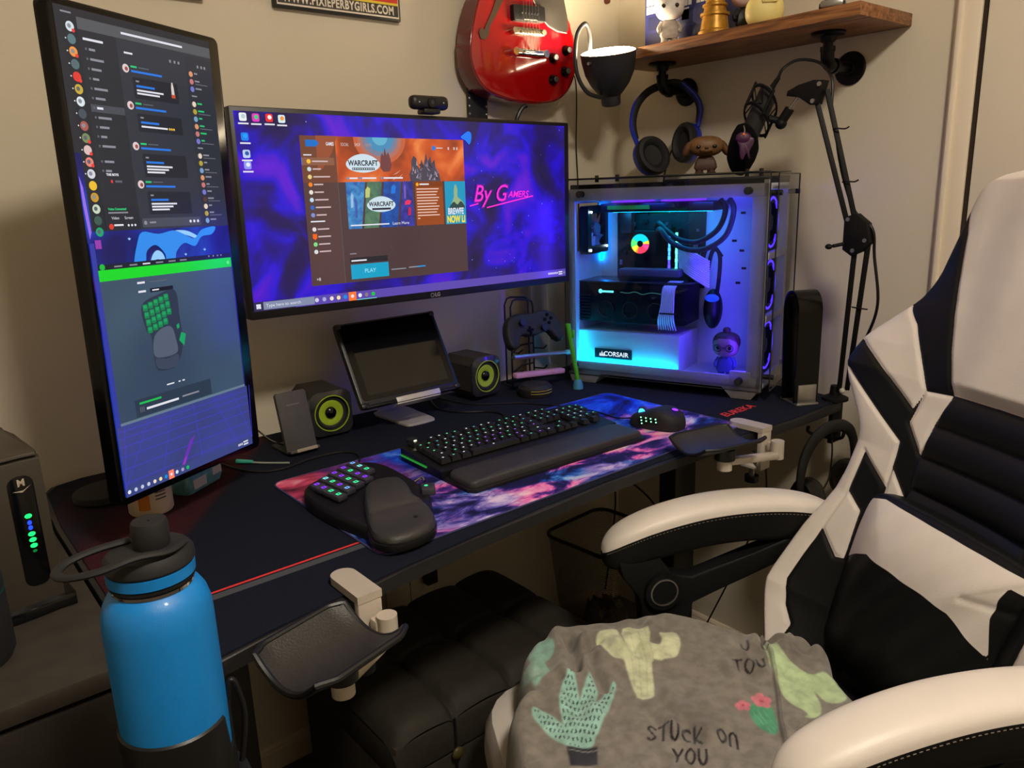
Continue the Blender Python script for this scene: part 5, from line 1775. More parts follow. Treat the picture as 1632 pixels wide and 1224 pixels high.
# ---- small vinyl figures -------------------------------------------------------
def figure(name, label, loc, rz, h, skin, body, hair=None, hairm=None, cat='figurine', ears=False, bun=False, glasses=False, arms=None):
    """big-headed toy figure of height h, facing local -y"""
    t = thing(name, label, cat, loc, rz)
    k = h / 0.10
    S_ = Matrix.Scale(k, 4)
    b = MB(S_)
    dome(b, smooth2([(-0.017, -0.010), (0.017, -0.010), (0.019, 0.004), (0.012, 0.013), (-0.012, 0.013), (-0.019, 0.004)], 3), [(0.8, 0.010), (0.95, 0.016), (0.85, 0.030), (0.66, 0.042), (0.45, 0.046)], body)
    for sx in (-1, 1):
        b.tube([(sx * 0.009, 0, 0.018), (sx * 0.010, -0.001, 0.004)], [0.0075, 0.0065], body, seg=10)
        b.ball((sx * 0.010, -0.004, 0.003), (0.008, 0.011, 0.004), body, 10, 6)
    b.build('body', t)
    for sx in ((-1, 1) if not ears else ()):
        b = MB(S_)
        b.tube([(sx * 0.014, 0, 0.041), (sx * 0.021, -0.003, 0.030), (sx * 0.020, -0.010, 0.022)], [0.0052, 0.0048, 0.0040], arms or body, seg=8, sm=3)
        b.build('arm', t)
    b = MB(S_)
    b.ball((0, 0, 0.070), (0.029, 0.025, 0.026), skin, 24, 14, pw=0.82)
    hd = b.build('head', t)
    for sx in (-1, 1):
        b = MB(S_)
        b.disc(sx * 0.0130, 0.0680, 0.0040, 0.0242, mat('toy_eye', (18, 14, 16), rough=0.15), M=RX(90))
        b.M = S_ @ T(sx * 0.0130, -0.0236, 0.0680)
        b.ball((0, 0, 0), (0.0042, 0.0022, 0.0042), _M['toy_eye'], 12, 8)
        b.build('eye', hd)
    if hair:
        b = MB(S_)
        b.ball((0, 0.004, 0.0765), (0.0305, 0.0265, 0.0235), hairm or hair, 24, 12, pw=0.85)
        if bun:
            b.ball((0.0, 0.003, 0.103), (0.009, 0.009, 0.008), hairm or hair, 12, 8)
        b.build('hair', t)
    if ears:
        for sx in (-1, 1):
            b = MB(S_)
            b.ball((0, 0, 0), (0.0065, 0.012, 0.020), ears, 12, 10, M=T(sx * 0.0305, -0.002, 0.064) @ RY(-sx * 14))
            b.build('ear', t)
        b = MB(S_)
        b.ball((0, -0.0235, 0.0600), (0.0110, 0.006, 0.0075), skin, 14, 8)
        b.build('muzzle', t)
        b = MB(S_)
        b.ball((0, -0.0292, 0.0635), (0.0038, 0.0026, 0.0028), m_blk, 10, 6)
        b.build('nose', t)
    if glasses:
        b = MB(S_)
        for sx in (-1, 1):
            b.tube([(sx * 0.0130 + 0.0082 * math.cos(a), -0.0262, 0.0680 + 0.0076 * math.sin(a)) for a in [2 * PI * i / 14 for i in range(14)]], 0.0012, m_blk, seg=5, closed=True)
        b.cyl((-0.005, -0.0262, 0.069), (0.005, -0.0262, 0.069), 0.0010, m_blk, seg=6)
        b.build('glasses', t)
    return t


def case_pt(s_, d_, z_):
    v = ROOTM['computer_case'] @ Vector((s_, d_, z_))
    return (v.x, v.y, v.z)


figure('toy_figure', 'small dark figure with glasses standing inside the lit computer case', case_pt(0.408, 0.062, 0.0412), -71.5 + 4, 0.112, mat('toy_skin', (150, 110, 100), rough=0.5), mat('toy_suit', (70, 80, 120), rough=0.5),
       hair=True, hairm=mat('toy_hair', (70, 40, 36), rough=0.5), bun=True, glasses=True)
# ------------------------------------------------------------------ things on the walls and the shelf
WF = frame((0, WY, 0), (1, 0, 0), (0, 0, 1), (0, -1, 0))    # 2D layout on the back wall: u = X, v = Z
ps = thing('framed_poster', 'red and black poster with a web address in a thin black frame', 'poster', (0.91, WY, 1.747))
b = MB(WF)
b.box((0.9105, 1.967, 0.008), (0.311, 0.440, 0.014), m_blk, bev=0.002)
b.build('frame', ps, world=True)
m_pd = mat('poster_dark', (58, 54, 50), rough=0.45)
m_pr = mat('poster_red', (205, 60, 46), rough=0.4, var=0.15, scale=20)
m_py = mat('poster_yellow', (228, 205, 60), rough=0.4)
m_pw = mat('poster_white', (225, 215, 200), rough=0.4)
b = MB(WF)
b.rect(0.7610, 1.7525, 1.0605, 2.182, 0.0152, m_pw)
b.rect(0.7630, 1.7560, 1.0590, 2.180, 0.0153, m_pd)
b.rect(0.7630, 1.7800, 1.0590, 1.7850, 0.0154, m_py)
b.rect(0.7630, 1.7850, 1.0590, 2.170, 0.0154, m_pr)
b.flat(smooth2([(0.93, 1.79), (0.96, 1.80), (1.01, 1.795), (1.04, 1.81), (1.03, 1.88), (0.97, 1.93), (0.90, 1.90), (0.88, 1.83)], 4), 0.0155, mat('poster_grey', (120, 90, 80), rough=0.45, var=0.2, scale=30))
b.text('WWW.PIXIEPERBYGIRLS.COM', 0.0250, m_pw, T(0.9110, 1.7675, 0.0156), bold=0.0009, sx=0.74, spacing=1.12)
b.build('print', ps, world=True, smooth=0)
fr2 = thing('picture_frame', 'dark picture frame whose lower edge shows above the portrait monitor', 'picture', (0.45, WY, 1.743))
b = MB(WF)
b.box((0.455, 1.95, 0.009), (0.310, 0.414, 0.016), mat('frame_brown', (46, 30, 28), rough=0.4, var=0.2), bev=0.003)
b.build('frame', fr2, world=True)
b = MB(WF); b.rect(0.318, 1.763, 0.592, 2.137, 0.0175, mat('picture_paper', (140, 120, 100), rough=0.6, var=0.3, scale=12)); b.build('picture', fr2, world=True)
hk = thing('wall_hook', 'small reddish brown peg on the back wall by the corner', 'hook', (1.776, WY, 1.89))
b = MB(WF); b.prism(rrect(0.016, 0.055, 0.007, cx=1.776, cy=1.895), 0.0, 0.012, mat('peg_brown', (92, 44, 34), rough=0.5), bev=0.003); b.build('peg', hk, world=True)
ot = thing('wall_outlet', 'beige wall outlet plate with a black plug under the desk', 'outlet', (0.99, WY, 0.30))
b = MB(WF); b.prism(rrect(0.150, 0.110, 0.006, cx=0.985, cy=0.300), 0.0, 0.006, m_trim, bev=0.002); b.rect(0.984, 0.25, 0.986, 0.35, 0.0062, m_dark); b.build('plate', ot, world=True)
b = MB(WF); b.box((1.045, 0.325, 0.016), (0.035, 0.045, 0.028), m_blk, bev=0.004); b.build('plug', ot, world=True)
cable('power_cord', 'thick black power cord dropping to the wall outlet under the desk', [(1.045, 1.652, 0.345), (1.04, 1.635, 0.42), (1.03, 1.62, 0.55), (1.02, 1.60, 0.70), (1.02, 1.60, 0.78)], r=0.0065)
cable('hanging_cord', 'thin dark cord hanging down the wall right of the guitar', [(1.60, 1.660, 1.68), (1.640, 1.672, 1.655), (1.647, 1.675, 1.58), (1.643, 1.675, 1.48), (1.648, 1.675, 1.38), (1.650, 1.672, 1.20), (1.65, 1.665, 0.90)], r=0.0017)
cable('corner_cord', 'thin dark cord hanging in the room corner below the desk', [(1.74, 1.668, 0.80), (1.755, 1.668, 0.60), (1.775, 1.66, 0.45), (1.79, 1.66, 0.30), (1.74, 1.66, 0.02)], r=0.0028)

# ---- electric guitar hanging on the back wall
GT = thing('electric_guitar', 'cherry red semi-hollow electric guitar hanging on the back wall', 'guitar', (1.395, 1.60, 1.584))
m_red = mat('cherry_gloss', (160, 6, 10), rough=0.12, var=0.10, scale=5, coat=0.8)
m_redd = mat('cherry_side', (100, 14, 16), rough=0.2, var=0.12, scale=8, coat=0.5)
GF2 = frame((0, 1.600, 0), (1, 0, 0), (0, 0, 1), (0, -1, 0))
gb = [(1.252, 1.815), (1.234, 1.770), (1.219, 1.715), (1.216, 1.668), (1.231, 1.626), (1.264, 1.596), (1.330, 1.578), (1.400, 1.573), (1.470, 1.576), (1.520, 1.592), (1.556, 1.625), (1.574, 1.668), (1.574, 1.715), (1.562, 1.760), (1.544, 1.800), (1.530, 1.840), (1.532, 1.880), (1.548, 1.920), (1.556, 1.965), (1.540, 2.005), (1.505, 2.020), (1.475, 2.000), (1.455, 1.950), (1.430, 1.930), (1.395, 1.925), (1.360, 1.930), (1.335, 1.950), (1.315, 2.000), (1.285, 2.020), (1.250, 2.005), (1.234, 1.965), (1.242, 1.920), (1.262, 1.880), (1.268, 1.845)]
gout = smooth2(gb, 5)
b = MB(GF2)
b.prism(gout, -0.060, -0.002, m_redd, bev=0.004, bot=True)
b.build('body', GT, world=True)
b = MB(GF2)
dome(b, gout, [(0.985, -0.004), (0.975, -0.0005), (0.93, 0.0008), (0.8, 0.0018), (0.5, 0.0026), (0.2, 0.003)], m_red)
b.build('top', GT, world=True)
b = MB(GF2)
b.flat([(1.305, 1.835), (1.328, 1.835), (1.322, 1.812), (1.300, 1.778), (1.277, 1.748), (1.272, 1.728), (1.260, 1.714), (1.246, 1.716), (1.241, 1.730), (1.249, 1.742), (1.259, 1.737), (1.262, 1.745), (1.284, 1.780), (1.298, 1.810)], 0.0042, mat('sound_hole', (60, 36, 6), rough=0.6, var=0.2))
b.build('sound_hole', GT, world=True)
b = MB(GF2)
b.prism([(1.425, 1.905), (1.421, 1.82), (1.449, 1.783), (1.470, 1.766), (1.500, 1.757), (1.532, 1.756), (1.541, 1.762), (1.538, 1.79), (1.526, 1.835), (1.518, 1.88), (1.47, 1.905)], 0.003, 0.0065, mat('pickguard', (56, 52, 48), rough=0.25), bev=0.001)
b.build('pickguard', GT, world=True)
b = MB(GF2)
b.tube([(1.421, 1.905, 0.0055), (1.4195, 1.82, 0.0055), (1.4480, 1.7805, 0.0055), (1.470, 1.7640, 0.0055), (1.500, 1.7550, 0.0055), (1.534, 1.7540, 0.0055)], 0.0012, m_pw, seg=5)
b.build('pickguard_edge', GT, world=True)


def pickup(z0):
    b = MB(GF2 @ T(1.396, z0, 0) @ RZ(2.5))
    b.prism(rrect(0.106, 0.037, 0.004), 0.003, 0.017, m_blk, bev=0.002)
    p = b.build('pickup', GT, world=True)
    for k in range(6):
        b = MB(GF2 @ T(1.396, z0, 0) @ RZ(2.5)); b.cyl((-0.026 + k * 0.0104, -0.001, 0.016), (-0.026 + k * 0.0104, -0.001, 0.0182), 0.0026, m_chrome, seg=10); b.build('pole_screw', p, world=True)
    b = MB(GF2 @ T(1.396, z0, 0) @ RZ(2.5)); b.rect(-0.022, -0.0160, 0.024, -0.0142, 0.0173, m_pw); b.build('pickup_print', p, world=True)


pickup(1.786)
pickup(1.892)
m_brass = mat('aged_nickel', (200, 190, 165), rough=0.22, metal=1.0, var=0.08, scale=200)
b = MB(GF2 @ T(1.394, 1.744, 0) @ RZ(1.5))
b.prism(rrect(0.112, 0.017, 0.008), 0.006, 0.016, m_brass, bev=0.003)
for sx in (-1, 1):
    b.cyl((sx * 0.049, 0, 0.0), (sx * 0.049, 0, 0.019), 0.0072, m_brass, seg=16)
for k in range(6):
    b.box((-0.026 + k * 0.0104, 0, 0.0175), (0.007, 0.012, 0.004), m_brass, bev=0.001)
b.build('bridge', GT, world=True)
b = MB(GF2 @ T(1.396, 1.694, 0) @ RZ(0.5))
b.prism(rrect(0.108, 0.018, 0.008), 0.005, 0.020, m_chrome, bev=0.006, seg=3)
for sx in (-1, 1):
    b.cyl((sx * 0.051, 0, 0.0), (sx * 0.051, 0, 0.0215), 0.0095, m_chrome, seg=18)
b.build('tailpiece', GT, world=True)
for x, z_ in ((1.532, 1.711), (1.484, 1.689), (1.527, 1.658), (1.482, 1.635)):
    b = MB(GF2 @ T(x, z_, 0)); b.lathe([(0.0135, 0.003), (0.0130, 0.006), (0.0102, 0.010), (0.0092, 0.018), (0.001, 0.018)], m_gloss, 22); kb = b.build('control_knob', GT, world=True)
    b = MB(GF2 @ T(x, z_, 0)); b.lathe([(0.0075, 0.018), (0.0070, 0.0192), (0.001, 0.0195)], m_silver, 16); b.build('knob_cap', kb, world=True)
b = MB(GF2)
b.prism([(1.368, 1.90), (1.422, 1.90), (1.417, 2.27), (1.373, 2.27)], 0.002, 0.016, mat('rosewood', (50, 30, 22), rough=0.5, var=0.3, scale=40), bev=0.002)
b.build('neck', GT, world=True)
b = MB(GF2)
b.prism([(1.373, 2.27), (1.417, 2.27), (1.432, 2.30), (1.440, 2.40), (1.420, 2.41), (1.395, 2.395), (1.370, 2.41), (1.350, 2.40), (1.358, 2.30)], -0.004, 0.010, m_redd, bev=0.002)
b.build('headstock', GT, world=True)
for k in range(6):
    b = MB(GF2)
    x0 = 1.396 - 0.026 + k * 0.0104
    b.tube([(x0, 1.694, 0.019), (x0 + 0.001, 1.744, 0.0215), (1.395 - 0.017 + k * 0.0068, 2.27, 0.0185)], 0.0006, m_brass, seg=5)
    b.build('string', GT, world=True)
ga = thing('guitar_hanger', 'black wall hanger carrying the red guitar by its headstock', 'hanger', (1.395, WY, 2.26))
b = MB(GF2)
b.box((1.395, 2.30, -0.066), (0.07, 0.10, 0.026), m_blk, bev=0.004)
for sx in (-1, 1):
    b.tube([(1.395 + sx * 0.012, 2.285, -0.055), (1.395 + sx * 0.034, 2.275, -0.030), (1.395 + sx * 0.034, 2.270, 0.016)], 0.007, m_soft, sm=4)
b.build('fork', ga, world=True)
st = thing('guitar_strap', 'black studded strap hanging behind the guitar down to the wide monitor', 'strap', (1.255, 1.665, 1.50))
b = MB(frame((0, 1.668, 0), (1, 0, 0), (0, 0, 1), (0, -1, 0)))
b.box((1.283, 1.52, 0), (0.062, 0.19, 0.004), m_soft, bev=0.001)
b.build('band', st, world=True)
for sx in (-1, 1):
    for k in range(10):
        b = MB(frame((0, 1.668, 0), (1, 0, 0), (0, 0, 1), (0, -1, 0))); b.ball((1.283 + sx * 0.027, 1.435 + k * 0.019, 0.002), (0.0032, 0.0032, 0.0022), m_silver, 8, 5); b.build('stud', st, world=True)
cable('guitar_cable', 'black cable with plug hanging below the guitar body', [(1.392, 1.60, 1.567), (1.380, 1.603, 1.562), (1.368, 1.606, 1.545), (1.362, 1.610, 1.52), (1.36, 1.62, 1.44), (1.36, 1.63, 1.30)], r=0.0055)

# ---- gooseneck lamp in front of the guitar's right side
GL = thing('gooseneck_lamp', 'dark clip lamp with glowing upturned shade between the guitar and the shelf', 'lamp', (1.62, 1.52, 1.70))
m_lampg = mat('lamp_grey', (36, 36, 40), rough=0.5, var=0.06)
LF = T(1.540, 1.450, 1.688) @ Matrix.Rotation(math.radians(16), 4, Vector((0.70, -0.714, 0))) @ Matrix.Rotation(math.radians(-3.5), 4, Vector((0.714, 0.70, 0)))
b = MB(LF)
b.lathe([(0.0665, -0.004), (0.0700, 0.0), (0.0715, -0.001), (0.0690, -0.022), (0.0625, -0.052), (0.050, -0.078), (0.034, -0.098), (0.026, -0.106), (0.0245, -0.128), (0.022, -0.131), (0.001, -0.131)], m_lampg, 40)
b.build('lamp_shade', GL, world=True)
b = MB(LF)
b.lathe([(0.0668, 0.0005), (0.060, 0.0025), (0.040, 0.0045), (0.001, 0.0055)], emit('lamp_glow', (255, 232, 190), GOOSE_POWER), 40)
b.build('diffuser', GL, world=True)
b = MB()
b.tube([(1.532, 1.470, 1.580), (1.490, 1.475, 1.590), (1.462, 1.480, 1.625), (1.452, 1.480, 1.670), (1.458, 1.478, 1.725), (1.482, 1.475, 1.752), (1.500, 1.478, 1.735), (1.510, 1.485, 1.70), (1.520, 1.50, 1.672), (1.56, 1.515, 1.668), (1.60, 1.518, 1.680)], 0.0052, m_lampg, sm=8)
b.build('gooseneck', GL, world=True)
b = MB(); b.box((1.612, 1.517, 1.683), (0.036, 0.030, 0.042), m_lampg, bev=0.004); b.build('clip', GL, world=True)
b = MB(); b.cyl((1.474, 1.455, 1.655), (1.486, 1.450, 1.657), 0.006, m_lampg); b.cyl((1.4715, 1.4535, 1.6548), (1.4745, 1.4545, 1.6552), 0.0035, m_silver); b.build('switch', GL, world=True)

# ---- plank shelf on iron pipe brackets
m_wood = None


def wood():
    m = bpy.data.materials.new('shelf_wood')
    m.use_nodes = True
    nt = m.node_tree
    bs = nt.nodes['Principled BSDF']
    tc = nt.nodes.new('ShaderNodeTexCoord')
    mp = nt.nodes.new('ShaderNodeMapping')
    mp.inputs['Scale'].default_value = (14, 1.6, 22)
    nt.links.new(tc.outputs['Object'], mp.inputs[0])
    nz = nt.nodes.new('ShaderNodeTexNoise')
    nz.inputs['Scale'].default_value = 4
    nz.inputs['Detail'].default_value = 7
    nz.inputs['Distortion'].default_value = 1.2
    nt.links.new(mp.outputs[0], nz.inputs['Vector'])
    rp = nt.nodes.new('ShaderNodeValToRGB')
    rp.color_ramp.elements[0].position = 0.35
    rp.color_ramp.elements[0].color = rgb(96, 58, 30)
    rp.color_ramp.elements[1].position = 0.7
    rp.color_ramp.elements[1].color = rgb(168, 112, 66)
    nt.links.new(nz.outputs[0], rp.inputs[0])
    nt.links.new(rp.outputs[0], bs.inputs['Base Color'])
    bs.inputs['Roughness'].default_value = 0.45
    return m


SH = thing('wall_shelf', 'brown wooden plank shelf on black iron pipe brackets on the right wall', 'shelf', (1.83, 1.18, 1.67))
b = MB()
b.box((1.715, 1.186, 1.683), (0.228, 0.718, 0.026), wood(), bev=0.0015)
b.build('plank', SH, world=True)
m_iron = mat('iron_pipe', (18, 18, 19), rough=0.4, metal=0.6, var=0.2, scale=60)
for y0 in (1.425, 0.958):
    X = 1.722
    b = MB()
    b.lathe([(0.0001, 0), (0.036, 0), (0.037, -0.004), (0.034, -0.007), (0.018, -0.009), (0.015, -0.020), (0.0001, -0.020)], m_iron, 28, T(X, y0, 1.670))
    b.cyl((X, y0, 1.66), (X, y0, 1.632), 0.0105, m_iron)
    br = b.build('pipe_bracket', SH, world=True)
    b = MB()
    b.cyl((X, y0, 1.640), (X, y0, 1.630), 0.0160, m_iron)
    b.tube([(X, y0, 1.636), (X, y0, 1.622), (X + 0.004, y0, 1.610), (X + 0.014, y0, 1.603), (X + 0.028, y0, 1.602)], 0.0145, m_iron, seg=14, sm=5)
    b.cyl((X + 0.024, y0, 1.602), (X + 0.034, y0, 1.602), 0.0170, m_iron)
    b.build('elbow', br, world=True)
    b = MB()
    b.cyl((X + 0.03, y0, 1.602), (WX, y0, 1.602), 0.0105, m_iron)
    b.lathe([(0.0001, 0), (0.036, 0), (0.037, -0.004), (0.034, -0.007), (0.018, -0.009), (0.015, -0.020), (0.0001, -0.020)], m_iron, 32, T(WX, y0, 1.602) @ RY(90))
    b.build('wall_flange', br, world=True)

# ---- blue headphones on the left bracket
HP = thing('blue_headphones', 'black and blue headphones hanging from the left pipe bracket', 'headphones', (1.762, 1.425, 1.612))
cxr, cyr = Vector((0.634, -0.773, 0)), Vector((0, 0, 1))
HF = frame((1.770, 1.425, 1.612), cxr, cyr, cxr.cross(cyr))
k = 1 / 543.0
m_hpb = mat('headphone_blue', (14, 40, 170), rough=0.3, var=0.1)
b = MB(HF)


def hp(px, py, z_=0.0):
    return ((px - 1070) * k, -(py - 137) * k, z_)


b.tube([hp(1017, 208), hp(1012, 185), hp(1017, 160), hp(1032, 142), hp(1055, 133), hp(1076, 132), hp(1096, 145), hp(1107, 165), hp(1106, 188)], [0.007, 0.009, 0.011, 0.012, 0.012, 0.012, 0.011, 0.009, 0.007], m_soft, sm=6, seg=12, flat=0.6)
b.build('headband', HP, world=True)
b = MB(HF)
b.tube([hp(1018, 216, 0.002), hp(1009, 190, 0.002), hp(1013, 161, 0.002), hp(1026, 144, 0.002)], 0.0066, m_hpb, sm=6)
b.build('blue_trim', HP, world=True)
b = MB(HF)
b.tube([hp(1082, 132, 0.006), hp(1100, 148, 0.006), hp(1110, 168, 0.004), hp(1106, 194, 0.004)], 0.0065, m_hpb, sm=6)
b.build('blue_trim', HP, world=True)
for (px, py, rx_, ry_, rot, yaw) in ((1037, 235, 0.046, 0.055, 30, 30), (1093, 217, 0.036, 0.054, -8, -38)):
    b = MB(HF @ T(*hp(px, py)) @ RZ(rot) @ RY(yaw))
    b.lathe([(0.001, -0.022), (0.80, -0.022), (0.96, -0.014), (1.0, 0.0), (0.97, 0.008)], m_hpb, 32, Matrix.Diagonal((rx_, ry_, 1, 1)))
    c = b.build('ear_cup', HP, world=True)
    b = MB(HF @ T(*hp(px, py)) @ RZ(rot) @ RY(yaw))
    b.lathe([(0.97, 0.008), (1.0, 0.018), (0.94, 0.030), (0.76, 0.033), (0.60, 0.028), (0.52, 0.020), (0.001, 0.019)], m_soft, 32, Matrix.Diagonal((rx_, ry_, 1, 1)))
    b.build('ear_pad', c, world=True)
cable('headphone_cable', 'black cable from the hanging blue headphones down behind the computer', [Vector(HF @ Vector(hp(1086, 196, -0.005))), Vector(HF @ Vector(hp(1074, 218, 0.006))), Vector(HF @ Vector(hp(1064, 238, 0.006))), Vector(HF @ Vector(hp(1057, 272, 0.0))), Vector(HF @ Vector(hp(1054, 300, -0.02))), Vector(HF @ Vector(hp(1052, 330, -0.09)))], r=0.0026)

# ---- microphone boom arm and microphone
BA = thing('microphone_boom_arm', 'black scissor boom arm clamped at the right corner of the desk', 'boom arm', (1.735, 0.885, DK))
m_arm = mat('arm_black', (10, 10, 11), rough=0.6, spec=0.25, var=0.1)
b = MB()
b.lathe([(0.001, 0), (0.030, 0), (0.030, 0.006), (0.022, 0.010), (0.014, 0.014), (0.012, 0.035), (0.001, 0.035)], m_arm, 24, T(1.733, 0.890, DK))
b.box((1.733, 0.886, 0.790), (0.045, 0.012, 0.11), m_arm, bev=0.002)
b.build('clamp', BA, world=True)
b = MB(); b.ball((1.721, 0.868, DK + 0.028), 0.007, mat('knob_pale', (190, 185, 175), rough=0.4), 12, 8); b.build('clamp_knob', BA, world=True)
L0, L1 = Vector((1.722, 0.876, DK + 0.03)), Vector((1.654, 0.829, 1.206))
L2, L3 = Vector((1.732, 0.862, DK + 0.03)), Vector((1.656, 0.801, 1.222))
U0_, U1_ = Vector((1.650, 0.850, 1.268)), Vector((1.630, 0.925, 1.520))
U2_, U3_ = Vector((1.654, 0.838, 1.245)), Vector((1.634, 0.905, 1.540))
for p, q in ((L0, L1), (L2, L3), (U0_, U1_), (U2_ + Vector((0, -0.012, 0)), U3_)):
    b = MB()
    d = (q - p).normalized()
    x = Vector((0.80, 0.60, 0)); x = (x - d * x.dot(d)).normalized()
    M_ = frame(p, x, d.cross(x), d)
    b.box((0, 0, (q - p).length / 2), (0.0100, 0.0100, (q - p).length), m_arm, bev=0.001, M=M_)
    b.build('tube', BA, world=True)
EF = frame((1.652, 0.0, 0.0), (0, -1, 0), (0, 0, 1), (-1, 0, 0))
b = MB(EF)
b.prism([(-0.852, 1.275), (-0.826, 1.282), (-0.800, 1.262), (-0.792, 1.222), (-0.806, 1.204), (-0.832, 1.192), (-0.852, 1.205)], -0.010, 0.010, m_arm, bev=0.002)
b.build('elbow_plate', BA, world=True)
for y, z_ in ((0.843, 1.270), (0.803, 1.226), (0.828, 1.204)):
    b = MB(); b.cyl((1.640, y, z_), (1.664, y, z_), 0.0045, m_silver, seg=12); b.build('bolt', BA, world=True)
b = MB(); b.cyl((1.640, 0.848, 1.218), (1.622, 0.862, 1.214), 0.004, m_arm); b.ball((1.615, 0.868, 1.213), (0.008, 0.008, 0.006), m_arm, 10, 6); b.build('wing_knob', BA, world=True)
HFm = frame((1.630, 0.0, 0.0), (0, -1, 0), (0, 0, 1), (-1, 0, 0))
b = MB(HFm)
b.prism([(-0.905, 1.559), (-0.918, 1.512), (-0.935, 1.512), (-0.962, 1.530), (-0.992, 1.536), (-0.990, 1.546), (-0.965, 1.556), (-0.93, 1.562)], -0.011, 0.011, m_arm, bev=0.002)
b.build('head_bracket', BA, world=True)
for y, z_ in ((0.914, 1.552), (0.927, 1.519)):
    b = MB(); b.cyl((1.615, y, z_), (1.645, y, z_), 0.0048, m_silver, seg=12); b.build('bolt', BA, world=True)
b = MB(); b.cyl((1.628, 0.966, 1.532), (1.626, 0.988, 1.506), 0.0042, m_silver); b.build('pin', BA, world=True)
b = MB()
b.cyl((1.626, 0.985, 1.509), (1.624, 1.004, 1.482), 0.0105, m_arm)
b.ball((1.624, 1.004, 1.480), 0.013, m_arm, 14, 8)
b.build('swivel', BA, world=True)
for t in (0.35, 0.72):
    p = U2_.lerp(U3_, t) + Vector((-0.004, -0.012, 0))
    b = MB(); b.tube([p + Vector((0, 0.012, 0)), p + Vector((-0.008, 0, 0.002)), p + Vector((0, -0.014, 0)), p + Vector((0.002, -0.022, 0.004))], 0.0016, m_arm, sm=3); b.build('cable_tie', BA, world=True)
p = L2.lerp(L3, 0.58)
b = MB(); b.tube([p + Vector((0, 0.016, 0)), p + Vector((-0.007, 0, 0)), p + Vector((0, -0.020, -0.002))], 0.0016, m_arm, sm=3); b.build('cable_tie', BA, world=True)

MC = thing('studio_microphone', 'black studio microphone with foam windscreen in a cage shock mount', 'microphone', (1.615, 1.06, 1.50))
ax_t, ax_b = Vector((1.618, 1.036, 1.545)), Vector((1.600, 1.096, 1.408))
zd = (ax_t - ax_b).normalized()
xd = Vector((1, 0, 0)); xd = (xd - zd * xd.x).normalized()
MF = frame(ax_b, xd, zd.cross(xd), zd)
Lm = (ax_t - ax_b).length
b = MB(MF)
b.cyl((0, 0, 0.045), (0, 0, Lm - 0.004), 0.0285, m_soft, seg=28)
b.lathe([(0.0285, Lm - 0.004), (0.020, Lm + 0.002), (0.001, Lm + 0.002)], m_soft, 28)
b.build('body', MC, world=True)
b = MB(MF)
b.lathe([(0.001, -0.024), (0.022, -0.021), (0.037, -0.011), (0.046, 0.007), (0.0490, 0.028), (0.0465, 0.045), (0.038, 0.054), (0.0285, 0.056)], mat('foam', (14, 14, 16), rough=1.0, var=0.2, scale=500, bump=0.6, bscale=900, spec=0.1), 32)
b.build('foam_windscreen', MC, world=True)
for zz_, rr in ((Lm - 0.018, 0.046), (Lm - 0.058, 0.046)):
    b = MB(MF); b.tube([(rr * math.cos(2 * PI * i / 28), rr * math.sin(2 * PI * i / 28), zz_) for i in range(28)], 0.0032, m_arm, seg=8, closed=True); b.build('shock_ring', MC, world=True)
b = MB(MF)
for i in range(8):
    a0, a1 = 2 * PI * i / 8, 2 * PI * (i + 0.5) / 8
    b.cyl((0.046 * math.cos(a0), 0.046 * math.sin(a0), Lm - 0.018), (0.029 * math.cos(a1), 0.029 * math.sin(a1), Lm - 0.038), 0.0016, m_arm, seg=6)
    b.cyl((0.029 * math.cos(a1), 0.029 * math.sin(a1), Lm - 0.038), (0.046 * math.cos(a0), 0.046 * math.sin(a0), Lm - 0.058), 0.0016, m_arm, seg=6)
b.build('elastic_cord', MC, world=True)
for i in range(4):
    a0 = 2 * PI * (i + 0.5) / 4
    b = MB(MF); b.cyl((0.047 * math.cos(a0), 0.047 * math.sin(a0), Lm - 0.064), (0.047 * math.cos(a0), 0.047 * math.sin(a0), Lm - 0.010), 0.0045, m_arm, seg=10); b.build('mount_post', MC, world=True)
b = MB(); b.tube([Vector(MF @ Vector((0, -0.040, Lm - 0.045))), (1.622, 1.012, 1.487), (1.624, 1.006, 1.481)], 0.008, m_arm, seg=10); b.build('mount_arm', MC, world=True)
b = MB(MF); b.cyl((0, 0, Lm), (0, -0.002, Lm + 0.010), 0.0085, m_silver); b.cyl((0, -0.002, Lm + 0.010), (0.0, -0.010, Lm + 0.040), 0.0080, m_arm, r1=0.0055); b.build('plug', MC, world=True)
pp = [Vector(MF @ Vector((0.0, -0.009, Lm + 0.036))), (1.64, 1.015, 1.597), (1.655, 0.990, 1.612), (1.67, 0.955, 1.606), (1.665, 0.925, 1.585), (1.655, 0.905, 1.555), (1.650, 0.900, 1.500), (1.648, 0.884, 1.455), (1.648, 0.880, 1.420), (1.655, 0.864, 1.350), (1.656, 0.835, 1.285), (1.656, 0.795, 1.250), (1.665, 0.790, 1.19), (1.672, 0.778, 1.09), (1.69, 0.805, 1.01), (1.705, 0.84, 0.95)]
cable('microphone_cable', 'black microphone cable looping over and down along the boom arm', pp, r=0.0033, sm=8)
TG = thing('purple_charm', 'small purple rubber charm hanging from the microphone', 'charm', (1.575, 1.062, 1.466))
m_pur = mat('purple_rubber', (60, 10, 58), rough=0.45, var=0.2)
CFm = frame((1.567, 1.062, 1.462), cxr, cyr, cxr.cross(cyr))
b = MB(CFm)
b.ball((0, -0.010, 0.006), (0.017, 0.013, 0.006), m_pur, 16, 10)
b.prism(smooth2([(-0.012, -0.012), (0.020, -0.010), (0.022, -0.024), (0.014, -0.040), (0.016, -0.056), (0.011, -0.052), (0.007, -0.044), (0.000, -0.058), (-0.006, -0.050), (-0.008, -0.030)], 3), 0.001, 0.009, m_pur, bev=0.002)
b.build('charm', TG, world=True)
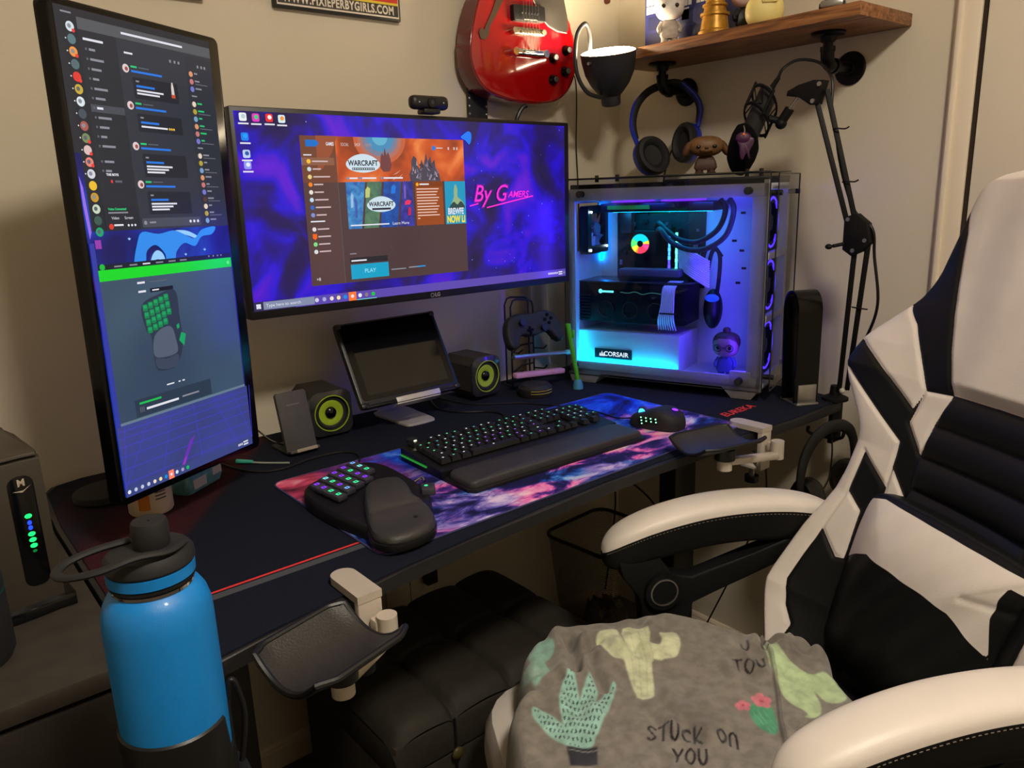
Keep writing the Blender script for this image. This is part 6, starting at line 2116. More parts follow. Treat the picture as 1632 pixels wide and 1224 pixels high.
b = MB(CFm); b.tube([(0.0, 0.016, 0.004), (0.002, 0.006, 0.010), (0, -0.002, 0.010)], 0.0012, m_silver, sm=3); b.ball((0, -0.003, 0.012), 0.0035, mat('orange_bead', (225, 110, 50), rough=0.4), 10, 6); b.build('ring', TG, world=True)

# ---- figures on the shelf and on the computer
ZS = 1.696
m_card = mat('blue_card', (34, 38, 92), rough=0.45, var=0.15, scale=12)
BX = thing('blue_box', 'large dark blue cardboard box with pale window panes on the shelf', 'box', (1.740, 1.342, ZS))
b = MB()
b.box((0, 0, 0.115), (0.135, 0.204, 0.230), m_card, bev=0.002)
b.build('carton', BX)
m_pane = mat('pane_print', (196, 196, 190), rough=0.45, var=0.05)
m_panel = mat('panel_print', (24, 28, 70), rough=0.5)
BF = frame((-0.0680, 0, 0), (0, -1, 0), (0, 0, 1), (-1, 0, 0))
for cx_ in (-0.078, 0.030, 0.080):
    b = MB(BF)
    for i in range(3):
        for j in range(2):
            b.rect(cx_ - 0.018 + i * 0.0125, 0.088 + j * 0.020, cx_ - 0.018 + i * 0.0125 + 0.0105, 0.088 + j * 0.020 + 0.018, 0.0003, m_pane)
    b.build('printed_window', BX, smooth=0)
b = MB(BF)
b.rect(0.018, 0.056, 0.040, 0.084, 0.0003, m_pane)
b.build('printed_notice', BX, smooth=0)
b = MB(BF)
for cx_ in (-0.070, 0.030, 0.080):
    for v in (0.008, 0.048):
        b.rect(cx_ - 0.020, v, cx_ + 0.020, v + 0.032, 0.0003, m_panel)
b.build('printed_panels', BX, smooth=0, kind='stuff')
m_stone = mat('pale_vinyl', (206, 200, 196), rough=0.5, var=0.10, scale=120)
figure('pale_figurine', 'pale grey big-headed figurine standing in front of the blue box', (1.637, 1.334, ZS), -48, 0.122, m_stone, mat('pale_robe', (160, 150, 140), rough=0.6, var=0.2, scale=90), hair=True, hairm=m_stone)
GD = thing('golden_toy', 'stout golden tiered toy standing beside the blue box', 'toy', (1.645, 1.205, ZS), -40)
GD.scale = (1.12, 1.12, 1.0)
m_gold = mat('gold_paint', (176, 128, 44), rough=0.38, metal=0.5, var=0.25, scale=80)
b = MB(); b.lathe([(0.001, 0), (0.034, 0), (0.034, 0.008), (0.030, 0.012), (0.026, 0.040), (0.030, 0.042), (0.030, 0.048), (0.024, 0.050), (0.022, 0.060), (0.026, 0.063), (0.026, 0.067), (0.020, 0.070), (0.019, 0.078), (0.012, 0.088), (0.001, 0.092)], m_gold, 28); b.build('body', GD)
b = MB(); b.ball((0.0, 0.0, 0.096), 0.007, m_gold, 12, 8); b.build('knob', GD)
figure('pink_figurine', 'pinkish pale figurine in black behind the yellow rounded toy', (1.69, 1.150, ZS), -48, 0.125, mat('pink_vinyl', (226, 196, 190), rough=0.5), m_blk)
YT = thing('yellow_toy', 'pale yellow rounded toy seen from behind near the middle of the shelf', 'toy', (1.650, 1.075, ZS), -45)
m_yel = mat('pale_yellow', (226, 208, 130), rough=0.5, var=0.05)
b = MB(); b.ball((0, 0, 0.030), (0.042, 0.032, 0.036), m_yel, 26, 16, pw=0.85); b.ball((0, 0, 0.062), (0.030, 0.026, 0.026), m_yel, 22, 12, pw=0.9); b.build('body', YT)
b = MB(); b.box((0.004, -0.0310, 0.052), (0.034, 0.010, 0.022), m_yel, bev=0.004); b.build('pack', YT)
SV = thing('silver_toy', 'small silver and dark toy near the right end of the shelf', 'toy', (1.66, 0.915, ZS), 20)
b = MB(); b.box((0, 0, 0.012), (0.075, 0.045, 0.014), m_silver, bev=0.004); b.box((0, 0, 0.024), (0.045, 0.035, 0.012), m_blk, bev=0.004); b.build('body', SV)
for sx in (-1, 1):
    for sy in (-1, 1):
        b = MB(); b.cyl((sx * 0.024, sy * 0.018, 0.008), (sx * 0.024, sy * 0.025, 0.008), 0.008, m_blk, seg=14); b.build('wheel', SV)
m_brn = mat('brown_vinyl', (112, 78, 44), rough=0.55, var=0.12, scale=60)
DG = figure('dog_figurine', 'small brown dog figurine with floppy ears on top of the computer', case_pt(0.325, 0.115, 0.5385), -50, 0.118, m_brn, mat('dark_brown', (72, 48, 34), rough=0.6), ears=mat('ear_brown', (96, 62, 34), rough=0.6), cat='figurine')
DG.scale = (1.24, 1.1, 0.80)
# ------------------------------------------------------------------ gaming chair
# local axes : x from seat front to back, y towards the desk side, z up (absolute heights)
CO = Vector((0.855, 0.624, 0))
CRZ = math.degrees(math.atan2(-0.466, 0.885))
CM = Matrix.Translation(CO) @ RZ(CRZ)
CHR = thing('gaming_chair', 'white and black racing-style gaming chair with curved padded armrests', 'chair', (CM @ Vector((0.06, 0, FL))), CRZ)
m_wl = mat('white_leather', (222, 214, 206), rough=0.42, var=0.03, scale=12, bump=0.12, bscale=500)
m_bl = mat('black_leather', (11, 12, 13), rough=0.6, spec=0.25, var=0.12, scale=12, bump=0.2, bscale=600)


def two_tone(name, attr='white', th=0.0):
    m = bpy.data.materials.new(name)
    m.use_nodes = True
    nt = m.node_tree
    bs = nt.nodes['Principled BSDF']
    at = nt.nodes.new('ShaderNodeAttribute')
    at.attribute_name = attr
    f = node_math(nt, 'MULTIPLY_ADD', at.outputs['Fac'], 1400.0, 0.5, clamp=True)
    tc = nt.nodes.new('ShaderNodeTexCoord')
    nz = nt.nodes.new('ShaderNodeTexNoise')
    nz.inputs['Scale'].default_value = 14
    nt.links.new(tc.outputs['Object'], nz.inputs['Vector'])
    w = node_mix(nt, nz.outputs[0], rgb(214, 205, 198), rgb(230, 222, 214))
    k_ = node_mix(nt, nz.outputs[0], rgb(9, 11, 12), rgb(15, 16, 17))
    nt.links.new(node_mix(nt, f, k_, w), bs.inputs['Base Color'])
    n2 = nt.nodes.new('ShaderNodeTexNoise')
    n2.inputs['Scale'].default_value = 500
    nt.links.new(tc.outputs['Object'], n2.inputs['Vector'])
    bp = nt.nodes.new('ShaderNodeBump')
    bp.inputs['Strength'].default_value = 0.15
    bp.inputs['Distance'].default_value = 0.002
    nt.links.new(n2.outputs[0], bp.inputs['Height'])
    nt.links.new(bp.outputs[0], bs.inputs['Normal'])
    bs.inputs['Roughness'].default_value = 0.5
    bs.inputs['Specular IOR Level'].default_value = 0.3
    return m


def sdf(poly, x, y):
    """signed distance to a polygon, positive inside (numpy arrays)"""
    P = np.array(poly, float)
    d = np.full(x.shape, 1e9)
    inside = np.zeros(x.shape, bool)
    for i in range(len(P)):
        a, c = P[i], P[(i + 1) % len(P)]
        ex, ey = c - a
        wx, wy = x - a[0], y - a[1]
        t = np.clip((wx * ex + wy * ey) / (ex * ex + ey * ey + 1e-12), 0, 1)
        d = np.minimum(d, np.hypot(wx - ex * t, wy - ey * t))
        cond = ((a[1] <= y) & (c[1] > y)) | ((c[1] <= y) & (a[1] > y))
        xi = a[0] + (y - a[1]) / (ey if abs(ey) > 1e-12 else 1e-12) * ex
        inside ^= cond & (x < xi)
    return np.where(inside, d, -d)


def seg_dist(pts, x, y):
    d = np.full(x.shape, 1e9)
    for a, c in zip(pts, pts[1:]):
        ex, ey = c[0] - a[0], c[1] - a[1]
        wx, wy = x - a[0], y - a[1]
        t = np.clip((wx * ex + wy * ey) / (ex * ex + ey * ey + 1e-12), 0, 1)
        d = np.minimum(d, np.hypot(wx - ex * t, wy - ey * t))
    return d


def sm01(x):
    x = np.clip(x, 0, 1)
    return x * x * (3 - 2 * x)


W_T = [(-0.06, 0.190), (0.0, 0.200), (0.04, 0.228), (0.08, 0.252), (0.1161, 0.2603), (0.1501, 0.2604), (0.2118, 0.2600), (0.2743, 0.2450), (0.3407, 0.2330), (0.3947, 0.2335), (0.4261, 0.2387), (0.4484, 0.2526), (0.4786, 0.2763), (0.5036, 0.2963), (0.5294, 0.3040), (0.5466, 0.3050), (0.5833, 0.2946), (0.61, 0.2778),
       (0.6353, 0.2562), (0.6601, 0.2335), (0.6946, 0.2172), (0.7429, 0.2101), (0.7971, 0.2011), (0.8421, 0.1949), (0.8599, 0.1890), (0.8746, 0.176), (0.8851, 0.1553), (0.8935, 0.122), (0.8975, 0.09), (0.9000, 0.05), (0.9008, 0.002)]
F_T = [(-.1, .13), (0, .14), (.1, .135), (.2, .095), (.3, .06), (.4, .05), (.47, .06), (.53, .07), (.58, .055), (.62, .035), (.67, .015), (.72, .005), (.95, 0)]
WHITE = {
    'head': [(0.2065, 0.8469), (0.1722, 0.7849), (0.1555, 0.7206), (0.132, 0.6487), (0.1132, 0.5926), (0.0819, 0.5241), (-0.3132, 0.5278), (-0.2632, 0.9795), (0.2069, 0.9795)],
    'shoulder': [(0.2428, 0.6606), (0.1968, 0.6221), (0.1687, 0.5787), (0.1331, 0.5197), (0.1449, 0.4826), (0.2054, 0.5223), (0.2559, 0.5548), (0.2916, 0.5754), (0.4138, 0.5998), (0.4705, 0.757)],
    'band': [(0.1465, 0.4225), (0.1957, 0.4536), (0.246, 0.4868), (0.3035, 0.5268), (0.3219, 0.5462), (0.4251, 0.5462), (0.4542, 0.3793), (0.2512, 0.3597), (0.2044, 0.3853), (0.1425, 0.3391)],
    'piping': [(0.2073, 0.4011), (0.2035, 0.3853), (0.2069, 0.3075), (0.2200, 0.226), (0.2259, 0.17), (0.2280, 0.1156), (0.2093, 0.0704), (0.1872, 0.0432), (0.1777, -0.0806), (0.5628, -0.0806), (0.6963, 0.4504), (0.2356, 0.452)],
    'low': [(0.2084, 0.3076), (0.1718, 0.2822), (0.166, 0.1915), (0.1796, 0.1877), (0.22, 0.226)],
    'hexa': [(0.1331, 0.5176), (0.081, 0.523), (0.0968, 0.4703), (0.1029, 0.4126), (0.1421, 0.4584)],
    'tri': [(0.1421, 0.374), (0.0986, 0.3282), (0.0982, 0.2846), (0.1424, 0.2979)]}
s15, c15 = math.sin(math.radians(15)), math.cos(math.radians(15))


def back_pt(l, v, g):
    return (0.38 + (v - 0.25) * s15 - g * c15, l, 0.75 + (v - 0.25) * c15 + g * s15)


def np_mesh(name, V, F, m, parent, attr=None, cols=None, M=None):
    I = ROOTM[parent.name].inverted() @ (M or Matrix.Identity(4)) if parent else (M or Matrix.Identity(4))
    A = np.array(I)
    V = V @ A[:3, :3].T + A[:3, 3]
    me = bpy.data.meshes.new(name)
    me.from_pydata(V.tolist(), [], F.tolist())
    me.materials.append(m)
    if attr is not None:
        a = me.attributes.new('white', 'FLOAT', 'POINT')
        a.data.foreach_set('value', attr.astype(np.float32))
    if cols is not None:
        a = me.attributes.new('print', 'FLOAT_COLOR', 'POINT')
        a.data.foreach_set('color', cols.astype(np.float32).ravel())
    me.shade_smooth()
    o = bpy.data.objects.new(name, me)
    COL.objects.link(o)
    if parent:
        o.parent = parent
        ROOTM[o.name] = ROOTM[parent.name]
    return o


vs_ = np.concatenate([np.linspace(-0.06, 0.86, 300), np.array([p[0] for p in W_T if p[0] > 0.862]), ])
vs_ = np.sort(np.concatenate([vs_, np.linspace(0.864, 0.9, 16)]))
us_ = np.linspace(-1, 1, 181)
U, V_ = np.meshgrid(us_, vs_)
Wv = np.interp(V_, [p[0] for p in W_T], [p[1] for p in W_T])
ker = np.ones(9) / 9
wrow = Wv[:, 0].copy()
sm_ = np.convolve(np.pad(wrow, 4, mode='edge'), ker, mode='valid')
wrow = np.where(vs_ < 0.84, sm_, wrow)
Wv = np.repeat(wrow[:, None], len(us_), 1)
Fv = np.interp(V_, [p[0] for p in F_T], [p[1] for p in F_T])
Lc = U * Wv
aL = np.where(Lc < 0, np.abs(Lc) - 0.045, Lc)
wd = np.full(aL.shape, -1.0)
for k_, P_ in WHITE.items():
    wd = np.maximum(wd, sdf(P_, aL, V_))
wd = np.where((Lc < 0) & (V_ < 0.32), np.maximum(wd, np.abs(Lc) - 0.205), wd)
band_top = sm01((0.9008 - V_) / 0.03) ** 0.5
G = -0.055 + Fv * np.abs(U) ** 2.2 + 0.030 * np.sqrt(np.clip(1 - U ** 6, 0, 1)) * band_top
# stitched seams and quilting
G -= 0.0035 * np.exp(-(wd / 0.0035) ** 2) * (np.abs(U) < 0.97)
qe = np.interp(V_, [0.28, 0.35, 0.41, 0.47, 0.524], [0.098, 0.100, 0.103, 0.097, 0.082])
inq = sm01((qe - aL) / 0.010) * sm01((0.524 - V_) / 0.004)
ph = np.abs(np.sin(np.pi * (0.524 - V_) / 0.0565))
G += inq * (0.012 * ph ** 0.55 - 0.004)
G += 0.012 * sm01((0.13 - aL) / 0.10) * sm01((V_ - 0.527) / 0.02) * band_top
X = 0.38 + (V_ - 0.25) * s15 - G * c15
Z_ = 0.75 + (V_ - 0.25) * c15 + G * s15
Vf = np.stack([X, Lc, Z_], -1).reshape(-1, 3)
nv_, nu_ = U.shape
idx = np.arange(nv_ * nu_).reshape(nv_, nu_)
Ff = np.stack([idx[:-1, :-1], idx[1:, :-1], idx[1:, 1:], idx[:-1, 1:]], -1).reshape(-1, 4)
np_mesh('backrest', Vf, Ff, two_tone('chair_two_tone'), CHR, attr=wd.ravel(), M=CM)
# rear shell of the backrest
Gb = -0.055 + Fv * np.abs(U) ** 2.2 - 0.060 * np.sqrt(np.clip(1 - U ** 6, 0, 1)) * band_top
Xb = 0.38 + (V_ - 0.25) * s15 - Gb * c15
Zb = 0.75 + (V_ - 0.25) * c15 + Gb * s15
sel = slice(None, None, 3)
Vb = np.stack([Xb[sel, ::4], Lc[sel, ::4], Zb[sel, ::4]], -1)
nb_, mb_ = Vb.shape[:2]
ib = np.arange(nb_ * mb_).reshape(nb_, mb_)
Fb = np.stack([ib[:-1, :-1], ib[:-1, 1:], ib[1:, 1:], ib[1:, :-1]], -1).reshape(-1, 4)
np_mesh('backrest_shell', Vb.reshape(-1, 3), Fb, m_bl, CHR, M=CM)

b = MB(CM)
dome(b, rrect(0.72, 0.52, 0.10, cx=0.055, cy=0), [(0.96, 0.375), (1.0, 0.395), (1.01, 0.43), (1.0, 0.465), (0.97, 0.488), (0.90, 0.498), (0.7, 0.500), (0.4, 0.498), (0.2, 0.498)], m_wl)
b.build('seat', CHR, world=True)
b = MB(CM)
dome(b, rrect(0.60, 0.34, 0.06, cx=0.10, cy=0), [(1.0, 0.490), (0.99, 0.500), (0.95, 0.504), (0.6, 0.505), (0.2, 0.505)], m_bl)
b.build('seat_panel', CHR, world=True)
arm_s = [-0.052, -0.047, -0.033, -0.010, 0.030, 0.080, 0.140, 0.200, 0.260, 0.320, 0.380, 0.425, 0.440]
arm_z = [0.700, 0.706, 0.716, 0.727, 0.740, 0.751, 0.759, 0.761, 0.758, 0.750, 0.735, 0.718, 0.708]
arm_w = [0.004, 0.016, 0.027, 0.034, 0.038, 0.040, 0.041, 0.041, 0.041, 0.040, 0.036, 0.024, 0.006]
arm_h = [0.003, 0.012, 0.019, 0.023, 0.025, 0.026, 0.026, 0.026, 0.026, 0.026, 0.024, 0.016, 0.004]
for sd in (1, -1):
    lc_ = 0.300 * sd
    ss = np.linspace(0, 1, 60)
    kk = np.interp(np.linspace(0, len(arm_s) - 1, 60), range(len(arm_s)), arm_s)
    PA = smooth_path([(a, z_, 0) for a, z_ in zip(arm_s, arm_z)], 5)
    PW = smooth_path([(a, z_, 0) for a, z_ in zip(arm_w, arm_h)], 5)
    n1 = 16
    vs, fs = [], []
    for p, q in zip(PA, PW):
        for i in range(n1 + 1):
            t = PI * i / n1
            cs, sn = math.cos(t), math.sin(t)
            vs.append((p.x, lc_ + q.x * math.copysign(abs(cs) ** 0.75, cs), p.y + q.y * sn ** 0.8))
    for j in range(len(PA) - 1):
        for i in range(n1):
            fs.append((j * (n1 + 1) + i, j * (n1 + 1) + i + 1, (j + 1) * (n1 + 1) + i + 1, (j + 1) * (n1 + 1) + i))
    b = MB(CM); b.add(vs, fs, m_wl); ac = b.build('armrest_cushion', CHR, world=True)
    vs, fs = [], []
    for p, q in zip(PA, PW):
        for i in range(n1 + 1):
            t = PI + PI * i / n1
            cs, sn = math.cos(t), math.sin(t)
            vs.append((p.x, lc_ + q.x * math.copysign(abs(cs) ** 0.6, cs), p.y + 0.068 * (q.y / 0.026) * math.copysign(abs(sn) ** 0.6, sn)))
    b = MB(CM); b.add(vs, fs or [(j * (n1 + 1) + i, j * (n1 + 1) + i + 1, (j + 1) * (n1 + 1) + i + 1, (j + 1) * (n1 + 1) + i) for j in range(len(PA) - 1) for i in range(n1)], m_bl)
    b.build('armrest_side', CHR, world=True)
    for side in (-1, 1):
        b = MB(CM)
        P_ = [(p.x, lc_ + side * (q.x + 0.0006), p.y - 0.0045) for p, q in zip(PA, PW)][5:-6]
        m_th = mat('thread', (120, 112, 100), rough=0.8)
        dense = smooth_path(P_, 3)
        for i in range(0, len(dense) - 1, 2):
            b.cyl(dense[i], dense[i + 1], 0.0006, m_th, seg=4)
        b.build('stitching', ac, world=True)
    AF = CM @ frame((0, lc_ - sd * 0.012, 0), (1, 0, 0), (0, 0, 1), (0, -1, 0))
    b = MB(AF)
    b.prism([(-0.030, 0.690), (-0.020, 0.655), (0.012, 0.610), (0.018, 0.560), (0.010, 0.480), (0.120, 0.480), (0.112, 0.560), (0.120, 0.585), (0.250, 0.632), (0.360, 0.668), (0.360, 0.705), (0.240, 0.672), (0.115, 0.640), (0.075, 0.652), (0.050, 0.690)], -0.018, 0.018, m_bl, bev=0.005, bot=True)
    b.build('armrest_bracket', CHR, world=True)
    b = MB(AF @ T(0.056, 0.622, 0))
    for zz_, dz in ((0.018, 0.010), (-0.018, -0.010)):
        b.cyl((0, 0, zz_), (0, 0, zz_ + dz), 0.036, m_bl, seg=28)
    b.build('armrest_hub', CHR, world=True)
    b = MB(AF @ T(0.056, 0.622, 0))
    for zz_ in (0.028, -0.030):
        b.ring(0.0245, 0.0270, zz_, zz_ + 0.002, m_silver)
    b.build('hub_ring', CHR, world=True)
b = MB(CM)
b.box((0.08, 0, 0.350), (0.26, 0.20, 0.05), m_blk, bev=0.01)
b.cyl((0.08, 0, 0.10), (0.08, 0, 0.34), 0.026, m_blk)
b.cyl((0.08, 0, 0.22), (0.08, 0, 0.33), 0.018, m_chrome)
b.build('gas_lift', CHR, world=True)
for k in range(5):
    a = 2 * PI * k / 5 + 0.3
    b = MB(CM @ T(0.08, 0, 0) @ Matrix.Rotation(a, 4, 'Z'))
    b.tube([(0.02, 0, 0.075), (0.16, 0, 0.055), (0.31, 0, 0.030)], [0.028, 0.020, 0.016], m_blk, sm=3, flat=1.0)
    leg = b.build('base_leg', CHR, world=True)
    b = MB(CM @ T(0.08, 0, 0) @ Matrix.Rotation(a, 4, 'Z'))
    for sy in (-0.014, 0.014):
        b.cyl((0.31, sy - 0.009, FL + 0.028), (0.31, sy + 0.009, FL + 0.028), 0.027, m_soft, seg=18)
    b.build('caster', leg, world=True)

# lumbar cushion strapped to the backrest
LP = thing('lumbar_pillow', 'white and black lumbar pillow leaning against the chair backrest', 'pillow', (CM @ Vector((0.36, -0.03, 0.55))), CRZ)
LPo = smooth2([(0.118, 0.322), (0.086, 0.338), (-0.05, 0.342), (-0.190, 0.338), (-0.207, 0.318), (-0.196, 0.27), (-0.190, 0.20), (-0.200, 0.10), (-0.190, 0.035), (-0.05, 0.025), (0.118, 0.035), (0.134, 0.10), (0.132, 0.20), (0.130, 0.27)], 12)
PIL = [(0.135, 0.315), (0.1163, 0.3193), (0.0858, 0.3290), (-0.1946, 0.3260), (-0.24, 0.333), (-0.24, 0.30), (-0.1832, 0.306), (-0.1760, 0.285), (-0.1727, 0.2550), (-0.1780, 0.2258), (-0.1830, 0.1990), (-0.1640, 0.2080), (-0.1441, 0.2192), (-0.1212, 0.2316), (-0.0945, 0.2344), (0.0638, 0.2363), (0.0963, 0.223), (0.15, 0.195), (0.16, 0.3)]
N = len(LPo)
pcx, pcy = -0.035, 0.185
rings = np.concatenate([np.array([1.0, 1.0, 0.995, 0.985]), np.linspace(0.97, 0.0, 60)])
gz = []
for i, r_ in enumerate(rings):
    gz.append([-0.024, -0.010, 0.004, 0.016][i] if i < 4 else 0.016 + 0.034 * (1 - (r_ / 0.97) ** 3.0))
po = np.array(LPo)
VL = []
for r_, g_ in zip(rings, gz):
    xx = pcx + (po[:, 0] - pcx) * max(r_, 0.002)
    yy = pcy + (po[:, 1] - pcy) * max(r_, 0.002)
    wr_ = 0.0018 * np.sin(xx * 90 + yy * 60) * min(1, (1 - r_) * 4) + 0.0025 * np.exp(-((yy - 0.235 + 0.2 * xx) / 0.006) ** 2) * (np.abs(xx + 0.17) < 0.04)
    VL.append(np.stack([xx, yy, np.full(N, g_) - wr_], -1))
VL = np.array(VL)
wl = sdf(PIL, VL[..., 0], VL[..., 1])
Pn = np.stack([0.38 + (VL[..., 1] - 0.25) * s15 - VL[..., 2] * c15, VL[..., 0], 0.75 + (VL[..., 1] - 0.25) * c15 + VL[..., 2] * s15], -1).reshape(-1, 3)
R_ = len(rings)
ii = np.arange(R_ * N).reshape(R_, N)
i2 = np.roll(ii, -1, axis=1)
FLp = np.stack([ii[:-1], ii[1:], i2[1:], i2[:-1]], -1).reshape(-1, 4)
np_mesh('cover', Pn, FLp, two_tone('pillow_two_tone'), LP, attr=wl.ravel(), M=CM @ T(0, 0.018, 0))

# ---- fleece blanket heaped on the seat
OUT = [(-0.301, 0.001), (-0.283, 0.065), (-0.26, 0.09), (-0.25, 0.154), (-0.229, 0.207), (-0.18, 0.245), (-0.116, 0.261), (-0.035, 0.261), (0.049, 0.256), (0.091, 0.24), (0.136, 0.201), (0.165, 0.164), (0.185, 0.130), (0.237, 0.141), (0.251, 0.109), (0.265, 0.046), (0.249, 0.008), (0.244, -0.036),
       (0.238, -0.10), (0.225, -0.17), (0.15, -0.225), (-0.05, -0.24), (-0.24, -0.22), (-0.305, -0.12)]
OUT = smooth2(OUT, 4)
xs_, ys_ = np.arange(-0.34, 0.30, 0.0022), np.arange(-0.27, 0.30, 0.0022)
BX_, BY_ = np.meshgrid(xs_, ys_)
dO = sdf(OUT, BX_, BY_)
rise = np.sqrt(np.clip(1 - (1 - np.clip(dO / 0.030, 0, 1)) ** 2, 0, 1))
nzf = np.array([[mnoise.noise(Vector((x * 9, y * 9, 2.0))) for x in xs_[::4]] for y in ys_[::4]])


def up4(a, shape):
    yi = np.clip(np.linspace(0, a.shape[0] - 1, shape[0]), 0, a.shape[0] - 1)
    xi = np.clip(np.linspace(0, a.shape[1] - 1, shape[1]), 0, a.shape[1] - 1)
    y0 = np.floor(yi).astype(int); x0 = np.floor(xi).astype(int)
    y1 = np.minimum(y0 + 1, a.shape[0] - 1); x1 = np.minimum(x0 + 1, a.shape[1] - 1)
    fy = (yi - y0)[:, None]; fx = (xi - x0)[None]
    return (a[y0][:, x0] * (1 - fy) * (1 - fx) + a[y1][:, x0] * fy * (1 - fx) + a[y0][:, x1] * (1 - fy) * fx + a[y1][:, x1] * fy * fx)


H = 0.502 + rise * (0.094 + 0.010 * up4(nzf, BX_.shape))
F1 = [(-0.150, 0.205), (-0.149, 0.190), (-0.149, 0.163), (-0.161, 0.117)]
F2 = [(-0.098, 0.187), (-0.139, 0.153), (-0.159, 0.116)]
F3 = [(-0.117, 0.162), (-0.132, 0.109), (-0.129, 0.056)]
F4 = [(0.169, 0.101), (0.147, 0.042), (0.116, -0.027), (0.083, -0.092), (0.057, -0.158), (0.04, -0.22)]
F5 = [(0.170, 0.105), (0.200, 0.080), (0.240, 0.070)]
F6 = [(0.175, 0.110), (0.192, 0.112), (0.24, 0.100)]
F7 = [(0.105, -0.10), (0.13, -0.12), (0.14, -0.17)]
F8 = [(-0.26, 0.09), (-0.225, 0.085), (-0.19, 0.10)]
F9 = [(0.185, 0.128), (0.19, 0.145), (0.200, 0.150)]
for P_, dep, wd_ in ((F1, 0.020, 0.010), (F2, 0.013, 0.008), (F3, 0.013, 0.009), (F5, 0.010, 0.007), (F6, 0.008, 0.006), (F7, 0.016, 0.010), (F8, 0.012, 0.008), (F9, 0.02, 0.01)):
    dd_ = seg_dist(P_, BX_, BY_)
    H -= dep * np.exp(-(dd_ / wd_) ** 2)
    H += dep * 0.22 * np.exp(-((dd_ - wd_ * 2.0) / (wd_ * 1.1)) ** 2)
d4 = seg_dist(F4, BX_, BY_)
# the right-hand flap lies over the rest: a step of a few millimetres with a rolled hem
side4 = sdf([(0.169, 0.101), (0.147, 0.042), (0.116, -0.027), (0.083, -0.092), (0.057, -0.158), (0.04, -0.22), (0.4, -0.3), (0.4, 0.2), (0.18, 0.2)], BX_, BY_)
H += 0.009 * sm01(side4 / 0.004) * np.exp(-np.clip(side4, 0, 1) / 0.08) + 0.004 * np.exp(-((side4 - 0.004) / 0.003) ** 2)
H -= 0.03 * sm01((-0.285 - BX_) / 0.03)
for k_ in range(3):
    H += 0.0035 * np.sin(BX_ * (70 + 40 * k_) + BY_ * (-90 + 60 * k_) + 3 * up4(nzf, BX_.shape)) * (0.5 + up4(nzf, BX_.shape)) * rise
cols = np.zeros(BX_.shape + (4,))
base_c = np.array([lin(142), lin(136), lin(128)])
cols[..., :3] = base_c
cols[..., 3] = 1


def paint(mask, c, a=1.0):
    c = np.array([lin(x) for x in c])
    m_ = (np.clip(mask, 0, 1) * a)[..., None]
    cols[..., :3] = cols[..., :3] * (1 - m_) + c * m_


def fill(poly, c, a=1.0, sm=0):
    P_ = smooth2(poly, sm) if sm else poly
    paint(sdf(P_, BX_, BY_) / 0.003 + 0.5, c, a)


paint(np.clip(up4(nzf, BX_.shape) * 1.6 - 0.2, 0, 1), (96, 88, 82), 0.6)
fill([(-0.225, 0.206), (-0.203, 0.223), (-0.183, 0.214), (-0.175, 0.189), (-0.187, 0.159), (-0.202, 0.149), (-0.2, 0.127), (-0.21, 0.11), (-0.231, 0.092), (-0.241, 0.118), (-0.250, 0.14), (-0.243, 0.156), (-0.225, 0.158)], (152, 198, 184), sm=4)
fill([(-0.235, 0.135), (-0.222, 0.140), (-0.214, 0.125), (-0.228, 0.108)], (178, 214, 196), 0.7, sm=4)
SUC = [(-0.221, -0.056), (-0.241, -0.025), (-0.253, 0.011), (-0.252, 0.034), (-0.243, 0.037), (-0.225, 0.009), (-0.215, -0.01), (-0.213, 0.012), (-0.206, 0.045), (-0.189, 0.084), (-0.167, 0.111), (-0.168, 0.079), (-0.176, 0.037), (-0.164, 0.059), (-0.138, 0.104), (-0.138, 0.077), (-0.145, 0.042), (-0.156, 0.02), (-0.14, 0.034), (-0.119, 0.06), (-0.108, 0.069), (-0.114, 0.046), (-0.137, 0.009), (-0.16, -0.024), (-0.18, -0.051), (-0.189, -0.064)]
fill(SUC, (168, 218, 206), sm=2)
# rows of short dark dashes on the succulent leaves
ua = BX_ * 0.93 - BY_ * 0.36
va = BX_ * 0.36 + BY_ * 0.93
dash = (np.abs(((va / 0.0135) % 1) - 0.5) < 0.26) & (np.abs(((ua / 0.0062 + 0.5 * np.floor(va / 0.0135)) % 1) - 0.5) < 0.20)
paint((sdf(SUC, BX_, BY_) > 0.003) & dash, (40, 56, 66), 0.9)
fill([(-0.223, -0.055), (-0.181, -0.066), (-0.192, -0.100), (-0.228, -0.092)], (44, 46, 58))
paint(1.2 - seg_dist([(-0.222, -0.062), (-0.182, -0.073)], BX_, BY_) / 0.0014, (150, 150, 150), 0.8)
CAC = [(-0.1, 0.19), (-0.078, 0.206), (-0.057, 0.206), (-0.060, 0.17), (-0.060, 0.156), (-0.046, 0.205), (-0.004, 0.19), (-0.018, 0.146), (-0.004, 0.139), (0.006, 0.152), (0.009, 0.17), (0.027, 0.179), (0.039, 0.166), (0.034, 0.137), (0.014, 0.109), (-0.017, 0.098), (-0.033, 0.1), (-0.064, 0.014), (-0.089, 0.02), (-0.080, 0.089), (-0.076, 0.116), (-0.092, 0.126), (-0.096, 0.153)]
fill(CAC, (226, 232, 196), sm=3)
ic = sdf(CAC, BX_, BY_) > 0.002
for o_ in (-0.014, -0.005, 0.005, 0.014):
    paint((1.2 - seg_dist([(-0.077 + o_, 0.02), (-0.045 + o_ * 1.3, 0.11), (-0.032 + o_ * 1.5, 0.19)], BX_, BY_) / 0.0013) * ic, (196, 206, 158), 0.6)
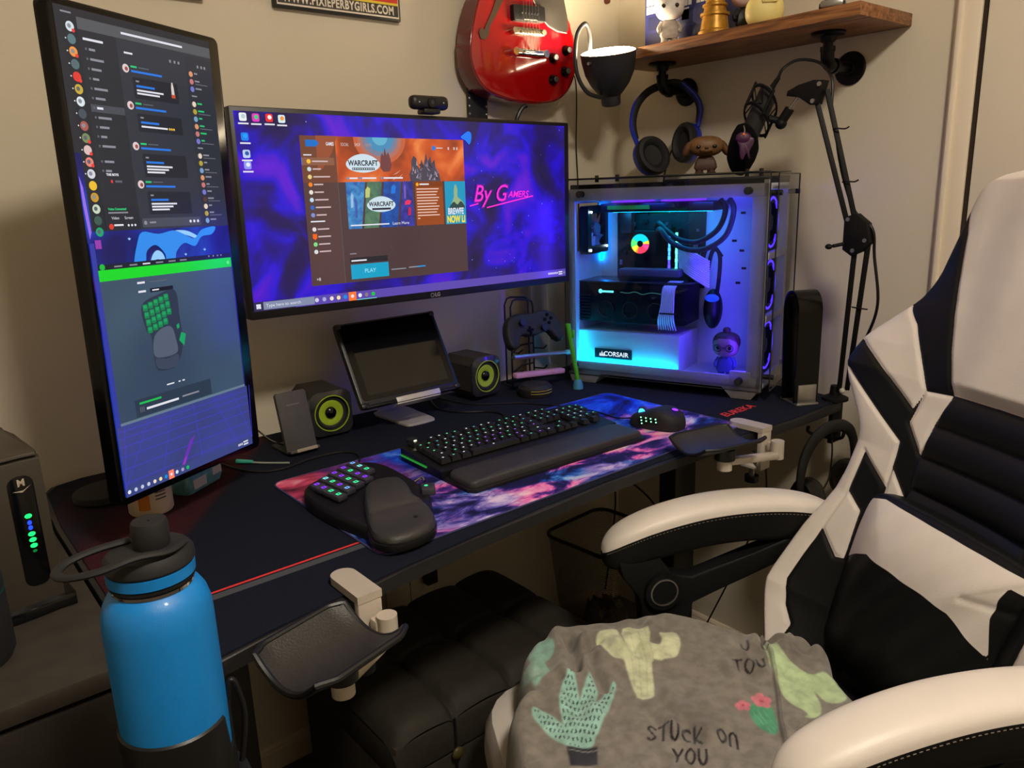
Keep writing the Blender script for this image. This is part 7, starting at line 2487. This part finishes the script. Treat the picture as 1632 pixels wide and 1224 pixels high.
CA2 = [(0.165, 0.094), (0.177, 0.087), (0.177, 0.048), (0.186, -0.001), (0.213, 0.001), (0.226, -0.018), (0.219, -0.054), (0.201, -0.067), (0.18, -0.061), (0.176, -0.036), (0.168, -0.064), (0.151, -0.088), (0.126, -0.09), (0.137, -0.079), (0.125, -0.053), (0.127, -0.014)]
fill(CA2, (196, 220, 172), sm=3)
fill([(0.062, -0.042), (0.08, -0.035), (0.098, -0.043), (0.091, -0.072), (0.076, -0.101), (0.064, -0.095), (0.056, -0.074)], (88, 172, 132), sm=3)
for o_ in (0.0, 0.009, 0.018):
    paint(1.2 - seg_dist([(0.064 + o_, -0.050), (0.070 + o_ * 0.6, -0.095)], BX_, BY_) / 0.0011, (150, 205, 170), 0.5)
for cx_, cy_, r_ in ((0.090, -0.031, 0.011), (0.057, -0.036, 0.0085)):
    for k_ in range(5):
        a = 2 * PI * k_ / 5
        paint(1.0 - (np.hypot(BX_ - cx_ - r_ * 0.8 * math.cos(a), BY_ - cy_ - r_ * 0.8 * math.sin(a)) - r_ * 0.55) / 0.0015, (226, 132, 150))
    paint(1.0 - (np.hypot(BX_ - cx_, BY_ - cy_) - r_ * 0.25) / 0.0015, (200, 90, 110))
fill([(0.222, -0.020), (0.262, -0.045), (0.262, -0.10), (0.228, -0.085)], (70, 140, 110))
fill([(-0.128, 0.256), (-0.108, 0.256), (-0.108, 0.236), (-0.126, 0.236)], (214, 110, 130), sm=3)
fill([(0.140, 0.175), (0.158, 0.160), (0.170, 0.135), (0.158, 0.135), (0.146, 0.150)], (50, 44, 64), sm=3)
GL_ = {'S': [[(0.9, 0.9), (0.4, 1.0), (0.1, 0.75), (0.5, 0.5), (0.9, 0.25), (0.5, 0.0), (0.1, 0.12)]], 'T': [[(0, 1), (1, 1)], [(0.5, 1), (0.5, 0)]], 'U': [[(0.1, 1), (0.1, 0.3), (0.5, 0), (0.85, 0.3), (0.85, 1)]], 'C': [[(0.9, 0.85), (0.5, 1), (0.1, 0.6), (0.15, 0.2), (0.5, 0), (0.9, 0.12)]],
       'K': [[(0.1, 1), (0.1, 0)], [(0.85, 0.75), (0.12, 0.4), (0.9, 0)]], 'O': [[(0.5, 1), (0.1, 0.7), (0.1, 0.3), (0.5, 0), (0.9, 0.3), (0.9, 0.7), (0.5, 1)]], 'N': [[(0.1, 0), (0.12, 0.75), (0.5, 0.95), (0.85, 0.7), (0.9, 0)]], 'Y': [[(0, 1), (0.5, 0.5), (1, 1)], [(0.5, 0.5), (0.4, 0)]]}


def word(txt, org, e1, e2):
    for i, ch_ in enumerate(txt):
        for st_ in GL_.get(ch_, []):
            st_ = smooth2(st_, 5, closed=False) if len(st_) > 3 else st_
            pts = [(org[0] + e1[0] * (i + 0.78 * x) + e2[0] * y, org[1] + e1[1] * (i + 0.78 * x) + e2[1] * y) for x, y in st_]
            paint(2.0 - seg_dist(pts, BX_, BY_) / 0.0012, (30, 26, 34), 1.0)


word('STUCK ON', (-0.109, -0.070), (0.0150, -0.0060), (0.0122, 0.0275))
word('YOU', (-0.094, -0.1255), (0.0160, -0.0052), (0.0122, 0.0275))
word('U C', (0.121, 0.086), (0.0165, -0.0030), (0.0105, 0.0260))
word('TOU', (0.083, 0.040), (0.0178, -0.0045), (0.0105, 0.0270))
word('NU', (0.118, -0.125), (0.014, -0.006), (0.010, 0.022))
paint(1.4 - np.abs(np.abs(side4 - 0.003) - 0.002) / 0.0012, (84, 76, 70), 0.6)
keep = dO > -0.001
iy, ix = np.where(keep)
gi = -np.ones(keep.shape, int)
gi[iy, ix] = np.arange(len(iy))
q = keep[:-1, :-1] & keep[1:, :-1] & keep[:-1, 1:] & keep[1:, 1:]
qy, qx = np.where(q)
FBk = np.stack([gi[qy, qx], gi[qy, qx + 1], gi[qy + 1, qx + 1], gi[qy + 1, qx]], -1)
VBk = np.stack([BX_[iy, ix], BY_[iy, ix], H[iy, ix]], -1)


def fleece():
    m = bpy.data.materials.new('fleece_print')
    m.use_nodes = True
    nt = m.node_tree
    bs = nt.nodes['Principled BSDF']
    at = nt.nodes.new('ShaderNodeAttribute')
    at.attribute_name = 'print'
    tc = nt.nodes.new('ShaderNodeTexCoord')
    nz = nt.nodes.new('ShaderNodeTexNoise')
    nz.inputs['Scale'].default_value = 60
    nz.inputs['Detail'].default_value = 6
    nt.links.new(tc.outputs['Object'], nz.inputs['Vector'])
    mx = nt.nodes.new('ShaderNodeMix')
    mx.data_type = 'RGBA'
    mx.blend_type = 'MULTIPLY'
    mx.inputs[0].default_value = 0.45
    nt.links.new(at.outputs['Color'], mx.inputs[6])
    rp = nt.nodes.new('ShaderNodeValToRGB')
    rp.color_ramp.elements[0].position = 0.32
    rp.color_ramp.elements[0].color = (0.35, 0.34, 0.33, 1)
    rp.color_ramp.elements[1].position = 0.62
    nt.links.new(nz.outputs[0], rp.inputs[0])
    nt.links.new(rp.outputs[0], mx.inputs[7])
    nt.links.new(mx.outputs[2], bs.inputs['Base Color'])
    bs.inputs['Roughness'].default_value = 1.0
    bs.inputs['Specular IOR Level'].default_value = 0.1
    bs.inputs['Sheen Weight'].default_value = 0.35
    n2 = nt.nodes.new('ShaderNodeTexNoise')
    n2.inputs['Scale'].default_value = 900
    nt.links.new(tc.outputs['Object'], n2.inputs['Vector'])
    bp = nt.nodes.new('ShaderNodeBump')
    bp.inputs['Strength'].default_value = 0.5
    bp.inputs['Distance'].default_value = 0.002
    nt.links.new(n2.outputs[0], bp.inputs['Height'])
    nt.links.new(bp.outputs[0], bs.inputs['Normal'])
    return m


BK = np_mesh('fleece_blanket', VBk, FBk, fleece(), None, cols=cols[iy, ix], M=CM)
tag(BK, 'grey fleece blanket printed with cacti and STUCK ON YOU heaped on the chair seat', 'blanket')
md = BK.modifiers.new('thickness', 'SOLIDIFY')
md.thickness = 0.004
md.offset = -1
# ------------------------------------------------------------------ left cabinet, router, bottle
m_cab = mat('cabinet_top', (50, 45, 38), rough=0.6, var=0.25, scale=25, bump=0.2, bscale=200)
m_cabf = mat('cabinet_front', (30, 26, 22), rough=0.6, var=0.2, scale=40)
CB = thing('drawer_cabinet', 'dark brown drawer cabinet standing left of the desk', 'cabinet', (-0.20, 1.27, FL))
b = MB(); b.box((-0.20, 1.272, 0.400), (0.68, 0.705, 0.83), m_cabf, bev=0.002); b.build('body', CB, world=True)
b = MB(); b.box((-0.20, 1.268, 0.8275), (0.71, 0.735, 0.024), m_cab, bev=0.002); b.build('top', CB, world=True)
for z0, z1 in ((0.690, 0.808), (0.50, 0.682), (0.30, 0.492), (0.05, 0.292)):
    b = MB(); b.box((-0.20, 0.912, (z0 + z1) / 2), (0.66, 0.018, z1 - z0), m_cabf, bev=0.002); dr = b.build('drawer', CB, world=True)
    b = MB(); b.tube([(-0.26, 0.903, (z0 + z1) / 2), (-0.26, 0.885, (z0 + z1) / 2), (-0.14, 0.885, (z0 + z1) / 2), (-0.14, 0.903, (z0 + z1) / 2)], 0.005, m_soft, sm=3); b.build('handle', dr, world=True)

RT = thing('cable_modem', 'tall black cable modem with green and blue status lights on the cabinet', 'modem', (0.066, 1.185, DK), 8)
m_rt = mat('modem_shell', (56, 50, 42), rough=0.38, var=0.06, scale=10)
b = MB()
b.prism(smooth2([(-0.052, -0.070), (-0.030, -0.082), (0.030, -0.082), (0.050, -0.070), (0.052, 0.07), (0.046, 0.088), (-0.046, 0.088), (-0.052, 0.07)], 3), 0.012, 0.206, m_rt, bev=0.002)
b.build('shell', RT)
b = MB()
b.prism(smooth2([(-0.050, -0.068), (-0.028, -0.080), (0.028, -0.080), (0.048, -0.068), (0.050, 0.07), (0.044, 0.086), (-0.044, 0.086), (-0.050, 0.07)], 3), 0.209, 0.214, m_rt, bev=0.004)
b.build('vented_top', RT)
b = MB()
b.prism(smooth2([(-0.064, -0.082), (-0.036, -0.096), (0.036, -0.096), (0.060, -0.082), (0.062, 0.07), (0.05, 0.09), (-0.05, 0.09), (-0.064, 0.07)], 3), 0.0, 0.014, m_gloss, bev=0.004)
b.build('foot', RT)
RF = frame((0.020, -0.0815, 0), (1, 0, 0), (0, 0, 1), (0, -1, 0))
b = MB(RF); b.prism(rrect(0.030, 0.150, 0.012, cx=0, cy=0.112), 0.0, 0.0025, m_gloss, bev=0.001); fp = b.build('front_panel', RT)
b = MB(RF)
m_lg = mat('logo_pale', (190, 180, 160), rough=0.4)
b.text('M', 0.013, m_lg, T(0.001, 0.178, 0.0027), bold=0.0004, sx=0.9)
b.flat([(-0.010, 0.1685), (0.001, 0.1655), (0.012, 0.1735), (0.002, 0.1680)], 0.0027, m_lg)
b.build('brand_mark', fp, smooth=0)
for z_, c in ((0.133, 'g'), (0.124, 'b'), (0.117, 'b'), (0.1085, 'g'), (0.1005, 'g'), (0.0925, 'g'), (0.085, 'd')):
    e = {'g': emit('modem_green', (20, 235, 90), 3.0), 'b': emit('modem_blue', (20, 50, 255), 3.5), 'd': emit('modem_dim', (10, 120, 50), 1.0)}[c]
    b = MB(RF); b.disc(0.002, z_, 0.0042 if c == 'g' else 0.0026, 0.0028, e, ry=0.0030 if c != 'd' else 0.002); b.build('status_light', RT, smooth=0)
BD = thing('round_speaker', 'black round-cornered device at the left edge of the cabinet top', 'speaker', (0.0, 1.030, DK))
b = MB(); b.lathe([(0.001, 0), (0.050, 0), (0.056, 0.010), (0.056, 0.100), (0.050, 0.112), (0.001, 0.115)], m_soft, 32); b.build('body', BD)
b = MB(); b.ring(0.0562, 0.0566, 0.084, 0.087, mat('teal_trim', (20, 70, 60), rough=0.4)); b.build('trim', BD)

# small round table that carries the bottle
TBX, TBY, TBZ = 0.147, 0.703, 0.800
TT = thing('plant_stand', 'slim black round stand under the blue bottle', 'stand', (TBX, TBY, FL))
b = MB(); b.lathe([(0.001, TBZ - 0.016), (0.060, TBZ - 0.016), (0.062, TBZ - 0.008), (0.060, TBZ), (0.001, TBZ)], m_blk, 36, T(TBX, TBY, 0)); b.build('top', TT, world=True)
b = MB(); b.cyl((TBX, TBY, FL + 0.02), (TBX, TBY, TBZ - 0.012), 0.014, m_blk); b.build('pole', TT, world=True)
b = MB(); b.lathe([(0.001, 0), (0.13, 0), (0.13, 0.010), (0.02, 0.022), (0.001, 0.022)], m_blk, 36, T(TBX, TBY, FL)); b.build('foot', TT, world=True)
BT = thing('water_bottle', 'large bright blue water bottle with black lid, strap and black boot', 'bottle', (TBX, TBY, TBZ))
m_blue = mat('bottle_blue', (12, 128, 210), rough=0.42, var=0.03, scale=200, bump=0.15, bscale=1500, coat=0.1)
b = MB()
b.lathe([(0.001, 0.004), (0.042, 0.004), (0.0465, 0.010), (0.0475, 0.02), (0.0475, 0.185), (0.0468, 0.197), (0.0440, 0.208), (0.0395, 0.216), (0.0345, 0.2195), (0.0335, 0.2205)], m_blue, 56)
b.build('body', BT)
b = MB(); b.lathe([(0.0335, 0.2195), (0.0350, 0.2205), (0.0352, 0.2235), (0.0335, 0.2245)], m_chrome, 48); b.build('steel_rim', BT)
b = MB(); b.lathe([(0.0330, 0.2245), (0.0362, 0.2255), (0.0362, 0.2285), (0.034, 0.229)], m_blk, 48); b.build('gasket', BT)
b = MB(); b.lathe([(0.034, 0.2285), (0.0372, 0.230), (0.0375, 0.240), (0.034, 0.241)], m_blue, 48); b.build('collar', BT)
b = MB(); b.lathe([(0.0365, 0.240), (0.0385, 0.243), (0.0380, 0.250), (0.034, 0.255), (0.020, 0.257), (0.001, 0.257)], m_soft, 48); lid = b.build('lid', BT)
b = MB(T(0.004, 0, 0)); b.lathe([(0.0150, 0.256), (0.0158, 0.259), (0.0158, 0.277), (0.0145, 0.281), (0.0120, 0.282), (0.001, 0.2805)], m_soft, 36); b.build('spout_cap', lid)
b = MB()
lo = [(0.030, -0.012), (0.010, -0.030), (-0.020, -0.034), (-0.050, -0.030), (-0.074, -0.016), (-0.080, 0.004), (-0.068, 0.020), (-0.040, 0.024), (-0.010, 0.022)]
b.tube([(x * 0.9, y, 0.252 + 0.012 * (1 - abs(x + 0.02) / 0.08) * (1 if y < 0 else 0.6)) for x, y in lo], 0.0048, m_soft, sm=6, seg=12, flat=0.6, up=(0, 0, 1))
b.build('carry_loop', BT)
b = MB()
NB = 56
vs, fs = [], []
for k in range(NB):
    a = 2 * PI * k / NB
    # boot rim dips where the strap slots are cut
    da = (math.degrees(a) - 300) % 360
    top = 0.084 if not 316 < math.degrees(a) < 336 else 0.045
    vs += [(0.0490 * math.cos(a), 0.0490 * math.sin(a), 0.0), (0.0498 * math.cos(a), 0.0498 * math.sin(a), 0.004), (0.0498 * math.cos(a), 0.0498 * math.sin(a), top - 0.002), (0.0478 * math.cos(a), 0.0478 * math.sin(a), top)]
for k in range(NB):
    j = (k + 1) % NB
    for i in range(3):
        fs.append((4 * k + i, 4 * j + i, 4 * j + i + 1, 4 * k + i + 1))
fs.append([4 * k for k in range(NB)][::-1])
b.add(vs, fs, m_blk)
b.build('boot', BT)
b = MB()
pts = []
for z_ in (0.125, 0.110, 0.08, 0.04, 0.015):
    pts.append((0.048 + 0.010, -0.012, z_))
b.tube([(0.047, -0.010, 0.078), (0.049, -0.011, 0.096), (0.052, -0.012, 0.102), (0.056, -0.013, 0.094), (0.060, -0.014, 0.06), (0.052, -0.012, 0.01)], 0.0028, m_blk, sm=5)
b.build('strap', BT)

# ------------------------------------------------------------------ clamp-on arm rests
m_cl = mat('clamp_silver', (196, 186, 172), rough=0.4, metal=0.15, var=0.04, scale=30)
m_pad = mat('pad_leather', (44, 42, 40), rough=0.48, var=0.2, scale=18, bump=0.35, bscale=350)


def trough(b, A, B_, w, sag, up, m, rim=None, lip=0.010):
    """curved pad between two end centres A and B, width w, sides raised by sag"""
    A, B_ = Vector(A), Vector(B_)
    d = (B_ - A).normalized()
    sd = Vector(up).cross(d).normalized()
    n = d.cross(sd)
    Ln = (B_ - A).length
    vs, fs = [], []
    nu, nv = 24, 26
    for sgn in (0, 1):
        for j in range(nv + 1):
            t = j / nv
            e = 1 - max(0, abs(t - 0.5) * 2 - 0.72) / 0.28 * 0.16
            if abs(t - 0.5) * 2 < 0.72:
                e = 1
            for i in range(nu + 1):
                u_ = (i / nu * 2 - 1)
                h = sag * (abs(u_) ** 2.0) + (lip * max(0, (abs(u_) - 0.82) / 0.18) ** 1 * 0)
                p = A + d * (Ln * t) + sd * (w / 2 * u_ * e) + n * (h - sgn * 0.007)
                vs.append(p)
    K = (nv + 1) * (nu + 1)
    for j in range(nv):
        for i in range(nu):
            a = j * (nu + 1) + i
            fs.append((a, a + 1, a + nu + 2, a + nu + 1))
            fs.append((K + a, K + a + nu + 1, K + a + nu + 2, K + a + 1))
    b.add(vs, fs, m)
    edge = [vs[i] for i in range(nu + 1)] + [vs[j * (nu + 1) + nu] for j in range(1, nv + 1)] + [vs[nv * (nu + 1) + i] for i in range(nu - 1, -1, -1)] + [vs[j * (nu + 1)] for j in range(nv - 1, 0, -1)]
    return [b.M @ (p - n * 0.0035) for p in edge]


def arm_rest(label, cx, yf, zc, A, B_, w, sag, up, elbow, side_arm):
    t = thing('clamp_arm_rest', label, 'arm rest', (cx, yf, DK - 0.03), 0, group='clamp-on arm rests along the desk edge')
    b = MB()
    b.prism([(cx - 0.018, yf - 0.011), (cx + 0.018, yf - 0.011)] + [(cx + 0.018 * math.cos(math.radians(t_)), yf + 0.060 + 0.018 * math.sin(math.radians(t_))) for t_ in range(0, 181, 15)], DK + 0.0015, DK + 0.0125, m_cl)
    b.build('top_plate', t, world=True)
    b = MB()
    b.box((cx, yf - 0.0045, DK - 0.038), (0.0350, 0.011, 0.090), m_cl, bev=0.0015)
    b.box((cx, yf + 0.018, DK - 0.080), (0.034, 0.045, 0.008), m_cl, bev=0.002)
    b.build('clamp_body', t, world=True)
    b = MB(); b.cyl((cx, yf + 0.022, DK - 0.105), (cx, yf + 0.022, DK - 0.051), 0.006, m_silver); b.cyl((cx, yf + 0.022, DK - 0.118), (cx, yf + 0.022, DK - 0.104), 0.015, m_blk, seg=20); b.build('clamp_screw', t, world=True)
    e = Vector(elbow)
    b = MB()
    b.cyl(e + Vector((0, 0, -0.024)), e + Vector((0, 0, 0.014)), 0.0135, m_cl, seg=24)
    b.box(((cx + e.x) / 2, (yf - 0.010 + e.y) / 2, e.z - 0.002), (abs(e.x - cx) + 0.010, 0.018, 0.020), m_cl, bev=0.004)
    b.build('pivot', t, world=True)
    A, B_ = Vector(A), Vector(B_)
    mid = (A + B_) / 2
    under = mid + Vector((0, 0, -0.024))
    end = Vector(side_arm)
    b = MB()
    d = (end - e); Ld = d.length
    x = d.normalized(); y = Vector((0, 0, 1)).cross(x).normalized()
    b.box((Ld / 2, 0, 0), (Ld, 0.022, 0.014), m_cl, bev=0.004, M=frame(e + Vector((0, 0, -0.018)), x, y, x.cross(y)))
    b.cyl(end + Vector((0, 0, -0.034)), end + Vector((0, 0, -0.012)), 0.0145, m_cl, seg=24)
    b.build('swing_arm', t, world=True)
    b = MB(); b.cyl(end + Vector((0, 0, -0.013)), Vector((end.x, end.y, mid.z - 0.004)), 0.020, m_blk, seg=24)
    b.build('pad_mount', t, world=True)
    b = MB()
    edge = trough(b, A, B_, w, sag, up, m_pad)
    p = b.build('pad', t, world=True)
    b = MB(); b.tube(edge, 0.0042, m_blk, seg=8, closed=True); b.build('pad_rim', p, world=True)
    return t


arm_rest('silver clamp-on arm rest with black curved pad on the left part of the desk edge', 0.425, 0.838, 0, (0.398, 0.768, 0.834), (0.268, 0.734, 0.834), 0.124, 0.028, (0, 0, 1), (0.436, 0.806, 0.812), (0.352, 0.775, 0.800))
arm_rest('silver clamp-on arm rest with black pad near the right end of the desk', 1.398, 0.872, 0, (1.283, 0.838, 0.858), (1.135, 0.866, 0.860), 0.118, 0.020, (0, 0, 1), (1.392, 0.832, 0.816), (1.215, 0.838, 0.846))

# ------------------------------------------------------------------ under the desk
OTM = mat('ottoman_fabric', (38, 34, 26), rough=0.75, var=0.2, scale=50, bump=0.35, bscale=400)
OT = thing('storage_ottoman', 'black square-tufted storage ottoman under the desk', 'ottoman', (0.80, 1.215, FL))
ox0, ox1, oy0, oy1, oz = 0.545, 1.067, 1.020, 1.410, 0.452
nx, ny = 108, 84


def ott(u, v):
    x, y = ox0 + (ox1 - ox0) * u, oy0 + (oy1 - oy0) * v
    ed = min(u, 1 - u) * (ox1 - ox0)
    ef = min(v, 1 - v) * (oy1 - oy0)
    gx = abs((((x - 0.672) / 0.1345) % 1) - 0.0)
    gx = min(gx, 1 - gx) * 0.1345
    gy = abs(y - 1.216)
    z_ = oz
    z_ -= 0.009 * math.exp(-(gx / 0.006) ** 2) + 0.009 * math.exp(-(gy / 0.006) ** 2)
    z_ -= 0.014 * math.exp(-((gx ** 2 + gy ** 2) / 0.02 ** 2))
    z_ += 0.010 * (1 - math.exp(-(min(gx, 0.06) / 0.03)))
    z_ -= 0.028 * math.exp(-(ed / 0.014)) + 0.028 * math.exp(-(ef / 0.014))
    return (x, y, z_)


b = MB(); b.grid(ott, nx, ny, OTM)
b.box((0.806, 1.215, 0.390), (0.520, 0.388, 0.070), OTM, bev=0.008)
b.build('cushioned_lid', OT, world=True)
b = MB(); b.box((0.806, 1.215, (0.352 + FL) / 2), (0.512, 0.380, 0.352 - FL), OTM, bev=0.006); b.build('body', OT, world=True)
for x in (0.672, 0.806, 0.941):
    b = MB(); b.ball((x, 1.216, oz - 0.016), (0.010, 0.010, 0.006), OTM, 12, 8); b.build('tuft_button', OT, world=True)
for x in (0.672, 0.806, 0.941):
    b = MB(); b.cyl((x, 1.0195, 0.02), (x, 1.0195, 0.425), 0.0028, m_blk, seg=6); b.build('front_seam', OT, world=True)
b = MB(); b.ball((0.672, 1.015, 0.355), (0.012, 0.006, 0.012), mat('dull_stud', (70, 62, 30), rough=0.5), 12, 8); b.build('stud', OT, world=True)


def mesh_metal():
    m = bpy.data.materials.new('wire_mesh')
    m.use_nodes = True
    nt = m.node_tree
    bs = nt.nodes['Principled BSDF']
    bs.inputs['Base Color'].default_value = rgb(16, 16, 16)
    bs.inputs['Roughness'].default_value = 0.5
    tc = nt.nodes.new('ShaderNodeTexCoord')
    sp = nt.nodes.new('ShaderNodeSeparateXYZ')
    nt.links.new(tc.outputs['Object'], sp.inputs[0])
    s1 = node_math(nt, 'ADD', sp.outputs[0], sp.outputs[1])
    a = node_math(nt, 'FRACT', node_math(nt, 'MULTIPLY', node_math(nt, 'ADD', s1, sp.outputs[2]), 200.0))
    c = node_math(nt, 'FRACT', node_math(nt, 'MULTIPLY', node_math(nt, 'SUBTRACT', s1, sp.outputs[2]), 200.0))
    mx = node_math(nt, 'MAXIMUM', node_math(nt, 'LESS_THAN', a, 0.2), node_math(nt, 'LESS_THAN', c, 0.2))
    nt.links.new(mx, bs.inputs['Alpha'])
    return m


BN = thing('mesh_waste_bin', 'black wire mesh waste bin in the corner under the desk', 'bin', (1.565, 1.495, FL), 4)
m_mesh = mesh_metal()
rt, rbm = rrect(0.270, 0.262, 0.045, n=6), rrect(0.200, 0.195, 0.035, n=6)
zt = 0.345 - FL
N = len(rt)
b = MB()
b.add([(x, y, 0.004) for x, y in rbm] + [(x, y, zt) for x, y in rt], [(i, (i + 1) % N, N + (i + 1) % N, N + i) for i in range(N)] + [[i for i in range(N)][::-1]], m_mesh)
b.build('mesh_body', BN)
b = MB(); b.tube([(x, y, zt) for x, y in rt], 0.0058, m_blk, seg=10, closed=True); b.build('rim', BN)
b = MB(); b.tube([(x, y, 0.006) for x, y in rbm], 0.0045, m_blk, seg=8, closed=True); b.build('base_ring', BN)
BG = thing('crumpled_bag', 'crumpled dark plastic bag with rubbish lying inside the waste bin', 'bag', (1.565, 1.495, FL + 0.012))
random.seed(4)
b = MB()
vs, fs = [], []
nu, nv = 30, 16
for j in range(nv + 1):
    ph = PI * 0.5 * j / nv
    for i in range(nu):
        th = 2 * PI * i / nu
        r_ = 0.082 * max(0.0, math.cos(ph)) ** 0.6 * (1 + 0.14 * mnoise.noise(Vector((math.cos(th) * 2.2, math.sin(th) * 2.2, ph * 3))))
        vs.append((r_ * math.cos(th), r_ * math.sin(th), 0.004 + 0.130 * math.sin(ph) * (1 + 0.25 * mnoise.noise(Vector((math.cos(th) * 3, math.sin(th) * 3, ph * 4 + 5))))))
for j in range(nv):
    for i in range(nu):
        k = (i + 1) % nu
        fs.append((j * nu + i, j * nu + k, (j + 1) * nu + k, (j + 1) * nu + i))
b.add(vs, fs, mat('bag_film', (104, 92, 70), rough=0.35, var=0.4, scale=30, bump=0.6, bscale=60))
b.build('film', BG, smooth=60)

HS = thing('black_headset', 'black headset hanging under the right end of the desk', 'headset', (1.64, 0.845, 0.79))
HY = 0.848
b = MB()
arc = [(1.525, HY, 0.655), (1.520, HY, 0.70), (1.530, HY, 0.745), (1.560, HY, 0.780), (1.605, HY, 0.798), (1.650, HY, 0.800), (1.700, HY, 0.790), (1.740, HY, 0.765), (1.762, HY, 0.72), (1.765, HY, 0.67)]
b.tube(arc, [0.010, 0.012, 0.014, 0.015, 0.015, 0.015, 0.014, 0.012, 0.010], m_soft, sm=6, seg=12, flat=0.7, up=(0, 1, 0))
b.build('headband', HS, world=True)
for x, sgn in ((1.552, 1), (1.738, -1)):
    b = MB(T(x, HY, 0.650) @ RY(90 * sgn) @ RX(12))
    b.lathe([(0.001, -0.020), (0.85, -0.019), (1.0, -0.008), (1.0, 0.004)], m_blk, 28, Matrix.Diagonal((0.048, 0.040, 1, 1)))
    c = b.build('ear_cup', HS, world=True)
    b = MB(T(x, HY, 0.650) @ RY(90 * sgn) @ RX(12))
    b.lathe([(0.98, 0.004), (1.0, 0.014), (0.9, 0.022), (0.70, 0.022), (0.6, 0.010), (0.001, 0.008)], m_leather, 28, Matrix.Diagonal((0.048, 0.040, 1, 1)))
    b.build('ear_pad', c, world=True)
b = MB(); b.tube([(1.565, HY - 0.012, 0.690), (1.575, HY - 0.022, 0.66), (1.590, HY - 0.028, 0.625)], 0.004, mat('boom_grey', (110, 106, 100), rough=0.4), sm=4); b.build('boom', HS, world=True)
HK = thing('headset_hook', 'small black hook under the desk edge holding the headset', 'hook', (1.64, 0.87, 0.79))
b = MB(); b.tube([(1.645, 0.905, 0.789), (1.645, 0.905, 0.776), (1.645, 0.88, 0.772), (1.645, 0.845, 0.774), (1.645, 0.822, 0.780), (1.645, 0.818, 0.800)], 0.004, m_arm, sm=4); b.build('hook', HK, world=True)
cable('headset_cable', 'thin black headset cable hanging inside the headset band under the desk', [(1.66, HY + 0.01, 0.79), (1.655, HY, 0.74), (1.65, HY, 0.68), (1.63, HY, 0.655), (1.60, HY, 0.640)], r=0.0020)
cable('clamp_side_cord', 'thin dark cord falling behind the right arm rest clamp', [(1.50, 0.93, 0.79), (1.48, 0.91, 0.72), (1.50, 0.92, 0.66), (1.54, 0.96, 0.58), (1.60, 1.05, 0.40), (1.66, 1.2, 0.10)], r=0.0022)
cable('bin_side_cord', 'black cord drooping over the waste bin in the corner', [(1.60, 1.655, 0.52), (1.63, 1.60, 0.50), (1.70, 1.50, 0.46), (1.74, 1.42, 0.36), (1.71, 1.36, 0.20), (1.66, 1.33, 0.06)], r=0.0035)
